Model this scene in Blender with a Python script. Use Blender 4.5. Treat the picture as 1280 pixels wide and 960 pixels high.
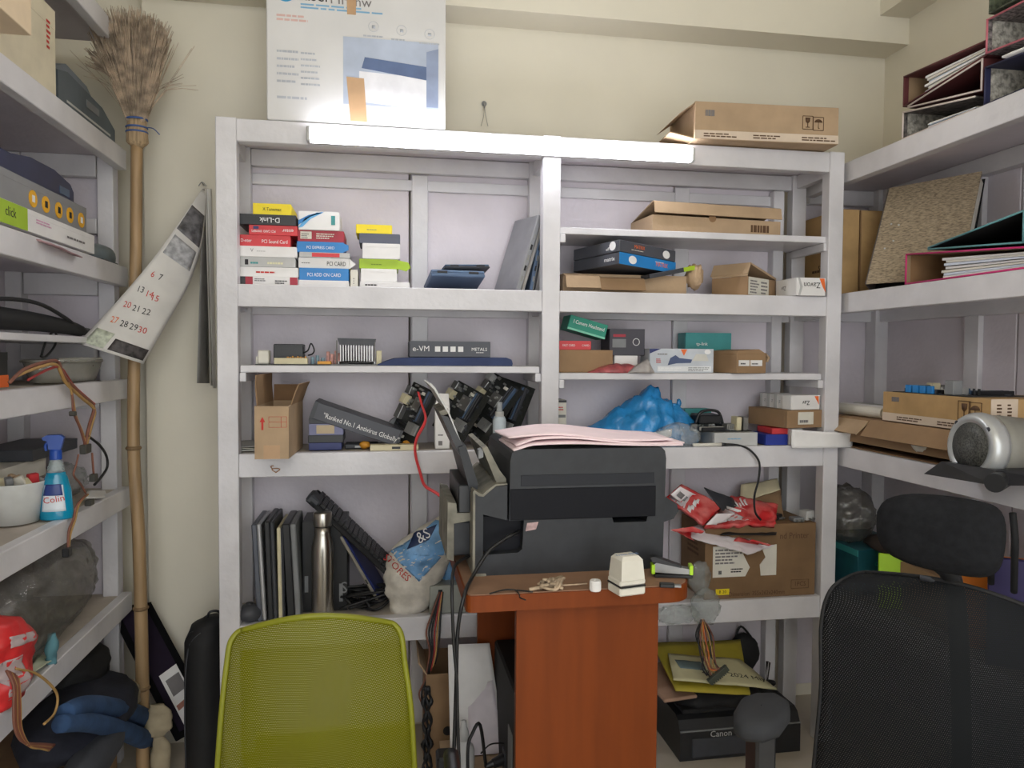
import bpy, bmesh, math, random
from mathutils import Vector, Matrix, Euler, noise
# ------------------------------------------------------------------ scene
for o in list(bpy.data.objects): bpy.data.objects.remove(o)
SC = bpy.context.scene
COL = SC.collection
rnd = random.Random(7)
# ---- camera -------------------------------------------------------------
FPX = 930.0
CAMZ = 1.29
_th, _ph, _ro = math.radians(9.70), math.radians(2.16), math.radians(0.37)
_f = Vector((math.sin(_th)*math.cos(_ph), math.cos(_th)*math.cos(_ph), -math.sin(_ph)))
_r0 = Vector((math.cos(_th), -math.sin(_th), 0))
_u0 = _r0.cross(_f)
_r = _r0*math.cos(_ro) + _u0*math.sin(_ro)
_u = _u0*math.cos(_ro) - _r0*math.sin(_ro)
CAM = Vector((0, 0, CAMZ))
cd = bpy.data.cameras.new('camera'); cd.sensor_width = 36; cd.lens = 36*FPX/1280; cd.clip_start = 0.02
cam = bpy.data.objects.new('camera', cd); COL.objects.link(cam)
m3 = Matrix((_r, _u, -_f)).transposed()
cam.matrix_world = Matrix.Translation(CAM) @ m3.to_4x4()
SC.camera = cam
# ---- world, lights, exposure -----------------------------------------------
wd = bpy.data.worlds.new('world'); SC.world = wd; wd.use_nodes = True
_bg = wd.node_tree.nodes['Background']
_bg.inputs[0].default_value = (0.955, 0.98, 1.0, 1); _bg.inputs[1].default_value = 3.2
def area_light(name, loc, rot, sx, sy, power, col):
    l = bpy.data.lights.new(name, 'AREA'); l.shape = 'RECTANGLE'; l.size = sx; l.size_y = sy
    l.energy = power; l.color = col
    o = bpy.data.objects.new(name, l); COL.objects.link(o); o.location = loc; o.rotation_euler = rot
    return o
# the room's second lamp, on the wall side behind the photographer, under the ceiling
area_light('ceiling_lamp_light', (0.15, -0.9, 2.72), (math.radians(32), 0, 0), 1.2, 0.25, 8, (1.0, 0.98, 0.95))
SC.view_settings.view_transform = 'Standard'
SC.view_settings.look = 'None'
SC.view_settings.gamma = 1
SC.view_settings.use_curve_mapping = False
SC.view_settings.exposure = 0.0
TUBE_STRENGTH = 36.0

# ------------------------------------------------------------------ pixel helper (places things on real planes of the room)
def W(px, py, X=None, Y=None, Z=None):
    d = _f*FPX + _r*(px-640) + _u*(480-py)
    if Y is not None: t = (Y-CAM.y)/d.y
    elif X is not None: t = (X-CAM.x)/d.x
    else: t = (Z-CAM.z)/d.z
    return CAM + d*t

# ------------------------------------------------------------------ materials
def lin(c):
    return tuple(((v/255)/12.92 if v/255 <= .04045 else (((v/255)+.055)/1.055)**2.4) for v in c)
MATS = {}
def mat(name, rgb, rough=.6, metal=0.0, var=.06, scale=14, bump=.0, bscale=60, stretch=None, spec=.5, rgb2=None, emis=None, coat=0):
    """procedural material: base colour broken up by noise, optional fine relief. rgb in 0-255 sRGB."""
    if name in MATS: return MATS[name]
    m = bpy.data.materials.new(name); m.use_nodes = True
    nt = m.node_tree; n = nt.nodes; L = nt.links
    b = n['Principled BSDF']
    b.inputs['Roughness'].default_value = rough
    b.inputs['Metallic'].default_value = metal
    b.inputs['Specular IOR Level'].default_value = spec
    b.inputs['Coat Weight'].default_value = coat
    tc = n.new('ShaderNodeTexCoord'); mp = n.new('ShaderNodeMapping')
    L.new(tc.outputs['Object'], mp.inputs['Vector'])
    if stretch: mp.inputs['Scale'].default_value = stretch
    nz = n.new('ShaderNodeTexNoise'); nz.inputs['Scale'].default_value = scale; nz.inputs['Detail'].default_value = 5
    L.new(mp.outputs[0], nz.inputs['Vector'])
    cr = n.new('ShaderNodeValToRGB')
    c = lin(rgb)
    if rgb2 is None:
        lo = tuple(v*(1-var*1.6) for v in c); hi = tuple(min(1, v*(1+var)) for v in c)
    else: lo = lin(rgb2); hi = c
    cr.color_ramp.elements[0].position = .34; cr.color_ramp.elements[0].color = (*lo, 1)
    cr.color_ramp.elements[1].position = .62; cr.color_ramp.elements[1].color = (*hi, 1)
    L.new(nz.outputs['Fac'], cr.inputs['Fac']); L.new(cr.outputs['Color'], b.inputs['Base Color'])
    if bump > 0:
        n2 = n.new('ShaderNodeTexNoise'); n2.inputs['Scale'].default_value = bscale; n2.inputs['Detail'].default_value = 3
        L.new(mp.outputs[0], n2.inputs['Vector'])
        bp = n.new('ShaderNodeBump'); bp.inputs['Strength'].default_value = bump; bp.inputs['Distance'].default_value = .004
        L.new(n2.outputs['Fac'], bp.inputs['Height']); L.new(bp.outputs['Normal'], b.inputs['Normal'])
    if emis:
        b.inputs['Emission Color'].default_value = (*lin(emis[0]), 1); b.inputs['Emission Strength'].default_value = emis[1]
    MATS[name] = m
    return m
def film(name, rgb, opac=.35, rough=.15, bump=.6, bscale=40, vary=.1):
    """thin translucent plastic film"""
    if name in MATS: return MATS[name]
    m = bpy.data.materials.new(name); m.use_nodes = True
    nt = m.node_tree; n = nt.nodes; L = nt.links
    b = n['Principled BSDF']; out = n['Material Output']
    b.inputs['Base Color'].default_value = (*lin(rgb), 1); b.inputs['Roughness'].default_value = rough
    tc = n.new('ShaderNodeTexCoord'); nz = n.new('ShaderNodeTexNoise'); nz.inputs['Scale'].default_value = bscale; nz.inputs['Detail'].default_value = 4
    L.new(tc.outputs['Object'], nz.inputs['Vector'])
    bp = n.new('ShaderNodeBump'); bp.inputs['Strength'].default_value = bump; bp.inputs['Distance'].default_value = .006
    L.new(nz.outputs['Fac'], bp.inputs['Height']); L.new(bp.outputs['Normal'], b.inputs['Normal'])
    tr = n.new('ShaderNodeBsdfTransparent'); tr.inputs[0].default_value = (*[min(1, .75+.25*v) for v in lin(rgb)], 1)
    mx = n.new('ShaderNodeMixShader')
    cr = n.new('ShaderNodeMapRange'); cr.inputs['From Min'].default_value = .3; cr.inputs['From Max'].default_value = .7
    cr.inputs['To Min'].default_value = max(0, opac-vary); cr.inputs['To Max'].default_value = min(1, opac+vary)
    L.new(nz.outputs['Fac'], cr.inputs['Value']); L.new(cr.outputs['Result'], mx.inputs['Fac'])
    bp2 = n.new('ShaderNodeBump'); bp2.inputs['Strength'].default_value = 1.0; bp2.inputs['Distance'].default_value = .03
    L.new(nz.outputs['Fac'], bp2.inputs['Height'])
    gl = n.new('ShaderNodeBsdfGlossy'); gl.inputs['Roughness'].default_value = .06; L.new(bp2.outputs['Normal'], gl.inputs['Normal'])
    m2 = n.new('ShaderNodeMixShader'); m2.inputs['Fac'].default_value = .3
    L.new(b.outputs[0], m2.inputs[1]); L.new(gl.outputs[0], m2.inputs[2])
    L.new(tr.outputs[0], mx.inputs[1]); L.new(m2.outputs[0], mx.inputs[2]); L.new(mx.outputs[0], out.inputs['Surface'])
    MATS[name] = m
    return m
def net(name, rgb, sx, sz, hole=.35, rough=.6, rgb2=None):
    """woven chair mesh: real openings between threads (object-space weave)"""
    if name in MATS: return MATS[name]
    m = bpy.data.materials.new(name); m.use_nodes = True
    nt = m.node_tree; n = nt.nodes; L = nt.links
    b = n['Principled BSDF']; out = n['Material Output']
    b.inputs['Roughness'].default_value = rough; b.inputs['Specular IOR Level'].default_value = .15
    tc = n.new('ShaderNodeTexCoord'); sp = n.new('ShaderNodeSeparateXYZ'); L.new(tc.outputs['Object'], sp.inputs[0])
    def mth(op, a, bv=None):
        k = n.new('ShaderNodeMath'); k.operation = op
        for i, v in enumerate((a, bv)):
            if v is None: continue
            if isinstance(v, (int, float)): k.inputs[i].default_value = v
            else: L.new(v, k.inputs[i])
        return k.outputs[0]
    fz = mth('MULTIPLY', sp.outputs['Z'], sz)
    row = mth('FLOOR', fz)
    off = mth('MULTIPLY', mth('MODULO', row, 2.0), .5)
    fx = mth('ADD', mth('MULTIPLY', sp.outputs['X'], sx), off)
    ax = mth('ABSOLUTE', mth('SUBTRACT', mth('FRACT', fx), .5))
    az = mth('ABSOLUTE', mth('SUBTRACT', mth('FRACT', fz), .5))
    h = mth('MULTIPLY', mth('LESS_THAN', ax, hole), mth('LESS_THAN', az, hole))
    nz = n.new('ShaderNodeTexNoise'); nz.inputs['Scale'].default_value = 6; L.new(tc.outputs['Object'], nz.inputs['Vector'])
    cr = n.new('ShaderNodeValToRGB'); c = lin(rgb); c2 = lin(rgb2) if rgb2 else tuple(v*.8 for v in c)
    cr.color_ramp.elements[0].color = (*c2, 1); cr.color_ramp.elements[1].color = (*c, 1)
    L.new(nz.outputs['Fac'], cr.inputs['Fac']); L.new(cr.outputs[0], b.inputs['Base Color'])
    tr = n.new('ShaderNodeBsdfTransparent'); mx = n.new('ShaderNodeMixShader')
    L.new(h, mx.inputs['Fac']); L.new(b.outputs[0], mx.inputs[1]); L.new(tr.outputs[0], mx.inputs[2]); L.new(mx.outputs[0], out.inputs['Surface'])
    MATS[name] = m
    return m

# ------------------------------------------------------------------ mesh collector
class B:
    def __init__(s): s.v = []; s.f = []; s.smooth = False
    def add(s, vs, fs, M=None):
        o = len(s.v)
        for p in vs:
            p = Vector(p)
            if M is not None: p = M @ p
            s.v.append(p)
        for f in fs: s.f.append([i+o for i in f])
        return s
    def box(s, x0, x1, y0, y1, z0, z1, M=None, c=0.0):
        """box; c > 0 chamfers every edge"""
        if c <= 0:
            vs = [(x, y, z) for z in (z0, z1) for y in (y0, y1) for x in (x0, x1)]
            return s.add(vs, [(0, 2, 3, 1), (4, 5, 7, 6), (0, 1, 5, 4), (2, 6, 7, 3), (0, 4, 6, 2), (1, 3, 7, 5)], M)
        c = min(c, (x1-x0)*.45, (y1-y0)*.45, (z1-z0)*.45)
        bm = bmesh.new(); bmesh.ops.create_cube(bm, size=1)
        for v in bm.verts:
            v.co = Vector((x0+(v.co.x+.5)*(x1-x0), y0+(v.co.y+.5)*(y1-y0), z0+(v.co.z+.5)*(z1-z0)))
        bmesh.ops.bevel(bm, geom=list(bm.edges), offset=c, segments=1, affect='EDGES', profile=.5)
        bm.verts.index_update()
        s.add([v.co.copy() for v in bm.verts], [[v.index for v in f.verts] for f in bm.faces], M); bm.free()
        return s
    def prism(s, prof, a0, a1, axis='y', M=None):
        """extrude a 2D outline; axis y: prof=(x,z); axis x: prof=(y,z); axis z: prof=(x,y)"""
        n = len(prof); vs = []
        for a in (a0, a1):
            for p, q in prof:
                vs.append((p, a, q) if axis == 'y' else ((a, p, q) if axis == 'x' else (p, q, a)))
        fs = [list(range(n)), list(range(2*n-1, n-1, -1))]
        fs += [(i, i+n, (i+1) % n+n, (i+1) % n) for i in range(n)]
        return s.add(vs, fs, M)
    def cyl(s, p, q, r, r2=None, n=14, cap=True, M=None):
        p, q = Vector(p), Vector(q); r2 = r if r2 is None else r2
        ax = (q-p).normalized(); u = ax.orthogonal().normalized(); w = ax.cross(u)
        vs = []
        for c, rr in ((p, r), (q, r2)):
            for i in range(n):
                a = 2*math.pi*i/n; vs.append(c+(u*math.cos(a)+w*math.sin(a))*rr)
        fs = [(i, (i+1) % n, (i+1) % n+n, i+n) for i in range(n)]
        if cap: fs += [list(range(n-1, -1, -1)), list(range(n, 2*n))]
        s.smooth = s.smooth or False
        return s.add(vs, fs, M)
    def lathe(s, prof, n=24, c=(0, 0, 0), M=None):
        """prof [(r,z)...] round the z axis"""
        vs = []; c = Vector(c)
        for r, z in prof:
            for i in range(n):
                a = 2*math.pi*i/n; vs.append(c+Vector((r*math.cos(a), r*math.sin(a), z)))
        fs = []
        for k in range(len(prof)-1):
            for i in range(n): fs.append((k*n+i, k*n+(i+1) % n, (k+1)*n+(i+1) % n, (k+1)*n+i))
        fs += [list(range(n-1, -1, -1)), list(range((len(prof)-1)*n, len(prof)*n))]
        return s.add(vs, fs, M)
    def tube(s, pts, r, n=7, sub=5, M=None, flat=1.0):
        pts = [Vector(p) for p in pts]
        path = spline(pts, sub) if sub > 1 and len(pts) > 2 else pts
        vs = []; up = None
        for i, p in enumerate(path):
            t = (path[min(i+1, len(path)-1)]-path[max(i-1, 0)]).normalized()
            if up is None: up = t.orthogonal().normalized()
            up = (up-t*up.dot(t)).normalized(); w = t.cross(up)
            rr = r(i/(len(path)-1)) if callable(r) else r
            for k in range(n):
                a = 2*math.pi*k/n; vs.append(p+up*math.cos(a)*rr+w*math.sin(a)*rr*flat)
        fs = []
        for i in range(len(path)-1):
            for k in range(n): fs.append((i*n+k, i*n+(k+1) % n, (i+1)*n+(k+1) % n, (i+1)*n+k))
        fs += [list(range(n-1, -1, -1)), list(range((len(path)-1)*n, len(path)*n))]
        s.smooth = True
        return s.add(vs, fs, M)
    def sheet(s, fn, nu, nv, th=.0006, M=None):
        """thin solid sheet from fn(u,v)->Vector, given thickness"""
        g = [[Vector(fn(i/nu, j/nv)) for j in range(nv+1)] for i in range(nu+1)]
        vs = []; N = (nu+1)*(nv+1)
        nor = []
        for i in range(nu+1):
            for j in range(nv+1):
                du = g[min(i+1, nu)][j]-g[max(i-1, 0)][j]; dv = g[i][min(j+1, nv)]-g[i][max(j-1, 0)]
                nn = du.cross(dv); nn = nn.normalized() if nn.length > 1e-12 else Vector((0, 0, 1))
                vs.append(g[i][j]); nor.append(nn)
        vs += [vs[k]-nor[k]*th for k in range(N)]
        ix = lambda i, j: i*(nv+1)+j
        fs = []
        for i in range(nu):
            for j in range(nv):
                q = (ix(i, j), ix(i+1, j), ix(i+1, j+1), ix(i, j+1))
                fs.append(q); fs.append(tuple(k+N for k in reversed(q)))
        for i in range(nu):
            fs.append((ix(i+1, 0), ix(i, 0), ix(i, 0)+N, ix(i+1, 0)+N)); fs.append((ix(i, nv), ix(i+1, nv), ix(i+1, nv)+N, ix(i, nv)+N))
        for j in range(nv):
            fs.append((ix(0, j), ix(0, j+1), ix(0, j+1)+N, ix(0, j)+N)); fs.append((ix(nu, j+1), ix(nu, j), ix(nu, j)+N, ix(nu, j+1)+N))
        s.smooth = True
        return s.add(vs, fs, M)
    def blob(s, c, sx, sy, sz, amp=.18, freq=3.0, seed=0, sub=4, flat=None, crease=False, M=None, power=1.0):
        """crumpled lump: displaced icosphere; flat = z below which it is pressed flat"""
        bm = bmesh.new(); bmesh.ops.create_icosphere(bm, subdivisions=sub, radius=1)
        off = Vector((seed*3.17, seed*1.31, seed*7.7)); c = Vector(c)
        for v in bm.verts:
            d = v.co.normalized()
            if power != 1.0:
                d = Vector([math.copysign(abs(t)**power, t) for t in d])
            k = noise.noise(v.co*freq+off)+.5*noise.noise(v.co*freq*2.3+off)
            if crease: k = (abs(k)*2-.5)+.35*(abs(noise.noise(v.co*freq*3.7+off))*2-.4)
            p = d*(1+amp*k)
            p = Vector((p.x*sx, p.y*sy, p.z*sz))
            if flat is not None and p.z < flat: p.z = flat+(p.z-flat)*.03
            v.co = c+p
        bm.verts.index_update()
        s.add([v.co.copy() for v in bm.verts], [[v.index for v in f.verts] for f in bm.faces], M); bm.free()
        s.smooth = True
        return s
    def mesh(s, name, m, smooth=None):
        me = bpy.data.meshes.new(name); me.from_pydata([tuple(v) for v in s.v], [], s.f); me.validate(); me.update()
        bm = bmesh.new(); bm.from_mesh(me); bmesh.ops.recalc_face_normals(bm, faces=bm.faces); bm.to_mesh(me); bm.free()
        sm = s.smooth if smooth is None else smooth
        if sm: me.polygons.foreach_set('use_smooth', [True]*len(me.polygons))
        if m is not None: me.materials.append(m)
        return me
    def obj(s, name, m, parent=None, smooth=None, loc=(0, 0, 0), rot=(0, 0, 0), label=None):
        o = bpy.data.objects.new(name, s.mesh(name, m, smooth)); COL.objects.link(o)
        o.parent = parent; o.location = loc; o.rotation_euler = rot
        if label: o['label'] = label
        return o
def spline(p, sub):
    out = []
    for i in range(len(p)-1):
        a, b, c, d = p[max(i-1, 0)], p[i], p[i+1], p[min(i+2, len(p)-1)]
        for k in range(sub):
            t = k/sub
            out.append(.5*((2*b)+(c-a)*t+(2*a-5*b+4*c-d)*t*t+(3*b-a-3*c+d)*t**3))
    out.append(p[-1]); return out
def tag(o, label, cat, group=None):
    o['label'] = label; o['category'] = cat
    if group: o['group'] = group
    return o
def struct(o): o['kind'] = 'structure'; return o
def thing(name, label, cat, loc=(0, 0, 0), rot=(0, 0, 0), group=None):
    o = bpy.data.objects.new(name, None); COL.objects.link(o); o.empty_display_size = .05
    o.location = loc; o.rotation_euler = rot if hasattr(rot, '__len__') else (0, 0, rot)
    return tag(o, label, cat, group)
def lettering(text, m, parent, loc, rot, size, name='lettering', sx=1.0, align='CENTER', ext=.00015):
    c = bpy.data.curves.new('font', 'FONT'); c.body = text; c.size = size; c.align_x = align; c.align_y = 'CENTER'
    c.extrude = ext; c.resolution_u = 2
    t = bpy.data.objects.new('t', c); COL.objects.link(t)
    dg = bpy.context.evaluated_depsgraph_get()
    me = bpy.data.meshes.new_from_object(t.evaluated_get(dg))
    bpy.data.objects.remove(t); bpy.data.curves.remove(c)
    me.materials.clear(); me.materials.append(m)
    o = bpy.data.objects.new(name, me); COL.objects.link(o); o.parent = parent
    o.location = loc; o.rotation_euler = rot; o.scale = (sx, 1, 1)
    return o
R90 = math.pi/2
def rad(*a): return tuple(math.radians(v) for v in a)

# ------------------------------------------------------------------ palette
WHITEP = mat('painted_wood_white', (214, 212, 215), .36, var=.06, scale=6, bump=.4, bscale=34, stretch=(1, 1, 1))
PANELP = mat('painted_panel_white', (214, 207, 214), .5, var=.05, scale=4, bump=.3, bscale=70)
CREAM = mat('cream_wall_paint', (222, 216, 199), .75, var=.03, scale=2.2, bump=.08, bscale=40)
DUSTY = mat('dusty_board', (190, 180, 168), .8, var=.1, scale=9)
CARD = mat('cardboard', (178, 152, 122), .8, var=.07, scale=9, bump=.12, bscale=90)
CARD2 = mat('cardboard_dark', (154, 124, 92), .82, var=.08, scale=9, bump=.12, bscale=90)
CARD3 = mat('cardboard_yellowish', (184, 150, 102), .8, var=.1, scale=11, bump=.12, bscale=90)
CARDIN = mat('cardboard_inside', (140, 108, 76), .85, var=.08)
BLACK = mat('black_plastic', (30, 31, 34), .42, var=.12, scale=20)
BLACKM = mat('black_matte', (24, 24, 26), .75, var=.12, scale=20)
DKGREY = mat('dark_grey_plastic', (60, 62, 68), .5, var=.1)
GREY = mat('grey_plastic', (128, 130, 132), .55, var=.08)
LGREY = mat('light_grey_plastic', (190, 190, 188), .5, var=.05)
WHITE = mat('white_card', (232, 230, 228), .55, var=.03)
OFFW = mat('off_white_plastic', (222, 218, 206), .5, var=.04)
PAPER = mat('paper', (236, 234, 232), .8, var=.03)
RED = mat('red_card', (212, 60, 66), .5, var=.06)
DKRED = mat('dark_red_card', (168, 40, 58), .5, var=.06)
BLUE = mat('blue_card', (38, 128, 198), .45, var=.05)
DKBLUE = mat('dark_blue_card', (32, 44, 104), .45, var=.08)
NAVY = mat('navy_plastic', (40, 46, 82), .35, var=.1)
YELLOW = mat('yellow_card', (240, 216, 30), .5, var=.04)
LIME = mat('lime_card', (164, 196, 40), .5, var=.05)
TEAL = mat('teal_card', (60, 146, 146), .5, var=.05)
GREENC = mat('green_card', (18, 140, 116), .5, var=.05)
INK = mat('black_ink', (34, 32, 34), .7, var=.05)
INKW = mat('white_ink', (236, 236, 236), .6, var=.02)
INKR = mat('red_ink', (196, 52, 44), .7, var=.05)
INKG = mat('grey_ink', (120, 116, 116), .7, var=.05)
INKB = mat('brown_ink', (92, 66, 44), .8, var=.05)
INKO = mat('orange_ink', (232, 110, 48), .6, var=.05)
INKBL = mat('blue_ink', (124, 172, 204), .6, var=.05)
TAPE = mat('brown_packing_tape', (186, 150, 112), .4, var=.06)
STEEL = mat('brushed_steel', (190, 186, 178), .28, metal=1.0, var=.08, scale=40, stretch=(1, 1, .05))
METAL = mat('grey_metal', (150, 150, 148), .4, metal=.8, var=.08)
ALU = mat('aluminium_fins', (190, 190, 188), .4, metal=.7, var=.06)
PCBM = mat('circuit_board_black', (40, 42, 40), .5, var=.25, scale=120)
PCBG = mat('circuit_board_green', (50, 84, 66), .5, var=.2, scale=120)
BEIGE = mat('beige_plastic', (214, 204, 170), .55, var=.06)
AMBER = mat('amber_component', (214, 150, 50), .5, var=.1)
WIREK = mat('black_cable', (24, 24, 26), .5, var=.05)
WIRER = mat('red_cable', (206, 60, 62), .5, var=.05)
WIREBR = mat('brown_red_wire', (124, 78, 62), .55, var=.1, scale=40)
WIREY = mat('tan_wire', (176, 140, 84), .55, var=.1, scale=40)
WOODO = mat('orange_brown_laminate', (122, 58, 20), .5, var=.07, scale=5, stretch=(6, 6, .5), spec=.2)
WOODT = mat('dusty_laminate_top', (150, 116, 92), .7, var=.14, scale=7)
BAMBOO = mat('bamboo', (160, 132, 96), .5, var=.14, scale=12, stretch=(3, 3, .4))

# ------------------------------------------------------------------ the room
F = 2.243            # front plane of the back shelving unit
YW = 2.575           # back wall
XL, XR = -1.135, 1.86
ZC = 2.86
def slab(name, m, *a):
    b = B(); b.box(*a); return struct(b.obj(name, m))
FLOORM = mat('floor_tile', (196, 186, 170), .35, var=.06, scale=3)
slab('floor', FLOORM, XL-.1, XR+.1, -2.2, 2.75, -.06, 0)
slab('wall_back', CREAM, -.762, XR+.1, YW, YW+.12, 0, ZC)
slab('wall_recess', CREAM, XL-.1, -.762, YW+.075, YW+.12, 0, ZC)
slab('wall_left', CREAM, XL-.1, XL, -2.2, YW+.075, 0, ZC)
slab('wall_right', CREAM, XR, XR+.1, -2.2, YW, 0, ZC)
CEILM = mat('ceiling_paint', (226, 220, 204), .8, var=.02, scale=3)
slab('ceiling', CEILM, XL-.1, XR+.1, -2.2, 2.75, ZC, ZC+.08)
slab('trim_1', CREAM, -.762, XR, 2.445, YW, 2.42, ZC)          # concrete beam along the back wall
slab('trim_2', CREAM, 1.742, XR, -2.2, 2.445, 2.512, ZC)        # concrete beam along the right wall

# ------------------------------------------------------------------ back shelving unit
YBK = 2.505
ZT, Z2, Z3, Z4 = 1.961, 1.4916, 1.001, .496     # top faces of the beams
PX = [(-.474, -.417), (.476, .531), (1.432, 1.484)]
U = thing('shelving_unit', 'white painted wooden shelving unit with tube lamp standing against the back wall', 'shelving unit', (.505, F, 0))
def pu(name, m, x0, x1, y0, y1, z0, z1, c=.002):
    b = B(); b.box(x0-.505, x1-.505, y0-F, y1-F, z0, z1, c=c); return b.obj(name, m, U)
for i, (a, b_) in enumerate(PX):
    pu('post', WHITEP, a, b_, F, F+.045, 0, ZT+.002)
    pu('rear_post', WHITEP, a, b_, YBK-.04, YBK, 0, ZT)
zb = [(1.897, ZT), (1.427, Z2), (.932, Z3), (.424, Z4)]
for z0, z1 in zb:
    pu('front_beam', WHITEP, PX[0][1], PX[1][0], F+.003, F+.04, z0, z1)
    pu('front_beam', WHITEP, PX[1][1], PX[2][0], F+.003, F+.04, z0, z1)
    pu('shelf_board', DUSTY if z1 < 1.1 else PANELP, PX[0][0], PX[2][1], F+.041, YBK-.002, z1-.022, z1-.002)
    pu('rear_rail', WHITEP, PX[0][1], PX[2][0], YBK-.03, YBK-.001, z1-.075, z1-.024)
    for a, b_ in PX: pu('side_rail', WHITEP, a+.012, b_-.012, F+.046, YBK-.041, z1-.07, z1-.024)
for x0, x1, z in ((PX[0][1], PX[1][0], 1.258), (PX[1][1], PX[2][0]+.01, 1.690), (PX[1][1], PX[2][0], 1.238)):
    pu('thin_shelf', WHITEP, x0+.003, x1-.003, F+.018, YBK-.005, z-.021, z)
    for xx in (x0, x1-.02):
        pu('bracket', WHITEP, xx+.002, xx+.02, F+.012, YBK-.045, z-.048, z-.0215)
# back panels with battens
for x0, x1 in ((-.474, .078), (.084, .505), (.511, 1.0), (1.006, 1.39)):
    pu('back_panel', PANELP, x0, x1, YBK, YBK+.012, .05, ZT)
for xx in (.088, 1.0):
    pu('batten', WHITEP, xx-.001, xx+.052, YBK-.018, YBK-.0005, .05, ZT-.08)
pu('batten', WHITEP, 1.36, 1.4, YBK-.039, YBK-.0005, .05, ZT-.08)
pu('top_rail', WHITEP, PX[0][1], 1.39, YBK-.014, YBK-.0005, ZT-.13, ZT-.095)

# ------------------------------------------------------------------ left shelving unit
XF = -.79
LZ = [2.268, 1.917, 1.557, 1.21, .872, .537]
UL = thing('shelving_unit', 'white painted wooden shelving unit along the left wall behind the bamboo broom', 'shelving unit', (XF, 1.6, 0))
def pl(name, m, x0, x1, y0, y1, z0, z1, c=.002, par=None, ox=XF, oy=1.6):
    b = B(); b.box(x0-ox, x1-ox, y0-oy, y1-oy, z0, z1, c=c); return b.obj(name, m, par or UL)
for i, z in enumerate(LZ):
    pl('front_beam', WHITEP, XF-.03, XF, .55, 2.50, z-.06, z)
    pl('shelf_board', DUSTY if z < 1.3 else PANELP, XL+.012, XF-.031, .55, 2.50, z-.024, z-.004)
    if i: pl('end_rail', WHITEP, XL+.06, XF-.078, 2.468, 2.5, z-.09, z-.025)
pl('end_panel', PANELP, XL+.012, XF-.031, 2.505, 2.517, .05, 1.9)
pl('back_panel', PANELP, XL+.001, XL+.0115, .55, 2.52, .05, 1.9)
pl('rear_post', WHITEP, XL+.012, XL+.058, 2.46, 2.504, 0, 1.89)
pl('end_post', WHITEP, XF-.076, XF-.0305, 2.47, 2.504, 0, 1.89)
pl('front_post', WHITEP, XF-.05, XF-.0005, .50, .549, 0, 2.6)
# thin upper tray board with a black bag on it
pl('thin_shelf', WHITEP, XL+.06, XF-.045, .9, 2.46, 1.318, 1.336)
pl('end_rail', WHITEP, XL+.06, XF-.078, 2.44, 2.468, 1.27, 1.317)
pl('end_rail', WHITEP, XL+.06, XF-.078, 2.468, 2.503, 1.655, 1.70)

# ------------------------------------------------------------------ right shelving unit
XRF = 1.50
RZ = [1.935, 1.505, .995, .5]
UR = thing('shelving_unit', 'white painted wooden shelving unit along the right wall holding files', 'shelving unit', (XRF, 1.6, 0))
def pr(name, m, *a, **k): return pl(name, m, *a, par=UR, ox=XRF, **k)
for z in RZ:
    pr('front_beam', WHITEP, XRF, XRF+.035, .55, 2.50, z-.065, z)
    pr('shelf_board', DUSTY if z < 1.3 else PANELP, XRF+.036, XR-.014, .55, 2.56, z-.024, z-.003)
    pr('rear_rail', WHITEP, XR-.05, XR-.0125, .55, 2.50, z-.08, z-.0245)
    pr('end_rail', WHITEP, XRF+.036, XR-.06, 2.53, 2.56, z-.08, z-.0245)
pr('end_panel', PANELP, XRF+.0, XR-.06, 2.562, 2.572, .05, 1.9)
pr('back_panel', PANELP, XR-.012, XR-.001, 1.93, 2.56, .05, 1.93)
pr('back_panel', PANELP, XR-.012, XR-.001, .55, 1.924, .05, 1.93)
pr('rear_post', WHITEP, XR-.065, XR-.0125, 2.50, 2.56, 0, 1.93)
for y in (2.05, 1.45): pr('batten', WHITEP, XR-.032, XR-.0125, y, y+.06, .05, 1.86)
pr('front_post', WHITEP, XRF, XRF+.05, .50, .549, 0, 1.95)

# ------------------------------------------------------------------ tube lamp on the top beam
a_, b_ = W(383, 168, Y=F-.03), W(868, 191, Y=F-.03)
tl = thing('tube_lamp', 'lit white tube lamp mounted along the top beam of the back shelving unit', 'lamp', ((a_.x+b_.x)/2, F, 1.918))
hw = (b_.x-a_.x)/2
LAMPE = mat('lamp_diffuser', (255, 255, 255), .4, var=0, emis=((244, 246, 255), TUBE_STRENGTH))
bb = B(); bb.box(-hw, hw, -.016, .0015, -.02, .02, c=.002); bb.obj('housing', WHITEP, tl)
bb = B(); pr_ = [(-.016, -.02)]+[(-.016-.022*math.sin(math.pi*k/10), -.02*math.cos(math.pi*k/10)) for k in range(1, 10)]+[(-.016, .02)]
bb.prism(pr_, -hw+.012, hw-.012, 'x'); bb.obj('diffuser', LAMPE, tl, smooth=False)
for sgn in (-1, 1):
    bb = B(); bb.box(min(sgn*hw, sgn*(hw-.0115)), max(sgn*hw, sgn*(hw-.0115)), -.04, -.0165, -.0215, .0215, c=.003); bb.obj('end_cap', LGREY, tl)
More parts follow.
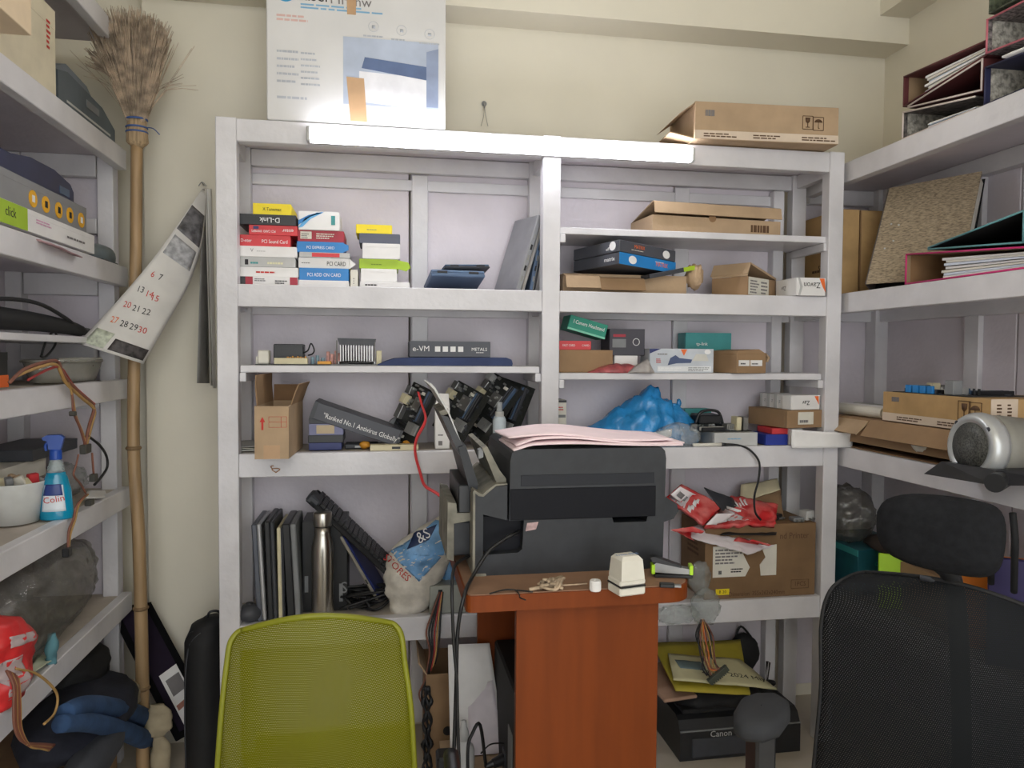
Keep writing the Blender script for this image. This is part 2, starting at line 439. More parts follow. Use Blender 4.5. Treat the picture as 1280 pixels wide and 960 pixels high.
# ================================================================== builders
from mathutils.bvhtree import BVHTree
def rect(px0, py0, px1, py1, Y):
    c = (py0+py1)/2; m = (px0+px1)/2
    return W(px0, c, Y=Y).x, W(px1, c, Y=Y).x, W(m, py1, Y=Y).z, W(m, py0, Y=Y).z
def faceframe(face, w, d, h):
    """origin, u-vector, v-vector, outward normal, text rotation"""
    if face == 'F': return Vector((-w/2, 0, 0)), Vector((w, 0, 0)), Vector((0, 0, h)), Vector((0, -1, 0)), (R90, 0, 0)
    if face == 'L': return Vector((-w/2, d, 0)), Vector((0, -d, 0)), Vector((0, 0, h)), Vector((-1, 0, 0)), (R90, 0, -R90)
    if face == 'R': return Vector((w/2, 0, 0)), Vector((0, d, 0)), Vector((0, 0, h)), Vector((1, 0, 0)), (R90, 0, R90)
    return Vector((-w/2, 0, h)), Vector((w, 0, 0)), Vector((0, d, 0)), Vector((0, 0, 1)), (0, 0, 0)
def decal(dims, face, pts, m, parent, name='printed_panel', th=.0005):
    o, u, v, n, r = faceframe(face, *dims)
    if len(pts) == 4 and not hasattr(pts[0], '__len__'):
        a, b, c, d = pts; pts = [(a, b), (c, b), (c, d), (a, d)]
    P = [o+u*p+v*q for p, q in pts]; k = len(P)
    bb = B(); bb.add([p-n*.0004 for p in P]+[p+n*th for p in P],
                     [list(range(k)), list(range(2*k-1, k-1, -1))]+[(i, i+k, (i+1) % k+k, (i+1) % k) for i in range(k)])
    return bb.obj(name, m, parent)
def ftext(dims, face, u, v, size, text, m, parent, flip=False, sx=1.0, tilt=0, th=.0006):
    o, uu, vv, n, r = faceframe(face, *dims)
    R = Euler(r).to_matrix() @ Matrix.Rotation((math.pi if flip else 0)+math.radians(tilt), 3, 'Z')
    return lettering(text, m, parent, o+uu*u+vv*v+n*th, R.to_euler(), size, sx=sx)
def finep(dims, face, u0, v0, u1, v1, rows, m, parent, seed=1, fill=.5, name='fine_print', th=.0006):
    """rows of small unreadable print, one part"""
    o, uu, vv, n, r = faceframe(face, *dims); q = random.Random(seed); bb = B()
    dv = (v1-v0)/rows
    for k in range(rows):
        va = v0+dv*k; vb = va+dv*fill; u = u0; end = u0+(u1-u0)*q.uniform(.6, 1)
        while u < end:
            e = min(end, u+(u1-u0)*q.uniform(.06, .22))
            P = [o+uu*a+vv*b+n*th for a, b in ((u, va), (e, va), (e, vb), (u, vb))]
            bb.add(P+[p-n*.0003 for p in P], [(0, 1, 2, 3), (7, 6, 5, 4), (0, 4, 5, 1), (1, 5, 6, 2), (2, 6, 7, 3), (3, 7, 4, 0)])
            u = e+(u1-u0)*.025
    return bb.obj(name, m, parent)
def carton(name, label, cat, loc, dims, body, rot=0, prints=(), texts=(), fine=(), group=None, lid=True, lip=.22, flap=True):
    """closed box: body, tuck-in lid with front lip, end flaps, print"""
    w, d, h = dims
    t = thing(name, label, cat, loc, rot, group)
    b = B(); b.box(-w/2, w/2, 0, d, 0, h, c=min(.0012, h*.08)); b.obj('body', body, t)
    if lid:
        b = B(); g = .0005
        b.prism([(-g, h*(1-lip)), (-g, h+g), (d+g, h+g), (d+g, h-.0003), (.0, h-.0003), (.0, h*(1-lip))], -w/2+.001, w/2-.001, 'x'); b.obj('lid', body, t)
    if flap:
        b = B(); b.box(-w/2-.0006, -w/2+.0002, d*.06, d*.94, h*.08, h*.92); b.obj('end_flap', body, t)
        b = B(); b.box(w/2-.0002, w/2+.0006, d*.06, d*.94, h*.08, h*.92); b.obj('end_flap', body, t)
    for p in prints: decal(dims, p[0], p[1], p[2], t, *(p[3:]), th=.0012)
    for x in texts: ftext(dims, x[0], x[1], x[2], x[3], x[4], x[5], t, *(x[6:]), th=.0014)
    for k, x in enumerate(fine): finep(dims, x[0], x[1], x[2], x[3], x[4], x[5], x[6], t, seed=k+3, th=.0014)
    return t
def stackbox(name, label, cat, r, Y, zb, d, body, **k):
    """carton whose front covers pixel rect r on plane Y, standing at zb; returns thing, top z"""
    x0, x1, z0, z1 = rect(*r, Y); h = z1-z0
    return carton(name, label, cat, ((x0+x1)/2, Y, zb), (x1-x0, d, h), body, **k), zb+h+.0007
def drape(bsrc, text, m, parent, loc, size, tilt=0, sx=1.0, d=Vector((0, 1, 0)), off=.0012, name='lettering', rot=None):
    """lettering laid on a curved local surface (collector bsrc), pressed along d"""
    tree = BVHTree.FromPolygons([tuple(v) for v in bsrc.v], [list(f) for f in bsrc.f])
    R = rot if rot is not None else (Euler((R90, 0, 0)).to_matrix() @ Matrix.Rotation(math.radians(tilt), 3, 'Z'))
    o = lettering(text, m, parent, (0, 0, 0), (0, 0, 0), size, name=name, ext=0)
    for v in o.data.vertices:
        p = R @ Vector((v.co.x*sx, v.co.y, 0))+Vector(loc)
        h = tree.ray_cast(p-d*1.0, d)
        q = (h[0] if h[0] is not None else p)
        v.co = q-d*off
    return o
def drape_patch(bsrc, pts, m, parent, d=Vector((0, 1, 0)), off=.0008, name='printed_panel', n=10):
    """four-cornered printed patch laid on a curved local surface"""
    tree = BVHTree.FromPolygons([tuple(v) for v in bsrc.v], [list(f) for f in bsrc.f])
    a, b, c, e = [Vector(p) for p in pts]
    def fn(u, v):
        p = a*(1-u)*(1-v)+b*u*(1-v)+c*u*v+e*(1-u)*v
        h = tree.ray_cast(p-d*1.0, d)
        return (h[0] if h[0] is not None else p)-d*off
    bb = B(); bb.sheet(fn, n, n, th=.0003); return bb.obj(name, m, parent)
def _ridge(s, st, zb, amp=.06, freq=14, seed=0, n=16, sub=5, p=.8, y0=0):
    """lump lying along x: stations (x, height, half-depth[, y shift])"""
    st = [Vector((q[0], q[1], q[2], q[3] if len(q) > 3 else 0)) for q in st]
    path = []
    for i in range(len(st)-1):
        for k in range(sub):
            path.append(st[i].lerp(st[i+1], k/sub))
    path.append(st[-1]); vs = []; off = Vector((seed*5.1, seed*2.3, seed*.7))
    for q in path:
        for k in range(n+1):
            a = math.pi*k/n
            P = Vector((q[0], y0+q[3]-q[2]*math.cos(a), zb+q[1]*max(0.0, math.sin(a))**p))
            nn = noise.noise(P*freq+off)+.6*abs(noise.noise(P*freq*2.1+off))
            sc = amp*max(q[1], q[2])*nn
            P += Vector((sc*.35, -math.cos(a)*sc, math.sin(a)*sc if 0 < k < n else 0)); P.z = max(P.z, zb)
            vs.append(P)
    m = n+1; fs = []
    for i in range(len(path)-1):
        for k in range(n): fs.append((i*m+k, i*m+k+1, (i+1)*m+k+1, (i+1)*m+k))
        fs.append((i*m+n, i*m, (i+1)*m, (i+1)*m+n))
    fs += [list(range(n, -1, -1)), list(range((len(path)-1)*m, len(path)*m))]
    s.smooth = True
    return s.add(vs, fs)
B.ridge = _ridge
def _loft(s, rings, n=24, amp=.0, freq=10, seed=0, sub=4, crease=True):
    """closed body through elliptical rings: (centre, rx, ry) lying in xy"""
    R = [(Vector(c), rx, ry) for c, rx, ry in rings]; path = []
    for i in range(len(R)-1):
        for k in range(sub):
            t = k/sub; t2 = t*t*(3-2*t)
            path.append((R[i][0].lerp(R[i+1][0], t), R[i][1]+(R[i+1][1]-R[i][1])*t2, R[i][2]+(R[i+1][2]-R[i][2])*t2))
    path.append(R[-1]); vs = []; off = Vector((seed*5.1, seed*2.3, seed*.7))
    for c, rx, ry in path:
        for k in range(n):
            a = 2*math.pi*k/n; u = Vector((math.cos(a), math.sin(a), 0))
            P = c+Vector((u.x*rx, u.y*ry, 0))
            nn = noise.noise(P*freq+off)+.6*(abs(noise.noise(P*freq*2.2+off))*2-.5 if crease else 0)
            P += u*(amp*nn*max(rx, ry)); vs.append(P)
    fs = []
    for i in range(len(path)-1):
        for k in range(n): fs.append((i*n+k, i*n+(k+1) % n, (i+1)*n+(k+1) % n, (i+1)*n+k))
    fs += [list(range(n-1, -1, -1)), list(range((len(path)-1)*n, len(path)*n))]
    s.smooth = True
    return s.add(vs, fs)
B.loft = _loft
def wire(name, label, cat, pts, r, m, group=None, n=7, **k):
    """a cable as a top-level thing; pts in world space"""
    p0 = Vector(pts[0]); b = B(); b.tube([Vector(p)-p0 for p in pts], r, n=n, **k)
    o = b.obj(name, m, None, loc=p0); return tag(o, label, cat, group)
SLOTB = mat('slot_dull_blue', (70, 92, 120), .5)
def pcb(t, w, h, seed, m=PCBM, sink=True, io='METAL'):
    """motherboard in local x-z plane, parts towards -y"""
    q = random.Random(seed)
    b = B(); b.box(0, w, 0, .0016, 0, h); b.obj('circuit_board', m, t)
    # port block along the left edge
    z = h*.32
    for k, (hh, mm) in enumerate(((.05, METAL), (.034, BEIGE), (.03, METAL), (.03, LGREY))):
        b = B(); b.box(.002, .026, -.02-.006*(k % 2), 0, z, z+hh-.004, c=.0012); b.obj('port', mm, t); z += hh
        if z > h-.03: break
    for k in range(3):       # memory slots
        x = w*(.68+.06*k)
        if x < w-.012:
            b = B(); b.box(x, x+.007, -.012, 0, h*.42, h*.96, c=.001); b.box(x, x+.007, -.018, 0, h*.405, h*.42); b.obj('memory_slot', (DKGREY, BLACK, SLOTB)[(k+seed) % 3], t)
    for k in range(3):       # card slots
        z = h*(.06+.1*k); b = B(); b.box(w*.12, w*.55, -.012, 0, z, z+.009, c=.001); b.obj('card_slot', (BLACK, OFFW, DKGREY)[(k+seed) % 3], t)
    b = B(); b.box(w*.36, w*.36+.045, -.006, 0, h*.55, h*.55+.045, c=.001); b.obj('processor_socket', METAL, t)
    if sink:
        b = B(); x, z = w*.62, h*.18
        b.box(x, x+.035, -.004, 0, z, z+.035)
        for k in range(7): b.box(x+.0052*k, x+.0052*k+.0022, -.02, -.004, z, z+.035)
        b.obj('heat_sink', ALU, t)
    b = B()
    for k in range(16):
        x, z = q.uniform(.15, .62)*w, q.uniform(.45, .97)*h
        b.cyl((x, 0, z), (x, -q.uniform(.008, .014), z), .0035, n=8)
    o = b.obj('capacitors', ALU, t); o['kind'] = 'stuff'
    b = B()
    for k in range(26):
        x, z, e = q.uniform(.1, .93)*w, q.uniform(.03, .97)*h, q.uniform(.002, .007)
        b.box(x-e, x+e, -q.uniform(.002, .005), 0, z-e*.7, z+e*.7)
    o = b.obj('chips', DKGREY, t); o['kind'] = 'stuff'
    b = B(); b.box(w*.55, w*.55+.02, -.012, 0, h*.86, h*.86+.01, c=.001); b.obj('power_connector', OFFW, t)
def frame_rot(a, b):
    """euler whose local x=a, local z=b-ish (y = z cross x)"""
    a = Vector(a).normalized(); b = Vector(b); b = (b-a*a.dot(b)).normalized(); y = b.cross(a)
    return Matrix((a, y, b)).transposed().to_euler()
def laptop(name, label, loc, rot, w, d, t_, base=DKGREY, lid=BLACK, edge=METAL, ports=5, group=None):
    """closed laptop lying in local xy (w along x, d along y), thickness z; hinge side at y=0"""
    t = thing(name, label, 'laptop', loc, rot, group)
    b = B(); b.box(0, w, 0, d, 0, t_*.58, c=.003); b.obj('base', base, t)
    b = B(); b.box(.001, w-.001, .002, d, t_*.6, t_, c=.003); b.obj('lid', lid, t)
    b = B(); b.box(.002, w-.002, .004, d-.002, t_*.575, t_*.605); b.obj('gap_strip', edge, t)
    b = B(); b.cyl((w*.12, .003, t_*.6), (w*.3, .003, t_*.6), t_*.22, n=10); b.cyl((w*.7, .003, t_*.6), (w*.88, .003, t_*.6), t_*.22, n=10); b.obj('hinge', BLACK, t)
    for k in range(ports):
        y = d*(.12+.14*k); b = B(); b.box(-.0006, .001, y, y+d*.07, t_*.2, t_*.42); b.obj('port', (METAL, BLACKM)[k % 2], t)
        b = B(); b.box(w*(.1+.16*k), w*(.18+.16*k), -.0006, .001, t_*.2, t_*.42); b.obj('port', (METAL, BLACKM)[k % 2], t)
    return t
def crumple(name, label, cat, loc, b, m, group=None):
    o = b.obj(name, m, None, loc=loc); return tag(o, label, cat, group)

# ================================================================== on top of the back unit
# printer box
x0, x1, z0, z1 = rect(333, 0, 557, 154, F+.008)
bw, bh, bd = x1-x0, .44, .29
D = (bw, bd, bh)
t = thing('printer_box', 'large white printed printer carton on top of the back shelving unit', 'box', ((x0+x1)/2, F+.008, ZT+.003), 0)
PBOX = mat('printed_white_carton', (214, 213, 212), .6, var=.03, scale=5)
b = B(); b.box(-bw/2, bw/2, 0, bd, 0, bh, c=.003); b.obj('body', PBOX, t)
def vpx(py): return (W(445, py, Y=F+.008).z-ZT)/bh
def upx(px): return (W(px, 80, Y=F+.008).x-x0)/bw
PICT = mat('printed_picture_blue', (176, 186, 204), .5, var=.16, scale=4)
decal(D, 'F', (upx(429), vpx(132), upx(548), vpx(48)), PICT, t, 'printed_picture')
decal(D, 'F', [(upx(449), vpx(128)), (upx(533), vpx(134)), (upx(533), vpx(93)), (upx(449), vpx(90))], mat('printed_printer_white', (226, 226, 230), .5), t, 'printed_printer', .0008)
decal(D, 'F', [(upx(452), vpx(86)), (upx(533), vpx(96)), (upx(533), vpx(79)), (upx(456), vpx(72))], mat('printed_printer_blue', (84, 102, 138), .5, var=.1), t, 'printed_printer_top', .0011)
decal(D, 'F', [(upx(533), vpx(130)), (upx(548), vpx(130)), (upx(548), vpx(55)), (upx(533), vpx(60))], mat('printed_picture_shade', (140, 152, 178), .5, var=.08), t, 'printed_picture_edge', .0009)
cx_, cz_ = upx(357)*bw-bw/2, vpx(-3)*bh
b = B(); b.cyl((cx_, -.0006, cz_), (cx_, .001, cz_), .031, n=32); b.obj('logo_disc', mat('logo_blue', (40, 148, 196), .4, var=.02), t)
lettering('hp', INKW, t, (cx_, -.001, cz_+.003), (R90, 0, math.radians(0)), .05)
ftext(D, 'F', upx(392), vpx(1), .045, 'Laser', INK, t)
ftext(D, 'F', upx(428), vpx(3), .04, 'MFP', INKG, t)
ftext(D, 'F', upx(454), vpx(4), .04, 'nw', INKG, t)
finep(D, 'F', upx(376), vpx(17), upx(480), vpx(9), 2, INKBL, t, 2)
finep(D, 'F', upx(346), vpx(34), upx(402), vpx(24), 2, mat('pale_red_print', (214, 178, 170), .6), t, 3)
for k, (ua, ub, va, vb, rr) in enumerate(((346, 374, 110, 64, 5), (376, 402, 112, 66, 6))):
    finep(D, 'F', upx(ua), vpx(va), upx(ub), vpx(vb), rr, mat('pale_grey_print', (176, 180, 188), .6), t, 5+k, fill=.3)
finep(D, 'F', upx(346), vpx(130), upx(400), vpx(124), 1, mat('pale_grey_print', (176, 180, 188), .6), t, 8)
for k, xx in enumerate((467, 502, 537)):          # three round icons
    c = Vector((upx(xx)*bw-bw/2, -.0005, vpx(33+k*2)*bh)); b = B()
    b.tube([c+Vector((math.cos(a)*.0145, 0, math.sin(a)*.0145)) for a in [2*math.pi*i/20 for i in range(21)]], .0006, n=4, sub=1)
    b.box(c.x-.005, c.x+.005, -.0006, .0005, c.z-.005, c.z+.004); b.obj('printed_icon', mat('pale_grey_print', (176, 180, 188), .6), t)
    finep(D, 'F', upx(xx-13), vpx(46+k*2), upx(xx+13), vpx(42+k*2), 1, mat('pale_grey_print', (176, 180, 188), .6), t, 20+k)
decal(D, 'F', [(upx(432), vpx(-60)), (upx(446), vpx(-60)), (upx(445), vpx(20)), (upx(434), vpx(20))], TAPE, t, 'packing_tape', .0014)
decal(D, 'F', [(upx(438), vpx(153)), (upx(459), vpx(153)), (upx(455), vpx(99)), (upx(433), vpx(98))], TAPE, t, 'packing_tape', .0014)
# hook in the wall
b = B(); h0 = W(605, 130, Y=YW)
b.tube([(0, 0, 0), (0, -.014, .0), (0, -.02, -.008), (0, -.012, -.016), (0, -.005, -.012)], .0028, n=6)
b.tube([(0, -.016, -.012), (-.004, -.016, -.05), (-.012, -.017, -.08)], .0009, n=5); b.tube([(0, -.016, -.012), (.004, -.016, -.045), (.012, -.017, -.08)], .0009, n=5)
t = thing('wall_hook', 'small grey wall hook with a wire loop above the tube lamp', 'hook', h0)
b.obj('hook', METAL, t); b = B(); b.cyl((0, -.001, 0), (0, -.004, 0), .009, n=14); b.obj('plate', GREY, t)
# flat carton at the right end
x0, x1, z0, z1 = rect(868, 138, 1042, 180, 2.20)
D = (x1-x0, .24, .115)
t = carton('flat_carton', 'long flat cardboard carton with glass and umbrella signs on top of the back unit', 'box', ((x0+x1)/2, 2.185, ZT+.003), D, CARD, lid=False,
           rot=rad(0, 0, -3), prints=[('F', (.0, .02, 1, .24), mat('printed_tape_band', (214, 196, 176), .6, var=.04), 'tape_band')])
for k in range(3): finep(D, 'F', .06+.34*k, .07, .3+.34*k, .2, 2, INKB, t, k, th=.0018)
finep(D, 'F', .07, .62, .15, .8, 1, INKG, t, 9, fill=.9, th=.0012)
def transit_sign(D, t, face, u, v, s, kind):
    o, uu, vv, n, r = faceframe(face, *D); c = o+uu*u+vv*v+n*.0012; ux, vx = uu.normalized(), vv.normalized(); b = B()
    def line(p, q, w=.0009): b.tube([c+ux*p[0]*s+vx*p[1]*s, c+ux*q[0]*s+vx*q[1]*s], w, n=4, sub=1)
    for p, q in (((-.5, -.6), (.5, -.6)), ((.5, -.6), (.5, .6)), ((.5, .6), (-.5, .6)), ((-.5, .6), (-.5, -.6))): line(p, q)
    def poly(P):
        k = len(P); V = [c+ux*p*s+vx*q*s for p, q in P]
        b.add(V+[x-n*.0008 for x in V], [list(range(k)), list(range(2*k-1, k-1, -1))]+[(i, i+k, (i+1) % k+k, (i+1) % k) for i in range(k)])
    if kind: # umbrella
        poly([(-.38, .12)]+[(.38*math.cos(a), .12+.3*math.sin(a)) for a in [math.pi-math.pi*i/8 for i in range(1, 8)]]+[(.38, .12)])
        line((0, .12), (0, -.42)); line((0, -.42), (.12, -.42))
    else:    # wine glass
        poly([(-.24, .45), (.24, .45), (.2, .1), (.05, -.05), (-.05, -.05), (-.2, .1)]); line((0, -.05), (0, -.42), .0012); line((-.2, -.42), (.2, -.42), .0012)
    return b.obj('printed_sign', INKB, t)
transit_sign(D, t, 'F', .78, .56, .034, 0); transit_sign(D, t, 'F', .855, .54, .034, 1)
b = B(); b.box(-D[0]/2-.085, -D[0]/2, .01, .012+.2, .02, .0235, M=Matrix.Translation((0, 0, 0))); 
b = B(); b.prism([(-D[0]/2, .112), (-D[0]/2-.05, .075), (-D[0]/2-.052, .072), (-D[0]/2, .108)], 0, .22); b.obj('end_flap', CARD, t)
b = B(); b.prism([(-D[0]/2, .008), (-D[0]/2-.075, .022), (-D[0]/2-.076, .019), (-D[0]/2, .004)], .01, .2); b.obj('end_flap', CARD, t)

# ================================================================== row 1 left: three stacks of small boxes
MSG = 'small boxes stacked on the upper left shelf'
Y = 2.292; zz = Z2+.0005
A = [((297, 340, 372, 351), WHITE, 'white box with red and black ends at the bottom of the first small-box stack',
      dict(prints=[('F', (0, 0, .13, 1), BLACK), ('F', (.13, 0, .25, 1), DKRED), ('F', (.87, 0, 1, 1), DKRED)], fine=[('F', .28, .5, .55, .9, 2, INKG), ('F', .62, .25, .84, .75, 2, INK)])),
     ((297, 328, 373, 340), WHITE, 'white box with red lettering, second from the bottom of the first stack', dict(fine=[('F', .3, .4, .75, .72, 1, INKR)])),
     ((299, 316, 369, 328), LGREY, 'pale grey box with a small dark logo in the first small-box stack', dict(prints=[('F', (.1, .2, .16, .75), INK)], fine=[('F', .2, .3, .4, .7, 1, TEAL), ('F', .5, .3, .9, .7, 1, mat('faint_yellow', (226, 222, 180), .6))])),
     ((297, 303, 371, 316), WHITE, 'plain white box with a small grey emblem in the first small-box stack', dict(texts=[('F', .24, .6, .014, 'V', INKG)], fine=[('F', .32, .5, .54, .66, 1, LGREY)])),
     ((297, 289, 363, 303), RED, 'red sound card box with white lettering, lower of two red boxes', dict(texts=[('F', .16, .5, .014, 'D-nter', INKW, False, .8), ('F', .7, .45, .015, 'PCI Sound Card', INKW, False, .75)])),
     ((311, 277, 372, 289), RED, 'red card box with upside-down white brand, upper of two red boxes', dict(texts=[('F', .8, .5, .015, 'enter', INKW, True), ('F', .3, .4, .01, 'PCI CARD 300MBPS', INKW, True, .8)], prints=[('F', (.09, .6, .2, .9), DKBLUE)])),
     ((297, 264, 370, 277), BLACK, 'black box with an upside-down white name in the first stack', dict(texts=[('F', .55, .5, .021, 'D-Link', INKW, True)])),
     ((316, 251, 364, 265), YELLOW, 'yellow box on top of the first small-box stack', dict(texts=[('F', .5, .5, .014, 'X Tunemax', INK, False, .8)]))]
for i, (r, m, lab, kw) in enumerate(A):
    _, zz = stackbox('small_box', lab, 'box', r, Y+.004*((i*5) % 3), zz, .15, m, group=MSG, **kw)
Y = 2.294; zz = Z2+.0005
SKYB = mat('sky_blue_card', (96, 170, 222), .5, var=.05)
A = [((373, 345, 436, 353), WHITE, 'thin white box at the bottom of the second small-box stack', {}),
     ((374, 331, 436, 346), BLUE, 'blue add-on card box low in the second small-box stack', dict(texts=[('F', .5, .45, .015, 'PCI ADD ON CARD', INKW, False, .75)])),
     ((373, 318, 437, 331), WHITE, 'white box lettered PCI CARD in the second small-box stack', dict(texts=[('F', .74, .45, .018, 'PCI CARD', INK, False, .7)], fine=[('F', .06, .45, .3, .6, 1, INKG)], prints=[('F', [(1, 0), (1.12, .45), (1, 1)], WHITE, 'side_flap')])),
     ((374, 312, 437, 318), LGREY, 'thin grey box with a red stripe in the second small-box stack', dict(prints=[('F', (.25, .1, .8, .9), RED)])),
     ((371, 299, 430, 312), BLUE, 'blue PCI express card box high in the second small-box stack', dict(texts=[('F', .5, .45, .012, 'PCI EXPRESS CARD', INKW, False, .8)], prints=[('F', [(.98, .05), (1.1, .3), (1.1, .75), (.98, .95)], BLUE, 'side_flap')])),
     ((372, 285, 430, 299), DKRED, 'dark red box with a barcode label in the second small-box stack', dict(prints=[('F', (.06, .25, .3, .9), OFFW)], fine=[('F', .08, .3, .28, .8, 3, INKG), ('F', .4, .3, .8, .85, 3, OFFW)])),
     ((373, 261, 424, 284), WHITE, 'white box with blue swooshes on top of the second small-box stack',
      dict(prints=[('F', [(.0, .25), (.0, .5), (.25, .8), (.55, .98), (.62, .98), (.3, .72), (.1, .4)], BLUE, 'printed_swoosh'), ('F', [(.0, .1), (.1, .15), (.3, .6), (.6, .95), (.45, .95), (.15, .6)], SKYB, 'printed_swoosh'), ('F', (.8, .3, .9, .8), TEAL)]))]
for i, (r, m, lab, kw) in enumerate(A):
    _, zz = stackbox('small_box', lab, 'box', r, Y+.004*((i*4) % 3), zz, .15, m, group=MSG, **kw)
stackbox('small_box', 'narrow white box standing on end between the second and third small-box stacks', 'box', (438, 331, 447, 353), 2.29, Z2+.0005, .12, OFFW, group=MSG, fine=[('F', .4, .2, .6, .6, 3, INKG)])
Y = 2.30; zz = Z2+.0005
A = [((450, 348, 512, 356), WHITE, 'thin white box at the bottom of the third small-box stack', dict(fine=[('F', .1, .4, .45, .8, 1, INK)])),
     ((451, 333, 496, 349), WHITE, 'white box under the lime green one in the third stack', {}),
     ((449, 321, 498, 333), LIME, 'lime green box with a rounded flap in the third small-box stack', dict(prints=[('F', [(.97, .05), (1.2, -.2), (1.32, .2), (1.25, .75), (.97, .95)], LIME, 'side_flap')], fine=[('F', .3, .4, .7, .6, 1, mat('lime_dark_print', (120, 150, 30), .6))])),
     ((453, 302, 500, 321), WHITE, 'white crumple-edged box under the slate one in the third stack', {}),
     ((449, 290, 500, 302), mat('slate_card', (86, 90, 106), .5), 'dark slate box near the top of the third small-box stack', {}),
     ((445, 279, 490, 290), YELLOW, 'yellow box on top of the third small-box stack', dict(fine=[('F', .3, .4, .7, .55, 1, INKG)]))]
for i, (r, m, lab, kw) in enumerate(A):
    _, zz = stackbox('small_box', lab, 'box', r, Y+.003*((i*4) % 3), zz, .13, m, group=MSG, **kw)
# laptops on the same shelf
BLUEG = mat('blue_grey_metal', (92, 112, 140), .35, metal=.3, var=.06)
p = W(592, 357, Y=2.285); laptop('laptop', 'blue-grey laptop lying flat beside the leaning laptops on the upper shelf', (p.x-.13, 2.29, Z2+.042), rad(-15, 0, 6), .17, .15, .022, BLUEG, mat('blue_grey_lid', (104, 126, 156), .4, metal=.2), GREY, ports=0)
laptop('laptop', 'slim dark tablet computer lying tilted on the blue-grey laptop on the upper shelf', (p.x-.085, 2.31, Z2+.068), rad(-15, -3, 14), .15, .12, .014, DKGREY, BLUEG, GREY, ports=0)
def leaning(px0, py0, px1, py1, Y, dep, th, yaw, zb):
    """root matrix: bottom front at px0,py0, rises to px1,py1, goes back by dep with yaw; local x=depth, local y=height, local z=thickness to the left"""
    a, c = W(px0, py0, Y=Y), W(px1, py1, Y=Y); a.z = zb
    up = (c-a); hgt = up.length; up.normalize()
    back = Vector((-math.sin(math.radians(yaw)), math.cos(math.radians(yaw)), 0)); back = (back-up*back.dot(up)).normalized()
    nrm = back.cross(up)
    return a, Matrix((back, up, nrm)).transposed().to_euler(), hgt
a, e, hg = leaning(645, 358, 673, 268, 2.29, .19, .03, 14, Z2+.006)
laptop('laptop', 'grey laptop leaning steeply, nearest to the flat one on the upper shelf', a, e, .19, hg, .03, mat('silver_grey', (150, 152, 156), .35, metal=.4), mat('silver_grey2', (168, 166, 164), .3, metal=.5), METAL)
a, e, hg = leaning(662, 358, 679, 270, 2.30, .17, .022, 10, Z2+.006)
laptop('laptop', 'dark laptop leaning against the middle post of the back unit', a, e, .17, hg, .02, BLUEG, DKGREY, OFFW)

# ================================================================== row 1 right
# thin top shelf: long carton with drooping lid
x0, x1, z0, z1 = rect(812, 254, 979, 291, 2.30)
D = (x1-x0, .17, .052)
t = thing('flat_carton', 'long cardboard carton with lifted lid on the thin top right shelf', 'box', ((x0+x1)/2, 2.295, 1.6905), rad(0, 0, 5))
b = B(); w, d, h = D
b.box(-w/2, w/2, 0, .003, 0, h); b.box(-w/2, w/2, d-.003, d, 0, h); b.box(-w/2, -w/2+.003, .003, d-.003, 0, h); b.box(w/2-.003, w/2, .003, d-.003, 0, h); b.box(-w/2+.003, w/2-.003, .003, d-.003, 0, .003); b.obj('body', CARD, t)
b = B(); b.prism([(d, h+.001), (.004, h+.045), (-.006, h+.042), (-.012, h+.006), (-.0095, h+.005), (-.004, h+.038), (.004, h+.0415), (d, h-.001)], -w/2+.002, w/2-.002, 'x'); b.obj('lid', CARD, t)
b = B(); b.cyl((-.02, .004, h-.001), (-.02, -.0006, h-.001), .013, n=20); b.obj('thumb_cut', CARDIN, t)
finep(D, 'F', .76, .25, .97, .75, 1, INKB, t, 4, fill=.9, th=.0006)
# two motherboard boxes, yawed
cz = Z2+.075
cor = Vector((.703, 2.19, 0)); ya = math.radians(26)
fx = Vector((math.cos(ya), math.sin(ya), 0))
wm = .25
c0 = cor+fx*wm/2
GREYC = mat('graphite_card', (74, 76, 84), .5, var=.06)
t = carton('motherboard_box', 'graphite motherboard box with a bright blue end, lower of the pair', 'box', (c0.x, c0.y, cz), (wm, .215, .036), GREYC, rot=rad(-2, 3, 26), group='motherboard boxes',
           prints=[('F', (0, 0, 1, 1), BLUE)], texts=[('F', .74, .5, .019, 'MATRIX', INKO, False, .8), ('L', .8, .5, .018, 'matrix', INKW)], lid=False, fine=[('F', .62, .7, .85, .8, 1, OFFW)])
b = B(); b.lathe([(.017, 0), (.017, .0006)], n=24, M=Matrix.Translation((-wm*.28, -.0014, .018)) @ Matrix.Rotation(R90, 4, 'X') @ Matrix.Scale(.75, 4, (0, 1, 0))); b.obj('white_badge', INKW, t)
t = carton('motherboard_box', 'graphite motherboard box with a grey end, upper of the pair', 'box', (c0.x, c0.y, cz+.0375), (wm, .215, .036), GREYC, rot=rad(-2, 3, 26), group='motherboard boxes',
           texts=[('F', .34, .62, .016, 'MATRIX', INKO, False, .8), ('L', .76, .35, .014, 'off', INKW)], lid=False, fine=[('F', .2, .3, .5, .4, 1, OFFW)])
for dx, fc in ((wm*.32, 'F'),):
    b = B(); b.lathe([(.016, 0), (.016, .0006)], n=24, M=Matrix.Translation((dx, -.001, .017)) @ Matrix.Rotation(R90, 4, 'X') @ Matrix.Scale(.8, 4, (0, 1, 0))); b.obj('white_badge', INKW, t)
b = B(); b.lathe([(.014, 0), (.014, .0006)], n=24, M=Matrix.Translation((-wm/2-.0006, .03, .02)) @ Matrix.Rotation(-R90, 4, 'Y')); b.obj('white_badge', INKW, t)
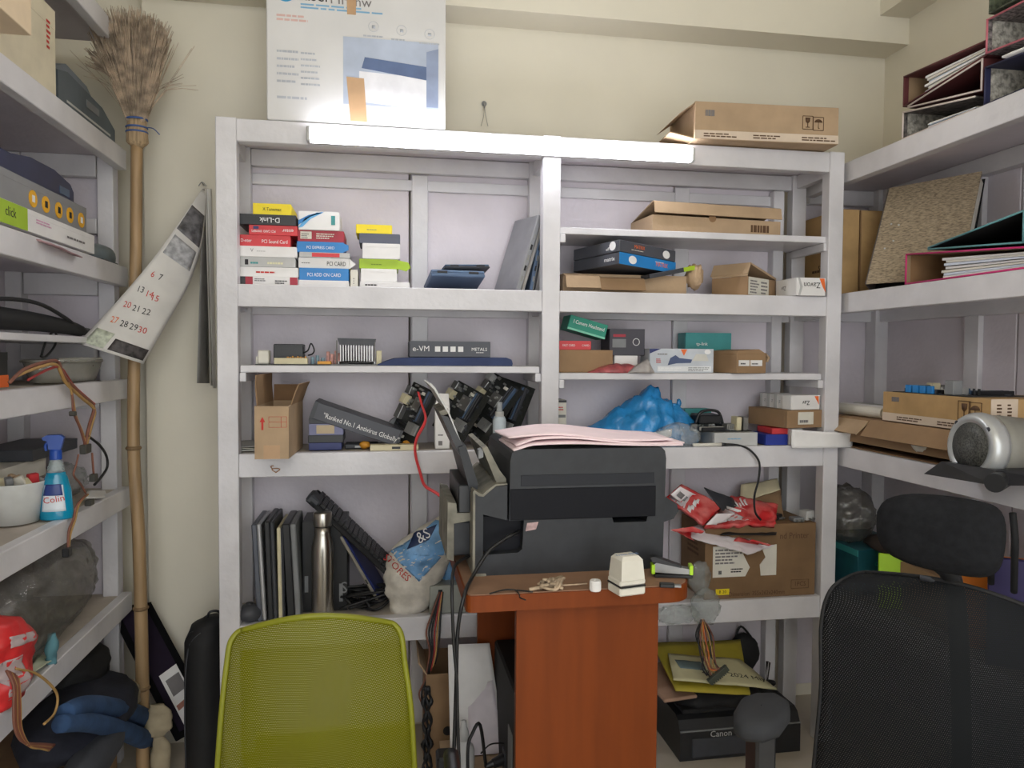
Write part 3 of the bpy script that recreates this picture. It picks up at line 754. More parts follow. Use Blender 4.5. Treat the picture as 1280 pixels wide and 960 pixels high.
# open tray carton beneath
def open_box(t, w, d, h, m=CARD, th=.003):
    b = B(); b.box(-w/2, w/2, 0, th, 0, h); b.obj('front_panel', m, t)
    b = B(); b.box(-w/2, w/2, d-th, d, 0, h); b.obj('rear_panel', m, t)
    for s in (-1, 1):
        b = B(); b.box(min(s*w/2, s*(w/2-th)), max(s*w/2, s*(w/2-th)), th, d-th, 0, h); b.obj('side_panel', m, t)
    b = B(); b.box(-w/2+th, w/2-th, th, d-th, 0, th); b.obj('bottom_panel', CARDIN, t)
x0, x1, _, _ = rect(704, 340, 858, 362, 2.30)
t = thing('open_carton', 'shallow open cardboard tray beneath the graphite motherboard boxes', 'box', ((x0+x1)/2, 2.30, Z2+.0005))
w = x1-x0; open_box(t, w, .18, .06)
b = B(); b.prism([(-.002, .058), (-.03, .05), (-.05, .012), (-.047, .011), (-.028, .047), (-.002, .055)], -w/2, -w/2+.11, 'x'); b.obj('front_flap', CARD, t)
b = B(); b.prism([(-.002, .05), (-.022, .046), (-.04, .008), (-.037, .007), (-.02, .043), (-.002, .047)], -w/2+.113, -w/2+.26, 'x'); b.obj('front_flap', CARD2, t)
p = W(828, 345, Y=2.275)
carton('thin_box', 'thin dark box with a green end sloping out of the cardboard tray', 'box', (p.x+.03, 2.262, Z2+.062), (.17, .16, .014), DKGREY, rot=rad(0, -12, 10), prints=[('F', (.75, 0, 1, 1), LIME)], lid=False)
b = B(); b.blob((0, 0, 0), .026, .035, .04, amp=.17, freq=1.6, seed=4, sub=4, crease=True)
crumple('crumpled_paper', 'crumpled brown paper between the two cardboard cartons on the upper right shelf', 'paper', W(868, 346, Y=2.30), b, CARD)
# carton with raised lid and white label
cor = Vector((1.160, 2.262, 0)); ya = 35; fx = Vector((math.cos(math.radians(ya)), math.sin(math.radians(ya)), 0)); wm = .2
c0 = cor+fx*wm/2; D = (wm, .13, .062)
t = carton('open_carton', 'cardboard carton with a lifted lid and white address label on the upper right shelf', 'box', (c0.x, c0.y, Z2+.0005), D, CARD2, rot=rad(0, 0, ya), lid=False, flap=False,
           prints=[('F', (.03, .05, .72, .98), OFFW, 'paper_label')], fine=[('F', .08, .15, .4, .9, 5, INKG), ('F', .45, .15, .68, .9, 4, INKG)])
b = B(); b.prism([(-wm/2, .0625), (-wm/2-.0, .066), (-wm/2+.02, .108), (wm/2, .07), (wm/2, .0625), (-wm/2+.02, .102)], .0, .13); b.obj('lid', CARD, t)
b = B(); b.prism([(-wm/2-.001, .07), (-wm/2+.02, .108), (-wm/2+.0215, .105), (-wm/2+.0015, .067)], -.0, .135); b.obj('lid_flap', CARD, t)
# small white box with orange swoosh at the right post
t, _ = stackbox('small_box', 'small white box with an orange corner swoosh beside the right post', 'box', (996, 345, 1032, 367), 2.228, Z2+.0008, .13, WHITE,
                prints=[('F', [(.78, .98), (.95, .98), (1, .2), (.9, .5)], INKO, 'printed_swoosh'), ('F', [(.1, 1), (.2, .5), (.12, 0), (.06, 0), (.12, .5), (.04, 1)], LGREY, 'printed_swoosh')],
                texts=[('F', .52, .6, .026, 'Zavon', INK, True, .9), ('L', .4, .5, .02, 'Zav', INKG, True)])

# ================================================================== row 2 left (thin shelf)
ZA = 1.2585
t = thing('power_board', 'bare circuit board with a black transformer and cream connector on the thin left shelf', 'circuit board', W(365, 457, Y=2.29))
t.location.z = ZA
def PX_(px, Y): return W(px, 450, Y=Y).x-t.location.x
def HX(py, Y=2.29): return W(370, py, Y=Y).z-ZA
b = B(); b.box(PX_(320, 2.29), PX_(414, 2.29), -.015, .13, .0, .003); b.obj('circuit_board', PCBM, t)
b = B(); b.box(PX_(322, 2.29), PX_(336, 2.29), 0, .04, .003, HX(438), c=.003); b.box(PX_(319, 2.29), PX_(322, 2.29), .01, .03, .003, HX(446)); b.obj('white_socket', OFFW, t)
b = B(); x0, x1 = PX_(340, 2.29), PX_(378, 2.29); b.box(x0, x1, .03, .08, .012, HX(430), c=.002)
for k in range(4): b.box(x0+.006+k*.026, x0+.012+k*.026, .028, .032, HX(432), HX(431))
b.obj('heat_sink', BLACK, t)
b = B(); b.box(PX_(343, 2.29), PX_(385, 2.29), -.008, .008, .003, HX(447.5), c=.001); b.obj('cream_connector', BEIGE, t)
b = B()
for k in range(8): b.box(PX_(358+k*3.2, 2.29), PX_(360+k*3.2, 2.29), .01, .02, .003, HX(445)+rnd.uniform(-.004, .002))
b.obj('amber_coils', AMBER, t)
b = B()
for k, (px, hh, rr) in enumerate(((390, 446, .006), (396, 444, .005), (403, 447, .006))): b.cyl((PX_(px, 2.29), .02, .003), (PX_(px, 2.29), .02, HX(hh)), rr, n=12)
b.obj('capacitors', mat('blue_grey_part', (120, 146, 160), .5), t)
b = B(); b.box(PX_(397, 2.29), PX_(414, 2.29), -.01, .01, .003, .012, c=.001); b.obj('amber_block', AMBER, t)
b = B(); b.tube([(PX_(378, 2.29), .03, HX(441)), (PX_(384, 2.29), .02, HX(438)), (PX_(388, 2.29), .02, HX(429)), (PX_(392, 2.29), .02, HX(437)), (PX_(390, 2.29), .02, HX(442)), (PX_(384, 2.29), .03, HX(444))], .0022); b.obj('black_lead', WIREK, t)
b = B()
for px, py in ((409, 439), (414, 442), (419, 438), (423, 441)): b.box(PX_(px-2, 2.29), PX_(px+2, 2.29), .03, .05, .003, HX(py), c=.001)
b.obj('red_white_plugs', mat('dull_pink', (196, 140, 130), .5, var=.3, scale=60), t)
t = thing('cpu_cooler', 'processor cooler with silver fins and a dark fan on the thin left shelf', 'cooler', W(446, 455, Y=2.30)); t.location.z = ZA
x0 = -.055
b = B(); b.box(x0-.02, .075, -.02, .1, 0, .003); b.obj('circuit_board', GREY, t)
for k in range(13):
    b = B(); b.box(x0+.006+k*.0078, x0+.0085+k*.0078, 0, .07, .012, .062); b.obj('fin', ALU, t)
b = B(); b.prism([(x0-.002, .082), (x0+.112, .08), (x0+.106, .06), (x0+.004, .062)], -.004, .076); b.obj('fan_housing', DKGREY, t)
b = B(); b.box(x0, x0+.11, .0, .07, .004, .012); b.obj('sink_base', METAL, t)
for s in (x0-.004, x0+.108):
    b = B(); b.cyl((s, .002, .004), (s, .002, .075), .002, n=8); b.obj('retaining_clip', METAL, t)
b = B(); b.box(.058, .074, .01, .05, .003, .045, c=.001); b.obj('beige_port', BEIGE, t)
b = B(); b.tube([(-.05, -.012, .008), (-.02, -.018, .009), (.03, -.018, .008), (.05, -.01, .008)], lambda q: .0045*(1-.5*abs(q-.4))); b.obj('black_lead', WIREK, t)
# blue sleeve and VM box on it
SLEEVE = mat('navy_fabric', (58, 70, 108), .85, var=.12, scale=8, bump=.3, bscale=200)
x0, x1, _, _ = rect(472, 446, 641, 457, 2.275)
b = B(); prof = [(0, 0), (0, .004), (.02, .012), (.05, .022), (.1, .025), (x1-x0-.02, .026), (x1-x0-.004, .02), (x1-x0, .008), (x1-x0-.002, 0)]
b.prism(prof, 0, .2); o = b.obj('laptop_sleeve', SLEEVE, None, loc=(x0, 2.275, ZA)); tag(o, 'navy fabric laptop sleeve lying under the graphite icon box', 'sleeve')
x0, x1, z0, z1 = rect(512, 427, 613, 447, 2.285)
VMG = mat('vm_box_graphite', (74, 77, 86), .5, var=.05)
D = (x1-x0, .16, .048)
t = carton('router_box', 'graphite box with four white icons lying on the navy sleeve', 'box', ((x0+x1)/2, 2.285, ZA+.0265), D, VMG, texts=[('F', .14, .52, .024, 'e-VM', INKW), ('F', .86, .5, .014, 'METALS', INKW)],
           fine=[('F', .82, .28, .96, .36, 1, INKW)])
for k in range(4): decal(D, 'F', (.31+.095*k, .34, .375+.095*k, .68), INKW, t, 'white_icon', .0014)
# plastic-cover strap
# ================================================================== row 2 right (thin shelf)
ZB_ = 1.2385
t, zt = stackbox('small_carton', 'plain cardboard carton under the red box beside the middle post', 'box', (699, 435, 766, 463), 2.305, ZB_, .14, CARD2)
t, zr = stackbox('small_box', 'flat red box lying on the plain carton beside the middle post', 'box', (699, 424, 739, 435), 2.315, zt, .12, RED, texts=[('F', .3, .5, .010, 'FAST CARD', INKW, False, .8), ('F', .82, .5, .009, 'CARD', INKW)])
p = W(706, 420, Y=2.31)
D = (.128, .1, .046)
t = carton('small_box', 'teal green box tipped across the red box on the lower thin shelf', 'box', (p.x+.07, 2.312, zr+.022), D, GREENC, rot=rad(0, 15, 0), texts=[('F', .52, .62, .017, 'I Camera Headstand', INKW, False, .75)], prints=[('F', (0, 0, 1, .14), mat('pale_green_line', (120, 196, 170), .5))])
t, z_ = stackbox('small_box', 'small white box beneath the charcoal box on the lower thin shelf', 'box', (768, 443, 797, 464), 2.33, ZB_, .08, WHITE)
DKB = mat('charcoal_card', (62, 60, 70), .5, var=.06)
t, _ = stackbox('small_box', 'tall charcoal box with a grey label and round emblem on the lower thin shelf', 'box', (762, 410, 806, 443), 2.325, z_, .1, DKB, prints=[('F', (.08, .3, .46, .62), GREY, 'paper_label'), ('F', (.1, .7, .45, .8), DKRED)])
b = B(); b.tube([(.03+math.cos(a)*.011, -.001, .044+math.sin(a)*.011) for a in [2*math.pi*i/18 for i in range(19)]], .0012, n=5, sub=1); b.obj('printed_ring', INKW, t)
b = B(); b.ridge([(-.12, .002, .01), (-.08, .014, .03), (-.03, .026, .04), (.02, .03, .04), (.045, .018, .03), (.06, .004, .02)], 0, amp=.35, seed=3)
crumple('plastic_bag', 'crumpled dull red plastic bag in front of the small white box', 'bag', (W(780, 465, Y=2.30).x, 2.297, ZB_), b, mat('red_film', (176, 88, 92), .4, var=.3, scale=30))
b = B(); b.ridge([(-.05, .004, .01), (-.02, .03, .025), (.01, .038, .03), (.03, .006, .02)], 0, amp=.35, seed=8)
crumple('plastic_bag', 'crumpled grey plastic bag beside the silver camera box', 'bag', (W(801, 465, Y=2.285).x, 2.262, ZB_), b, mat('grey_film', (158, 152, 148), .35, var=.15, scale=30))
x0, x1, z0, z1 = rect(812, 435, 892, 465, 2.285); D = (x1-x0, .09, z1-z0)
SILV = mat('silver_printed_card', (196, 202, 210), .35, var=.08, scale=12)
t = carton('camera_box', 'silver-white printed camera box with an orange arrow on the lower thin shelf', 'box', ((x0+x1)/2, 2.285, ZB_), D, SILV,
           prints=[('F', [(0, .8), (0, 1), (.17, 1)], DKBLUE, 'printed_corner'), ('F', [(.48, .98), (.58, .98), (.53, .72)], INKO, 'printed_arrow'), ('F', (.12, .06, .96, .28), mat('pale_print', (224, 226, 228), .5), 'paper_label'),
                   ('F', [(.28, .32), (.32, .62), (.4, .74), (.46, .62), (.66, .56), (.64, .42), (.42, .4)], mat('print_slate', (70, 84, 120), .5), 'printed_camera'), ('F', [(.66, .5), (.72, .8), (.88, .78), (.92, .5)], mat('print_pale_grey', (210, 208, 200), .5), 'printed_camera')],
           fine=[('F', .12, .76, .34, .84, 1, INKG), ('F', .6, .08, .94, .26, 3, GREY), ('F', .14, .1, .5, .26, 2, INKW), ('F', .1, .42, .18, .62, 3, INKR)])
b = B(); b.lathe([(.011, 0), (.011, .0005)], n=20, M=Matrix.Translation((D[0]*.4, -.0012, D[2]*.88)) @ Matrix.Rotation(R90, 4, 'X') @ Matrix.Scale(.7, 4, (0, 1, 0))); b.obj('white_badge', INKW, t)
t, _ = stackbox('router_box', 'teal router box standing behind the silver camera box', 'box', (857, 415, 914, 464), 2.40, ZB_, .07, TEAL, texts=[('F', .35, .72, .016, 'tp-link', INKW)])
D = (.12, .17, .062); p = W(921, 468, Y=2.235)
t = carton('small_carton', 'brown cardboard carton with two white stickers overhanging the lower thin shelf', 'box', (p.x+.055, 2.244, ZB_+.0005), D, CARD2, rot=rad(0, 0, 14), flap=False, lid=False,
           prints=[('F', (.06, .38, .42, .68), WHITE, 'paper_label'), ('F', (.46, .38, .86, .68), WHITE, 'paper_label')], fine=[('F', .12, .46, .36, .6, 1, INK), ('F', .5, .46, .8, .58, 1, INK)])
b = B(); b.prism([(-.06, .0615), (-.055, .072), (.03, .078), (.062, .062)], .0, .17); b.obj('lid', CARD2, t)
b = B(); b.prism([(.058, .066), (.075, .05), (.066, .036), (.06, .037), (.067, .05)], -.002, .15); b.obj('end_flap', CARD, t)
# ================================================================== row 3 left
ZC3 = Z3+.0005
def qsheet(P, amp=.004, freq=18, seed=0, n=18, th=.0012, M=None, lift=None):
    """crumpled sheet over four world corners a,b,c,d (u: a->b, v: a->d), returned as collector local to corner a"""
    a, b, c, d = [Vector(p) for p in P]; nn = (b-a).cross(d-a).normalized(); off = Vector((seed*2.7, seed*.9, seed*4.4))
    def fn(u, v):
        p = a*(1-u)*(1-v)+b*u*(1-v)+c*u*v+d*(1-u)*v
        k = noise.noise(p*freq+off)+.6*(abs(noise.noise(p*freq*2.2+off))*2-.5)
        q = p+nn*amp*k
        if lift: q += nn*lift(u, v)
        return q-a
    bb = B(); bb.sheet(fn, n, n, th=th); return bb, a
def qthing(name, label, cat, P, m, group=None, **k):
    bb, a = qsheet(P, **k); o = bb.obj(name, m, None, loc=a); return tag(o, label, cat, group)
# open tall carton overhanging the shelf edge
Yc = 2.125
x0, x1, _, _ = rect(318, 512, 361, 576, Yc); w = x1-x0
t = thing('open_carton', 'tall open cardboard carton with raised flaps overhanging the shelf edge', 'box', ((x0+x1)/2, Yc, ZC3), rad(0, 0, -2))
h = .146; d = .27
open_box(t, w, d, h)
b = B(); b.prism([(-w/2, h), (-w/2-.004, h+.05), (-w/2-.003, h+.085), (-w/2-.0005, h+.085), (-w/2-.0012, h+.05), (-w/2+.003, h)], .03, d); b.obj('flap', CARD2, t)
b = B(); b.prism([(w/2-.003, h), (w/2+.012, h+.045), (w/2+.02, h+.06), (w/2+.022, h+.058), (w/2+.015, h+.044), (w/2, h)], .05, d); b.obj('flap', CARD2, t)
b = B(); b.prism([(d-.003, h), (d+.006, h+.05), (d+.0085, h+.05), (d, h)], -w/2+.004, w/2-.004, 'x'); b.obj('flap', CARDIN, t)
b = B(); b.prism([(-w/2, 0), (w/2, 0), (w/2, .0), (w/2, .003)], 0, .001)
b = B(); b.prism([(.003, h), (.02, h-.045), (.0225, h-.044), (.0055, h)], -w/2+.004, w/2-.004, 'x'); b.obj('flap', CARDIN, t)
D = (w, d, h)
decal(D, 'F', (.26, .0, .74, .26), TAPE, t, 'packing_tape'); decal(D, 'F', [(.2, .55), (.26, .55), (.26, .7), (.31, .7), (.23, .8), (.15, .7), (.2, .7)], INKR, t, 'printed_arrow')
b = B()
for p, q in (((.42, .6), (.94, .6)), ((.94, .6), (.94, .8)), ((.94, .8), (.42, .8)), ((.42, .8), (.42, .6)), ((.42, .7), (.94, .7)), ((.78, .6), (.78, .8))):
    b.tube([(-w/2+w*p[0], -.0003, h*p[1]), (-w/2+w*q[0], -.0003, h*q[1])], .0006, n=4, sub=1)
b.obj('printed_grid', INKR, t)
# strands of tape beneath the open carton and papers behind it
for k in range(3):
    p = W(312-k*2, 560-k*3, Y=2.31)
    qthing('paper_sheet', ('lowest', 'middle', 'topmost')[k]+' of the loose papers left of the tall open carton', 'paper', [(p.x-.045, 2.30, ZC3+.002+.006*k), (p.x+.05, 2.30, ZC3+.003+.006*k), (p.x+.05, 2.46, ZC3+.004+.006*k), (p.x-.045, 2.46, ZC3+.002+.006*k)], (PAPER, OFFW, LGREY)[k], group='loose papers beside the open carton', amp=.002, seed=k, n=8)
# blue-black disc boxes with the antivirus box across them
zz = ZC3
for i, (r, m, lab, kw) in enumerate([((386, 558, 427, 567), DKBLUE, 'dark blue thin box at the bottom under the antivirus box', {}),
    ((385, 549, 429, 558), BLACK, 'black thin box second from the bottom under the antivirus box', {}),
    ((386, 535, 429, 549), mat('violet_grey_card', (122, 124, 158), .5), 'violet-grey box with tan label under the antivirus box', dict(prints=[('F', (.22, .15, .74, .9), mat('tan_label', (190, 172, 142), .6), 'paper_label')])),
    ((386, 528, 418, 535), DKGREY, 'thin graphite box topmost under the antivirus box', {})]):
    _, zz = stackbox('disc_box', lab, 'box', r, 2.302+.002*i, zz, .13, m, group='boxes under the antivirus box', **kw)
a, c = W(386.5, 522, Y=2.295), W(497, 559, Y=2.295)
L_ = (c-a).length; ang = math.atan2(a.z-c.z, c.x-a.x)
t = thing('software_box', 'long black antivirus box with white slogan sloping down from the disc boxes', 'box', (a.x, 2.30, a.z), (0, ang, 0))
b = B(); b.box(0, L_, 0, .15, 0, .052, c=.0015); b.obj('body', GREYC, t)
b = B(); b.box(-.0006, .012, -.0006, .15, -.0006, .0526); b.obj('end_band', DKGREY, t)
b = B(); b.box(L_-.008, L_+.0006, -.0006, .15, -.0006, .0526); b.obj('end_band', BLACK, t)
lettering('"Ranked No.1 Antivirus Globally"', INKW, t, (L_*.56, -.001, .02), (R90, 0, 0), .0215, sx=.82)
# small things on the board
t = thing('metal_bracket', 'cream metal bracket plate with a dark socket lying at the shelf edge', 'bracket', W(492, 563, Y=2.27)); t.location.z = ZC3
b = B(); b.box(-.07, .075, 0, .04, 0, .017, c=.001); b.obj('plate', BEIGE, t)
b = B(); b.box(-.005, .02, -.001, .002, .005, .012); b.obj('socket', BLACK, t)
for k, (px, w_) in enumerate(((456, .016), (508, .014))):
    p = W(px, 556, Y=2.30); b = B(); b.blob((0, 0, .012), w_, .012, .012, amp=.3, seed=k+2, sub=3, flat=-.012)
    crumple('ribbon_plug', ('orange ribbon plug under the tip of the antivirus box', 'amber plug behind the cream metal bracket')[k], 'connector', (p.x, 2.325, ZC3), b, AMBER)
t = thing('hard_disk', 'dark flat drive lying between the blue boxes and cream bracket', 'drive', (W(452, 560, Y=2.34).x, 2.33, ZC3))
b = B(); b.box(-.05, .05, 0, .07, 0, .014, c=.002); b.obj('case', DKGREY, t); b = B(); b.box(-.02, .01, -.001, .002, .003, .009); b.obj('socket', METAL, t)
t = thing('fan_heatsink', 'grey ribbed fan cooler behind the antivirus box', 'cooler', (W(500, 540, Y=2.42).x, 2.42, ZC3))
b = B(); b.cyl((0, 0, .045), (0, .035, .045), .045, n=24); b.obj('hub', GREY, t)
for k in range(16):
    a_ = 2*math.pi*k/16; b = B(); b.box(-.0015, .0015, -.006, .03, .014, .05, M=Matrix.Translation((0, 0, .045)) @ Matrix.Rotation(a_, 4, 'Y') @ Matrix.Translation((0, 0, -.006))); b.obj('fin', GREY, t)
# white slim carton standing
stackbox('slim_box', 'slim tall white carton standing in front of the leaning motherboards', 'box', (544, 507, 562, 562), 2.295, ZC3, .05, WHITE, fine=[('F', .2, .3, .7, .36, 1, INKG)], prints=[('F', (.22, .08, .5, .18), INKG)])
p = W(553, 507, Y=2.295); 
t = thing('paper_cone', 'white folded paper end topping the slim tall carton', 'paper', (p.x, 2.30, p.z+.002)); b = B()
b.add([(-.022, 0, 0), (.022, 0, 0), (.022, .045, 0), (-.022, .045, 0), (-.012, .012, .034), (.02, .012, .034), (.02, .03, .034), (-.012, .03, .034)], [(0, 3, 2, 1), (4, 5, 6, 7), (0, 1, 5, 4), (1, 2, 6, 5), (2, 3, 7, 6), (3, 0, 4, 7)]); b.obj('fold', PAPER, t)
# leaning motherboards
def board(label, pxa, pya, pxb, pyb, Y, yaw, dep, seed, m=PCBM):
    a, c = W(pxa, pya, Y=Y), W(pxb, pyb, Y=Y)
    up = c-a; L = up.length; up.normalize()
    back = Vector((-math.sin(math.radians(yaw)), math.cos(math.radians(yaw)), 0)); back = (back-up*back.dot(up)).normalized()
    # local x = back, local z = up, local -y faces the viewer side
    y = up.cross(back)
    if y.dot(a-CAM) < 0: y = -y; 
    M = Matrix((y.cross(up), y, up)).transposed()
    t = thing('motherboard', label, 'motherboard', a, M.to_euler(), 'old motherboards leaning on the shelf')
    if (y.cross(up)).dot(back) < 0: t.location = a+back*dep
    pcb(t, dep, L, seed, m)
board('motherboard leaning behind the slim white carton, first of the leaning ones', 516, 560, 548, 492, 2.30, 40, .13, 1)
board('motherboard leaning just right of the slim white carton', 577, 556, 612, 497, 2.30, 42, .16, 2)
board('motherboard leaning between two others, left of the pale spray bottle', 604, 558, 655, 489, 2.30, 42, .16, 3)
board('motherboard leaning on the middle post behind the pale spray bottle', 640, 560, 669, 486, 2.30, 38, .17, 4)
# pale spray bottle
p = W(625, 560, Y=2.27)
t = thing('spray_bottle', 'pale blue pump bottle standing on the shelf behind the pink papers', 'bottle', (p.x, 2.285, ZC3))
PALEB = mat('pale_blue_plastic', (206, 218, 226), .35, var=.04)
b = B(); b.lathe([(.0, 0), (.02, 0), (.021, .004), (.021, .09), (.016, .1), (.0, .1)], n=24); b.obj('body', PALEB, t, smooth=True)
b = B(); b.lathe([(.0, .1), (.014, .1), (.014, .115), (.0, .115)], n=20); b.obj('collar', LGREY, t)
b = B(); b.lathe([(.0, .115), (.010, .115), (.009, .145), (.0, .146)], n=20); b.obj('cap', film('clear_cap', (214, 220, 224), .55), t)
# red flat cable
wire('data_cable', 'red flat data cable hanging from the leaning motherboards over the shelf edge', 'cable', [W(523, 490, Y=2.30), W(527, 505, Y=2.28), W(532, 525, Y=2.26), W(521, 548, Y=2.225), W(519, 566, Y=2.215), W(525, 590, Y=2.215), W(531, 607, Y=2.215), W(545, 616, Y=2.21), W(562, 629, Y=2.19)], .006, WIRER, n=8, flat=.3)
# ================================================================== row 3 right
t, _ = stackbox('slim_box', 'narrow white box with red print beside the middle post', 'box', (697, 488, 708, 545), 2.33, ZC3, .12, OFFW, prints=[('F', (0, .95, 1, 1), BLACK), ('F', (.05, .62, .9, .68), GREY)], fine=[('F', .1, .78, .9, .88, 2, INKR)])
BLUEBAG = mat('blue_polythene', (48, 140, 204), .2, var=.16, scale=16, bump=1.0, bscale=46)
st = [(712, 545, .02), (722, 536, .04), (745, 530, .06), (770, 512, .07), (790, 498, .075), (811, 485, .07), (826, 495, .065), (838, 507, .06), (850, 516, .05), (864, 524, .03), (872, 536, .01)]
Yb = 2.375; x00 = W(790, 540, Y=Yb).x
S = [(W(a, b_, Y=Yb).x-x00, max(.004, W(a, b_, Y=Yb).z-ZC3), c) for a, b_, c in st]
b = B(); b.ridge(S, 0, amp=.17, freq=26, seed=2, n=28, sub=6, p=.7)
t = thing('plastic_bag', 'crumpled bright blue polythene bag heaped on the right middle shelf', 'bag', (x00, Yb, ZC3)); b.obj('bag_body', BLUEBAG, t)
k0 = S[7]; b = B(); b.blob((k0[0]+.012, 0, k0[1]-.006), .018, .014, .012, amp=.4, seed=5, sub=3, crease=True); b.blob((k0[0]+.03, 0, k0[1]+.008), .008, .006, .014, amp=.3, seed=7, sub=3); b.obj('knot', BLUEBAG, t)
p = W(800, 552, Y=2.262); qthing('paper_sheet', 'loose white card sheet propped in front of the blue polythene bag', 'paper', [(p.x-.02, 2.25, ZC3+.012), (p.x+.10, 2.25, ZC3+.036), (p.x+.11, 2.268, ZC3+.058), (p.x-.02, 2.30, ZC3+.03)], PAPER, amp=.001, n=6, th=.002)
CLEAR = film('clear_bubble_film', (206, 212, 214), .34, rough=.1, bump=1.0, bscale=34, vary=.12)
b = B(); b.blob((0, 0, .035), .07, .045, .04, amp=.13, freq=2.4, seed=9, sub=4, flat=-.034, crease=True)
crumple('bubble_wrap', 'crumpled clear bubble wrap beside the blue polythene bag', 'bubble wrap', (W(848, 545, Y=2.27).x, 2.278, ZC3), b, CLEAR)
b = B(); b.box(-.06, .06, 0, .06, 0, .022, c=.002); o = b.obj('flat_box', OFFW, None, loc=(W(832, 552, Y=2.30).x, 2.325, ZC3)); tag(o, 'low off-white box half hidden behind the bubble wrap', 'box')
stackbox('router_box', 'teal box lying behind the blue polythene bag and the motherboard', 'box', (856, 510, 889, 549), 2.43, ZC3, .05, TEAL, fine=[('F', .4, .5, .8, .8, 2, INK)])
t, zt = stackbox('small_box', 'pale box with faint lettering under the flat motherboard', 'box', (893, 541, 947, 557), 2.265, ZC3, .14, LGREY, fine=[('F', .3, .5, .75, .65, 1, INKBL)])
t = thing('motherboard', 'motherboard with a black fan bracket lying on the pale box', 'motherboard', (W(872, 540, Y=2.28).x, 2.285, zt+.002), rad(-88, 0, 4))
pcb(t, .2, .14, 6)
b = B(); b.box(.03, .11, -.05, -.02, .04, .11, c=.004); b.obj('fan_bracket', BLACK, t)
b = B(); b.tube([(.02, -.02, .05), (.04, -.06, .05), (.1, -.06, .05), (.12, -.02, .05)], .005); b.obj('bracket_arm', BLACK, t)
for k in range(2):
    b = B(); b.box(.15+.025*k, .168+.025*k, -.045, 0, .01, .05, c=.002); b.obj('port', (BEIGE, METAL)[k], t)
t, zt2 = stackbox('small_box', 'dark blue flat box beside the pale one at the right shelf edge', 'box', (957, 543, 985, 556), 2.265, ZC3, .12, mat('royal_blue_card', (38, 58, 150), .4))
stackbox('small_box', 'small red box lying on the dark blue flat box', 'box', (965, 536, 986, 543), 2.275, zt2, .1, RED)
# cardboard carton with the white boxes on it, propped on a white block
t, zw = stackbox('foam_block', 'white block propping up the labelled carton at the right post', 'block', (987, 538, 1003, 559), 2.262, ZC3, .16, WHITE, lid=False, flap=False)
D = (.155, .2, .058); p = W(979, 540, Y=2.262)
zc = max(zw, zt2+.02)+.001
t = carton('flat_carton', 'flat cardboard carton with a white barcode label under the white boxes', 'box', (p.x+.075, 2.25, zc), D, CARD2, rot=rad(0, 0, 10), prints=[('F', (.28, .2, .68, .9), OFFW, 'paper_label')], fine=[('F', .32, .3, .64, .6, 1, INKG)])
for k in range(4):
    carton('small_box', ('nearest', 'second', 'third', 'farthest')[k]+' of the small white boxes in a row on the flat carton', 'box', (p.x+.074-k*.006, 2.254+k*.048, zc+.0597), (.115-.012*k, .046, .047), WHITE, rot=rad(0, 0, 10), group='white boxes on the flat carton',
           prints=[('F', [(.8, .95), (.94, .95), (.97, .35), (.9, .6)], INKO, 'printed_swoosh')] if k == 0 else [('L', (0, 0, .3, 1), LGREY)], texts=[('F', .5, .5, .02, 'Zav', INK, True)] if k == 0 else [('L', .6, .5, .012, 'Z', INKG)])
# rolled paper across the right post
a, c = W(988, 548, Y=2.232), W(1066, 549, Y=2.22)
b = B(); b.sheet(lambda u, v: Vector(((c.x-a.x)*u+(.012*v if u > .5 else 0), -.012*math.sin(u*3)+.004*math.sin(v*3), -.03+.06*v+(-.016*u*v))), 14, 6, th=.0015)
o = b.obj('paper_sheet', PAPER, None, loc=(a.x, 2.222, a.z)); tag(o, 'stiff off-white paper strip sticking out past the right post', 'paper')
# white rod with its black lead
t = thing('soldering_iron', 'white soldering iron lying at the shelf edge with a black lead', 'tool', W(866, 554, Y=2.252)); t.location.z = ZC3+.006
e = W(909, 556, Y=2.252).x-t.location.x
b = B(); b.cyl((0, 0, 0), (e*.84, .004, 0), .0055, n=12); b.obj('handle', OFFW, t, smooth=True)
b = B(); b.cyl((e*.84, .004, 0), (e, .005, 0), .0058, .004, n=12); b.obj('sleeve', BLACK, t, smooth=True)
P0 = Vector(t.location)
b = B(); b.tube([Vector((e, .005, 0)), W(925, 557, Y=2.25)-P0, W(938, 563, Y=2.232)-P0, W(949, 578, Y=2.225)-P0, W(948, 600, Y=2.225)-P0, W(943, 620, Y=2.225)-P0, W(944, 640, Y=2.225)-P0, W(951, 650, Y=2.23)-P0], .0035); b.obj('lead', WIREK, t)

# ================================================================== bottom row left
ZD = Z4+.0005
MLAP = 'laptops standing on edge on the bottom shelf'
def stand(label, px0, px1, py_top, Y, dep, base, lid, edge, lean=0):
    x0, x1 = W(px0, 720, Y=Y).x, W(px1, 720, Y=Y).x; top = W((px0+px1)/2, py_top, Y=Y).z
    # local x -> up, local y -> back, local z(thickness) -> right
    R = Matrix(((0, 0, 1), (0, 1, 0), (1, 0, 0))); R = Matrix(((0, 0, 1), (0, -1, 0), (1, 0, 0)))
    t = laptop('laptop', label, (x0, Y+dep, ZD), (Matrix.Rotation(math.radians(lean), 3, 'Y') @ R).to_euler(), top-ZD, dep, x1-x0, base, lid, edge, group=MLAP)
    return t
SILVER = mat('silver_plastic', (176, 176, 178), .35, metal=.5, var=.05)
stand('silver-edged grey laptop standing on edge, leftmost on the bottom shelf', 321, 333, 655, 2.275, .2, mat('slate_plastic', (86, 90, 100), .4, metal=.3), SILVER, METAL, -3)
stand('thick black laptop standing on edge, second on the bottom shelf', 335, 347, 652, 2.27, .2, BLACK, DKGREY, BLACK, -2)
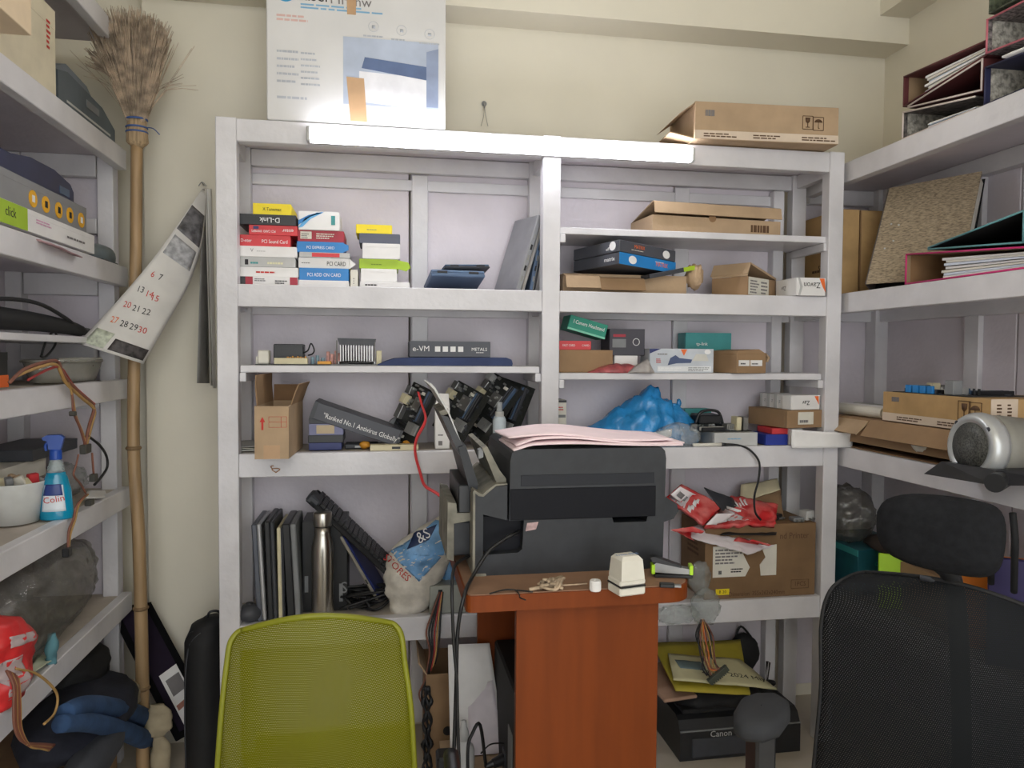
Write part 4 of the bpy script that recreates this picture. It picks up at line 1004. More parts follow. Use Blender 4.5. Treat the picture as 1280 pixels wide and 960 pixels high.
stand('black laptop with a cream edge standing third on the bottom shelf', 348, 356, 660, 2.268, .2, BEIGE, DKGREY, OFFW, -1)
stand('thick grey-lidded laptop standing nearest to the steel bottle', 359, 376, 655, 2.275, .2, BLACK, GREY, BLACK, -3)
# round dark ball-like mouse
t = thing('webcam_ball', 'dark grey ball-shaped device at the far end of the bottom shelf', 'device', (W(311, 780, Y=2.27).x, 2.285, ZD))
b = B(); b.blob((0, 0, .026), .036, .036, .028, amp=.02, seed=1, sub=3, flat=-.026); b.obj('body', DKGREY, t); b = B(); b.lathe([(.0, .05), (.012, .05), (.01, .056), (0, .057)], n=16); b.obj('lens', BLACK, t)
# black box behind the bottle, white marks
t, _ = stackbox('black_box', 'black box with pale marks standing behind the steel bottle', 'box', (378, 678, 434, 790), 2.34, ZD, .14, BLACK, prints=[('F', (.05, .22, .13, .4), GREY), ('F', (.82, .1, .9, .3), GREY)], texts=[('F', .93, .25, .05, 'S', GREY)])
# steel bottle
p = W(403, 720, Y=2.285)
t = thing('steel_bottle', 'brushed steel water bottle standing among the laptops', 'bottle', (p.x, 2.30, ZD))
H = W(403, 641, Y=2.28).z-ZD
b = B(); b.lathe([(0, 0), (.031, 0), (.033, .004), (.033, H-.115), (.031, H-.1), (.0255, H-.075), (.024, H-.065), (.024, H-.046), (0, H-.046)], n=40); b.obj('body', STEEL, t, smooth=True)
b = B(); b.lathe([(0, H-.043), (.027, H-.043), (.0275, H-.04), (.0275, H-.004), (.026, H-.001), (0, H)], n=40); b.obj('cap', STEEL, t, smooth=True)
b = B(); b.lathe([(0, H-.0465), (.0235, H-.0465), (.0235, H-.0425), (0, H-.0425)], n=30); b.obj('seal', BLACK, t)
# keyboard leaning
a, c = W(497, 722, Y=2.30), W(391, 622, Y=2.30); up = (c-a); L = up.length; up.normalize()
back = Vector((.12, .99, 0)); back = (back-up*back.dot(up)).normalized(); nr = up.cross(back)
if nr.z < 0: nr = -nr
M = Matrix((up, nr.cross(up), nr)).transposed()
t = thing('keyboard', 'black keyboard leaning diagonally behind the steel bottle', 'keyboard', a, M.to_euler())
s_ = 1 if (nr.cross(up)).dot(back) > 0 else -1
dk = .13
b = B(); b.box(0, L, min(0, s_*dk), max(0, s_*dk), -.022, -.006, c=.004); b.obj('base', BLACKM, t)
b = B()
for i in range(18):
    for j in range(6):
        u0 = .012+i*(L-.024)/18; v0 = .01+j*(dk-.02)/6
        b.box(u0, u0+(L-.024)/18*.86, min(s_*v0, s_*(v0+.0155)), max(s_*v0, s_*(v0+.0155)), -.006, .003)
o = b.obj('keys', BLACK, t); o['kind'] = 'stuff'
b = B(); b.box(L-.03, L+.012, min(0, s_*dk*.5), max(0, s_*dk*.5), -.024, .006, c=.006); b.obj('end_block', DKGREY, t)
a, e, hg = leaning(470, 752, 424, 672, 2.32, .17, .02, -6, ZD+.03)
laptop('laptop', 'pale grey tablet-like laptop leaning under the black keyboard', a, e, .15, hg, .016, mat('pale_khaki', (150, 144, 132), .4), DKBLUE, METAL, ports=3)
# cables heap behind
b = B(); q = random.Random(5)
for k in range(9):
    P = [Vector((q.uniform(-.08, .08), q.uniform(-.05, .05), q.uniform(.006, .07))) for _ in range(6)]
    b.tube(P, .0042, n=6)
o = b.obj('cable_heap', WIREK, None, loc=(W(458, 770, Y=2.33).x, 2.35, ZD)); tag(o, 'heap of tangled black cables beside the rice bag', 'cables')
# rice bag
t = thing('woven_sack', 'slumped white and blue woven plastic sack lettered STORES', 'sack', W(490, 776, Y=2.245)); P0 = Vector(t.location); P0.z = ZD; t.location = P0
SACKW = mat('white_woven_sack', (214, 208, 196), .5, var=.1, scale=26, bump=.5, bscale=40)
SACKB = mat('blue_woven_sack', (112, 160, 206), .45, var=.2, scale=20, bump=.5, bscale=40)
def lp(px, py, Y=2.285): return W(px, py, Y=Y)-P0
rings = []
for px, py, r in ((503, 776, 10), (507, 772, 18), (511, 755, 27), (515, 735, 35), (519, 712, 40), (524, 694, 41), (534, 676, 35), (546, 660, 25), (557, 646, 10)): rings.append((lp(px, py, 2.31), r*.0024, max(.012, r*.0016)))
rings[0] = (Vector((rings[0][0].x, rings[0][0].y, .001)), rings[0][1], rings[0][2])
bl = B(); bl.loft(rings, n=40, amp=.10, seed=3, freq=14, sub=6); bl.obj('sack_body', SACKW, t)
b = B(); b.blob(lp(565, 712, 2.34), .034, .03, .075, amp=.3, seed=6, sub=4, crease=True); b.obj('side_fold', SACKB, t)
drape_patch(bl, [lp(488, 690), lp(523, 722), lp(551, 694), lp(520, 670)], SACKB, t, n=16, name='blue_print')
drape_patch(bl, [lp(491, 688), lp(556, 692), lp(566, 652), lp(545, 651)], SACKB, t, n=16, name='blue_print')
drape(bl, 'STORES', INKR, t, lp(496, 708, 2.28), .030, tilt=-42, sx=.95, off=.002)
NAVYP = mat('navy_print', (34, 52, 92), .5, var=.1)
drape_patch(bl, [lp(508, 684), lp(536, 672), lp(546, 655), lp(518, 666)], NAVYP, t, off=.002, name='printed_emblem')
drape(bl, '&S', INKW, t, lp(529, 669, 2.28), .04, tilt=30, off=.003)
# power supply
x0, x1, _, _ = rect(537, 738, 583, 775, 2.26)
t = thing('power_supply', 'grey metal power supply unit beside the woven sack', 'power supply', ((x0+x1)/2, 2.262, ZD))
PSU = mat('zinc_grey', (150, 152, 144), .45, metal=.3, var=.06)
b = B(); b.box(-(x1-x0)/2, (x1-x0)/2, 0, .1, 0, .088, c=.002); b.obj('case', PSU, t)
b = B(); b.box(-.03, -.018, -.0015, .002, .06, .075); b.obj('cable_outlet', BLACKM, t)
for k in range(6):
    P0 = Vector(t.location); m = (WIREBR, WIREK, WIREK, mat('dark_red_wire', (150, 44, 44), .5), WIREY, WIREK)[k]
    pts = [(-.026+.002*k, 0, .068), W(541+k*2, 765, Y=2.235)-P0, W(533+k*3.4, 790, Y=2.222)-P0, W(537+k*2, 815, Y=2.21)-P0, W(531+k*2.5, 850-4*k, Y=2.21)-P0]
    if k in (0, 1): pts += [W(524+k*3, 868, Y=2.21)-P0, W(531+k, 890, Y=2.21)-P0, W(533+k*2, 925, Y=2.2)-P0]
    b = B(); b.tube(pts, .0028); b.obj('output_wire', m, t)
P0 = Vector(t.location)
for k in range(3):
    b = B(); b.tube([W(531+k*3+2.5*math.sin(j*2.1+k*2), 858+j*9, Y=2.195)-P0 for j in range(13)], lambda q: .0055+.002*math.sin(q*40), n=7, sub=3); b.obj('cable_sleeve', BLACK, t)

# ================================================================== bottom row right
x0, x1, z0, z1 = rect(881, 661, 1019, 752, 2.262); D = (x1-x0, .198, z1-z0)
CARD4 = mat('cardboard_deep', (128, 100, 70), .82, var=.08, scale=9, bump=.12, bscale=90)
t = carton('printer_carton', 'brown cardboard printer carton with torn white label on the bottom shelf', 'box', ((x0+x1)/2, 2.262, ZD), D, CARD4, lid=False, flap=False,
           prints=[('F', [(.07, .3), (.36, .3), (.40, .42), (.34, .6), (.36, .72), (.07, .72)], OFFW, 'paper_label'), ('F', [(.50, .3), (.64, .3), (.64, .72), (.5, .7), (.54, .55), (.49, .45)], OFFW, 'paper_label'), ('F', (.1, .06, .22, .14), YELLOW, 'yellow_sticker')],
           texts=[('F', .8, .83, .03, 'nd Printer', INKB, False, .85), ('F', .47, .06, .021, 'Dimension: 355x262x240mm', INKB, False, .8), ('F', .86, .16, .022, '1PCS', INKB, False, .9), ('F', .16, .1, .014, 'B 20', INK)],
           fine=[('F', .09, .48, .34, .7, 5, INKG), ('F', .12, .34, .16, .44, 1, INK), ('F', .23, .36, .34, .43, 2, INK), ('L', .3, .55, .8, .75, 3, INKB)])
b = B(); w, d, h = D
for p, q in (((.78, .1), (.94, .1)), ((.94, .1), (.94, .22)), ((.94, .22), (.78, .22)), ((.78, .22), (.78, .1))): b.tube([(-w/2+w*p[0], -.001, h*p[1]), (-w/2+w*q[0], -.001, h*q[1])], .0007, n=4, sub=1)
b.obj('printed_frame', INKB, t)
zct = ZD+D[2]
# red and white courier bags on the carton
REDB = mat('red_white_courier_film', (206, 44, 48), .35, var=.5, scale=26, rgb2=(224, 120, 116))
WHB = mat('white_courier_film', (224, 216, 218), .35, var=.06, scale=12)
def PW(px, py, Y): return W(px, py, Y=Y)
t = thing('courier_bag', 'red courier bag with a white picture band propped against the printer', 'bag', PW(868, 656, 2.25)); P0 = Vector(t.location)
bb, a0 = qsheet([PW(833, 622, 2.31), PW(880, 655, 2.24), PW(903, 632, 2.30), PW(852, 604, 2.36)], amp=.006, seed=2, n=20, th=.012)
bb.v = [v+a0-P0 for v in bb.v]; bb.obj('bag_body', REDB, t)
drape_patch(bb, [PW(838, 618, 2.2)-P0, PW(868, 642, 2.2)-P0, PW(884, 626, 2.2)-P0, PW(850, 608, 2.2)-P0], WHB, t)
for k in range(3): drape_patch(bb, [PW(845+8*k, 619+6*k, 2.2)-P0, PW(851+8*k, 624+6*k, 2.2)-P0, PW(856+8*k, 619+6*k, 2.2)-P0, PW(850+8*k, 614+6*k, 2.2)-P0], (INKG, GREY, RED)[k], t, off=.002, name='printed_picture', n=3)
for k in range(4): drape_patch(bb, [PW(871+5*k, 643-3*k, 2.2)-P0, PW(874+5*k, 647-3*k, 2.2)-P0, PW(878+5*k, 642-3*k, 2.2)-P0, PW(876+5*k, 638-3*k+(k % 2)*3, 2.2)-P0], INKW, t, off=.002, name='script_mark', n=3)
t = thing('courier_bag', 'red courier bag with white script lying on the printer carton', 'bag', PW(930, 656, 2.28)); P0 = Vector(t.location)
bb, a0 = qsheet([PW(882, 656, 2.24), PW(968, 656, 2.25), PW(973, 630, 2.34), PW(915, 618, 2.38)], amp=.009, seed=5, n=22, th=.014)
bb.v = [v+a0-P0 for v in bb.v]; bb.obj('bag_body', REDB, t)
drape_patch(bb, [PW(882, 656, 2.2)-P0, PW(950, 656, 2.2)-P0, PW(924, 642, 2.2)-P0, PW(896, 642, 2.2)-P0], WHB, t)
for k in range(8): drape_patch(bb, [PW(922+5*k, 645-k*.5, 2.2)-P0, PW(925+5*k, 645-k*.5, 2.2)-P0, PW(926+5*k, 637+(k % 3)*2-k*.5, 2.2)-P0, PW(923+5*k, 638+(k % 2)*2-k*.5, 2.2)-P0], INKW, t, off=.002, name='script_mark', n=3)
t = thing('courier_bag', 'torn white and red courier bag hanging over the carton front', 'bag', PW(900, 680, 2.235)); P0 = Vector(t.location)
bb, a0 = qsheet([PW(838, 662, 2.235), PW(935, 693, 2.232), PW(968, 682, 2.236), PW(872, 657, 2.30)], amp=.008, seed=8, n=22, th=.003)
bb.v = [v+a0-P0 for v in bb.v]; bb.obj('bag_body', WHB, t)
drape_patch(bb, [PW(838, 662, 2.2)-P0, PW(868, 676, 2.2)-P0, PW(880, 664, 2.2)-P0, PW(866, 658, 2.2)-P0], REDB, t, off=.002)
drape_patch(bb, [PW(925, 681, 2.2)-P0, PW(955, 685, 2.2)-P0, PW(964, 681, 2.2)-P0, PW(940, 674, 2.2)-P0], REDB, t, off=.002)
for k, (P, m, lab) in enumerate([([PW(900, 668, 2.245), PW(970, 668, 2.245), PW(975, 655, 2.33), PW(925, 656, 2.33)], BLACK, 'black flat pouch between the courier bags'),
    ([PW(905, 640, 2.27), PW(921, 632, 2.28), PW(916, 622, 2.34), PW(880, 610, 2.36)], DKGREY, 'dark glossy photo sleeve sticking up behind the red bags'),
    ([PW(940, 652, 2.33), PW(980, 650, 2.33), PW(975, 610, 2.45), PW(935, 612, 2.45)], CARD2, 'torn brown kraft flap behind the red bags'),
    ([PW(925, 628, 2.40), PW(975, 612, 2.40), PW(972, 598, 2.45), PW(926, 606, 2.45)], BEIGE, 'yellowed paper scrap at the back of the bottom shelf')]):
    qthing(('document_pouch', 'photo_sleeve', 'kraft_flap', 'paper_scrap')[k], lab, ('pouch', 'sleeve', 'cardboard', 'paper')[k], P, m, amp=.005, seed=k+11, n=10, th=.003)
for k, (px, py, lab) in enumerate(((993, 655, 'grey adapter plug lying on the printer carton'), (1010, 650, 'pale grey adapter standing at the end of the printer carton'), (975, 652, 'black adapter lying next to the courier bags'))):
    t = thing('adapter', lab, 'adapter', (W(px, py, Y=2.30).x, 2.285+.02*k, zct+.0012), rad(0, 0, 20*k))
    b = B(); b.box(-.02, .02, -.015, .02, 0, (.014, .032, .018)[k], c=.003); b.obj('body', (GREY, LGREY, BLACK)[k], t); b = B(); b.box(-.012, -.004, -.026, -.014, .004, .009); b.box(.004, .012, -.026, -.014, .004, .009); b.obj('pins', METAL, t)
# ================================================================== table
ZTB = .79
YT0, YT1 = W(640, 742, Z=ZTB).y, 2.205
xa, xb = W(583, 742, Y=YT0).x, W(870, 742, Y=YT0).x
t = thing('side_table', 'orange-brown laminate printer table with rounded top standing before the shelves', 'table', ((xa+xb)/2, YT0, 0))
cxT = (xa+xb)/2; hw = (xb-xa)/2; dp = YT1-YT0
def rcorner(cx, cy, r, a0, a1, n=8): return [(cx+r*math.cos(a0+(a1-a0)*k/n), cy+r*math.sin(a0+(a1-a0)*k/n)) for k in range(n+1)]
prof = rcorner(hw-.06, .06, .06, -R90, 0)+[(hw, dp), (-hw, dp)]+rcorner(-hw+.015, .015, .015, math.pi, 1.5*math.pi, 4)
b = B(); b.prism(prof, ZTB-.037, ZTB-.002, 'z'); b.obj('top_slab', WOODO, t)
prof2 = rcorner(hw-.06, .06, .056, -R90, 0)+[(hw-.004, dp-.002), (-hw+.004, dp-.002)]+rcorner(-hw+.015, .015, .011, math.pi, 1.5*math.pi, 4)
b = B(); b.prism(prof2, ZTB-.002, ZTB, 'z'); b.obj('top_surface', WOODT, t)
xp0, xp1 = W(645, 850, Y=YT0+.045).x-cxT, W(822, 850, Y=YT0+.045).x-cxT
b = B(); b.box(xp0, xp1, .045, .065, .0, ZTB-.0375, c=.001); b.obj('front_panel', WOODO, t)
xq0 = W(597, 790, Y=2.13).x-cxT
b = B(); b.box(xq0, xp1, 2.13-YT0, 2.15-YT0, .0, ZTB-.0375, c=.001); b.obj('rear_panel', WOODO, t)
b = B(); b.box(xp1-.02, xp1, .066, 2.129-YT0, .1, ZTB-.0375, c=.001); b.obj('side_panel', WOODO, t)
# ================================================================== printer on the table
YP = 1.66; DP = .36
def xp(px): return W(px, 650, Y=YP).x
def zp(py): return W(715, py, Y=YP).z-ZTB
x0 = xp(715)
t = thing('inkjet_printer', 'black inkjet printer seen from its side on the orange-brown table', 'printer', (x0, YP, ZTB))
PRB = mat('printer_charcoal', (46, 48, 52), .5, var=.08, scale=30, spec=.35)
PRG = mat('printer_gloss_dark', (19, 20, 26), .5, var=.05, spec=.15)
DUST = mat('dusty_printer_edge', (128, 125, 114), .8, var=.2, scale=24)
def X(px): return xp(px)-x0
b = B(); zlow = 0.0
b.prism([(X(601), zlow), (X(829), zlow), (X(830), zp(646)), (X(810), zp(646)), (X(808), zp(655)), (X(767), zp(655)), (X(765), zp(648)), (X(655), zp(648)), (X(653), zp(684)), (X(648), zp(688)), (X(594), zp(690))], 0, DP); b.obj('lower_body', PRB, t)
b = B(); b.box(X(601), X(655), .03, DP-.02, zp(690), zp(645), c=.002); b.obj('rear_recess', PRG, t)
b = B(); b.prism([(X(592), zp(726)), (X(604), zp(726)), (X(604), zp(640)), (X(634), zp(648)), (X(634), zp(605)), (X(620), zp(606)), (X(609), zp(614)), (X(603), zp(618)), (X(598), zp(617)), (X(592), zp(612))], .0005, DP-.01); b.obj('rear_housing', PRB, t)
b = B(); b.prism([(X(592), zp(612)), (X(598), zp(617)), (X(604), zp(618)), (X(610), zp(613)), (X(620), zp(605)), (X(634), zp(604)), (X(634), zp(602.5)), (X(619), zp(603)), (X(609), zp(610)), (X(603), zp(615)), (X(598), zp(613)), (X(592), zp(609))], -.002, DP-.012); b.obj('dusty_rim', DUST, t)
b = B(); b.prism([(X(591), zp(728)), (X(594), zp(728)), (X(594), zp(612)), (X(591), zp(611))], -.001, DP-.012); b.obj('dusty_edge', DUST, t)
b = B(); b.box(X(594), X(608), -.003, .02, zp(722), zp(712), c=.002); b.obj('foot_ledge', DUST, t)
b = B(); b.prism([(X(636), zp(648)), (X(829), zp(646)), (X(830.5), zp(575)), (X(829), zp(565)), (X(825), zp(560.5)), (X(645), zp(560.5)), (X(639), zp(565)), (X(637), zp(575))], -.006, DP); b.obj('scanner_unit', PRB, t)
b = B(); b.box(X(637), X(818), -.0075, .0, zp(647.5), zp(609), c=.001); b.obj('gloss_band', PRG, t)
b = B(); b.box(X(650), X(816), -.0068, .0, zp(606), zp(592), c=.001); b.obj('lid_groove', mat('printer_mid', (36, 38, 44), .5, var=.05, spec=.25), t)
b = B(); b.prism([(X(829), zp(660)), (X(846), zp(655)), (X(852), zp(645)), (X(850), zp(636)), (X(829), zp(622))], .02, DP-.02); b.obj('control_panel', PRB, t)
b = B(); b.prism([(X(657), zp(662)), (X(670), zp(660)), (X(673), zp(651)), (X(659), zp(652))], -.0008, .0005); b.obj('sticker', mat('pink_sticker', (190, 160, 160), .6, var=.2, scale=60), t)
# rear paper support: slanted tray with extension
def XZ(px, py): return (X(px), zp(py))
b = B(); b.prism([XZ(575, 560), XZ(584, 557), XZ(600, 605), XZ(599, 616), XZ(590, 616)], .04, DP-.05); b.obj('paper_support', PRB, t)
b = B(); b.prism([XZ(553, 520), XZ(562, 522), XZ(581, 558), XZ(599, 606), XZ(596, 608), XZ(573, 562)], .05, DP-.06); b.obj('paper_support_upper', BLACK, t)
b = B(); b.prism([XZ(537, 481), XZ(540, 480), XZ(546, 486), XZ(564, 517), XZ(601, 608), XZ(599.5, 608.5), XZ(562.5, 518.5), XZ(544, 488)], .055, DP-.065); b.obj('white_paper_stop', LGREY, t)
b = B(); b.prism([XZ(551, 516), XZ(562, 512), XZ(564, 518), XZ(554, 522)], .06, DP-.07); b.obj('tray_clip', DUST, t)
b = B(); b.prism([XZ(604, 560), XZ(610, 558), XZ(626, 588), XZ(634, 598), XZ(634, 604), XZ(622, 603)], .02, DP-.04); b.obj('feeder_cover', DUST, t)
b = B(); b.prism([XZ(600, 563), XZ(606, 561), XZ(606, 572), XZ(600, 574)], .03, .06); b.obj('hinge_block', GREY, t)
# ink tank unit
b = B(); b.box(X(569), X(592), .06, DP-.04, zp(698), zp(655), c=.003); b.obj('ink_tank', PRB, t)
b = B(); b.prism([XZ(561, 700), XZ(570, 703), XZ(570, 656), XZ(592, 653), XZ(592, 643), XZ(574, 643), XZ(573, 631), XZ(562, 629)], .05, DP-.05); b.obj('tank_housing', DUST, t)
b = B(); b.box(X(576), X(591), .05, DP-.06, zp(643), zp(608), c=.002); b.obj('tank_rear', BLACK, t)
# mains lead at the recess
P0 = Vector((x0, YP, ZTB))
b = B(); b.tube([(X(652), .02, zp(665)), (X(641), -.004, zp(665)), (X(630), -.012, zp(669)), W(610, 690, Y=1.63)-P0, W(590, 722, Y=1.60)-P0, W(580, 745, Y=1.53)-P0, W(572, 790, Y=1.53)-P0, W(570, 860, Y=1.53)-P0, W(566, 980, Y=1.53)-P0], .0042); b.obj('mains_lead', WIREK, t)
wire('data_cable', 'thin black cable hanging over the table edge from the ink tank side', 'cable', [W(590, 693, Y=1.72), W(574, 702, Y=1.66), W(567, 712, Y=1.60), W(565, 740, Y=1.53), W(567, 800, Y=1.525), W(571, 850, Y=1.525), W(572, 900, Y=1.525), W(575, 985, Y=1.525)], .0036, WIREK)
# pink papers on the printer
PINK = mat('pale_pink_paper', (244, 222, 226), .7, var=.03)
zt = ZTB+zp(560.5)
for k in range(3):
    xa_, xb_ = xp((640, 644, 636)[k]), xp((850, 854, 842)[k])
    def fn(u, v, k=k): return Vector(((xb_-xa_)*u, .22*v, .004*math.sin(5*u+k)*math.sin(3*v+k)+.0042*k+.002+.018*math.exp(-((u-.3)/.32)**2)*(.4+.3*k) - (.035*max(0, .1-u)*3 if k < 2 else 0)))
    b = B(); b.sheet(fn, 26, 10, th=.004)
    o = b.obj('paper_sheet', PINK, None, loc=(xa_, YP-.012+.012*k, zt+.006)); tag(o, ('lowest', 'middle', 'topmost')[k]+' of the pale pink papers lying on the printer lid', 'paper', 'pink papers on the printer')
# clutter on the table
p = W(783, 740, Z=ZTB)
t = thing('rubber_stamp', 'white self-inking rubber stamp standing on the table edge', 'stamp', p, rad(0, 0, 12)); t.scale = (1, 1, .94)
s = .031
b = B(); b.box(-s, s, -.027, .027, 0, .019, c=.003); b.obj('base', OFFW, t)
b = B(); b.box(-s+.001, s-.001, -.029, .029, .0192, .0222); b.obj('ink_pad_slot', BLACK, t)
b = B(); b.box(-s, s, -.027, .027, .0224, .035, c=.003); b.obj('collar', OFFW, t)
b = B(); b.add([(-s+.003, -.027, .035), (s-.003, -.027, .035), (s-.003, .027, .035), (-s+.003, .027, .035), (-s+.006, -.023, .078), (s-.006, -.023, .078), (s-.006, .023, .078), (-s+.006, .023, .078), (-s+.012, -.016, .086), (s-.012, -.016, .086), (s-.012, .016, .086), (-s+.012, .016, .086)],
    [(0, 3, 2, 1), (0, 1, 5, 4), (1, 2, 6, 5), (2, 3, 7, 6), (3, 0, 4, 7), (4, 5, 9, 8), (5, 6, 10, 9), (6, 7, 11, 10), (7, 4, 8, 11), (8, 9, 10, 11)]); b.obj('handle', OFFW, t)
lettering('Traxx 9025', mat('stamp_blue', (120, 146, 190), .6), t, (0, 0, .0862), (0, 0, 0), .012)
t = thing('bottle_cap', 'tiny white bottle cap lying on the table beside the stamp', 'cap', W(744, 738, Z=ZTB))
b = B(); b.lathe([(0, 0), (.0115, 0), (.012, .002), (.012, .02), (.011, .0225), (.003, .0225), (.003, .021), (0, .021)], n=24); b.obj('cap', WHITE, t, smooth=False)
b = B()
for k in range(18): a = 2*math.pi*k/18; b.box(.0118, .0124, -.0008, .0008, .002, .019, M=Matrix.Rotation(a, 4, 'Z'))
b.obj('ribs', WHITE, t)
p = W(690, 738, Z=ZTB)
b = B(); q = random.Random(3)
for k in range(9): b.tube([Vector((q.uniform(-.028, .028), q.uniform(-.015, .015), q.uniform(.004, .026))) for _ in range(4)], .0035, n=6)
b.tube([(-.01, 0, .01), (-.03, 0, .007), (-.05, .0, .004)], .004); b.tube([(.02, 0, .01), (.05, .004, .009), (.08, .01, .008)], .0016)
o = b.obj('twine_knot', mat('dirty_twine', (172, 152, 128), .9, var=.25, scale=60), None, loc=p); tag(o, 'dirty knotted twine lying in front of the printer', 'twine')
wire('thin_wire', 'thin bent black wire lying on the table edge', 'wire', [W(612, 742, Z=ZTB+.003), W(632, 737, Z=ZTB+.004), W(650, 738, Z=ZTB+.003), W(666, 740, Z=ZTB+.003)], .0016, WIREK)
wire('thin_wire', 'short black wire curling off the table edge near the knotted twine', 'wire', [W(645, 738, Z=ZTB+.003), W(649, 743, Z=ZTB+.003), W(650, 747, Z=ZTB+.003), W(657, 750, Z=ZTB+.003)], .0014, WIREK)
NEON = mat('neon_green_plastic', (178, 226, 40), .4, var=.04)
p = W(846, 726, Z=ZTB)
t = thing('stapler', 'black stapler with neon green ends at the table corner', 'stapler', p+Vector((0, .03, 0)), rad(0, 0, -14))
b = B(); b.box(-.04, .045, -.012, .012, 0, .008, c=.002); b.obj('base', BLACK, t)
b = B(); b.prism([(-.04, .012), (.044, .009), (.044, .02), (-.035, .034), (-.042, .03)], -.01, .01); b.obj('arm', METAL, t)
b = B(); b.prism([(-.045, .036), (.02, .024), (.02, .028), (-.04, .048), (-.05, .046)], -.012, .012); b.obj('grip', BLACK, t)
b = B(); b.box(.038, .046, -.013, .013, .0085, .03, c=.001); b.obj('neon_end', NEON, t); b = B(); b.box(-.047, -.039, -.013, .013, .0085, .03, c=.001); b.obj('neon_end', NEON, t)
p = W(836, 734, Z=ZTB)
t = thing('usb_stick', 'black memory stick with a metal plug at the table corner', 'memory stick', p, rad(0, 0, -18))
b = B(); b.box(-.02, .012, -.008, .008, 0, .009, c=.002); b.obj('body', BLACK, t); b = B(); b.box(.012, .026, -.006, .006, .002, .0065); b.obj('plug', METAL, t)
t = thing('tape_dispenser', 'black arched tape dispenser behind the stapler', 'dispenser', W(838, 700, Y=1.86)); t.location.z = ZTB
t.location = (xb-.045, 1.83, ZTB)
b = B(); b.tube([(-.03, 0, .005), (-.028, 0, .05), (0, 0, .075), (.03, 0, .065), (.04, 0, .03)], .009); b.obj('arch', BLACK, t); b = B(); b.box(-.04, .04, -.015, .015, 0, .012, c=.003); b.obj('base', GREY, t)
# bubble wrap hanging behind the table corner, with wires
Yw = 2.19
b = B(); P0 = W(872, 760, Y=Yw)
for px, py, rx, rz, sd in ((875, 722, 14, 22, 1), (882, 758, 20, 24, 2), (846, 768, 30, 12, 4)):
    c = W(px, py, Y=Yw)-P0; b.blob(c, rx*.0024, .022, rz*.0024, amp=.16, freq=2.6, seed=sd, sub=4, crease=True)
BUB = film('bubble_wrap_film', (206, 214, 212), .2, rough=.08, bump=1.0, bscale=44, vary=.14)
o = b.obj('bubble_wrap', BUB, None, loc=P0); tag(o, 'bubble wrap hanging down beside the table corner over the shelf edge', 'bubble wrap')
t = thing('wire_bundle', 'bundle of orange and brown wires with a long plug hanging below the bubble wrap', 'wires', W(878, 778, Y=2.18)); P0 = Vector(t.location); q = random.Random(8)
for k in range(9):
    m = (WIREK, WIREK, WIREBR, WIREY, mat('orange_wire', (204, 110, 50), .5), WIREBR, WIREY, WIREK, WIREBR)[k]
    e = W(884+k*3, 846-k*1.5+q.uniform(-3, 3), Y=2.15)
    b = B(); b.tube([Vector((.001*k-.004, 0, .01)), W(870+k*2.6, 795, Y=2.18)-P0, W(876+k*2+q.uniform(-3, 3), 818, Y=2.165)-P0, W(880+k*2.2+q.uniform(-3, 3), 835, Y=2.155)-P0, e-P0], .0026); b.obj('wire', m, t)
c0, c1 = W(886, 853, Y=2.145)-P0, W(909, 834, Y=2.145)-P0
b = B(); dv = (c1-c0); L = dv.length; M = Matrix.Translation(c0) @ Matrix.Rotation(-math.atan2(dv.z, dv.x), 4, 'Y'); b.box(0, L, -.008, .008, -.009, .009, M=M, c=.001)
for k in range(9): b.box(L*(.05+.1*k), L*(.11+.1*k), -.0085, .0085, -.0115, -.008, M=M)
b.obj('plug', mat('plug_grey_green', (70, 76, 66), .5), t)
# ================================================================== under the table
t = thing('floor_carton', 'low cardboard carton on the floor beneath the white sheet', 'box', (W(600, 945, Y=1.97).x, 1.93, 0.0005)); w = .2
b = B(); b.box(-w/2, w/2, 0, .19, 0, .17, c=.002); b.obj('body', CARD2, t)
b = B(); b.prism([(-w/2, .1705), (w/2, .1705), (w/2, .1735), (-w/2, .1735)], 0, .09); b.obj('top_flap', CARD, t); b = B(); b.box(-w/2, w/2, .1, .19, .1705, .1735); b.obj('top_flap', CARD, t)
P = [W(563, 931, Y=2.03), W(632, 936, Y=2.03), W(612, 804, Y=2.10), W(560, 806, Y=2.10)]
for v in P[:2]: v.z = .176
qthing('white_sheet', 'large white paper sheet leaning upright under the table', 'paper', P, PAPER, amp=.003, freq=6, n=10, th=.003)
P = [W(586, 925, Y=2.02), W(630, 934, Y=2.02), W(616, 850, Y=2.075), W(585, 860, Y=2.075)]
for v in P[:2]: v.z = .177
qthing('white_sheet', 'smaller folded white sheet leaning in front of the large one', 'paper', P, mat('paper_lilac', (222, 214, 220), .8), amp=.002, freq=6, n=8, th=.002)
t = thing('floor_carton', 'open cardboard carton standing on the floor under the bottom shelf', 'box', (W(572, 900, Y=2.20).x, 2.20, .0005)); open_box(t, .19, .2, .335, CARD2, .004)
b = B(); b.prism([(-.095, .335), (-.118, .37), (-.114, .372), (-.091, .335)], .0, .19); b.obj('flap', CARD, t)
b = B(); b.cyl((-.03, -.0006, .16), (-.03, .001, .16), .014, n=16); b.obj('printed_mark', INK, t)
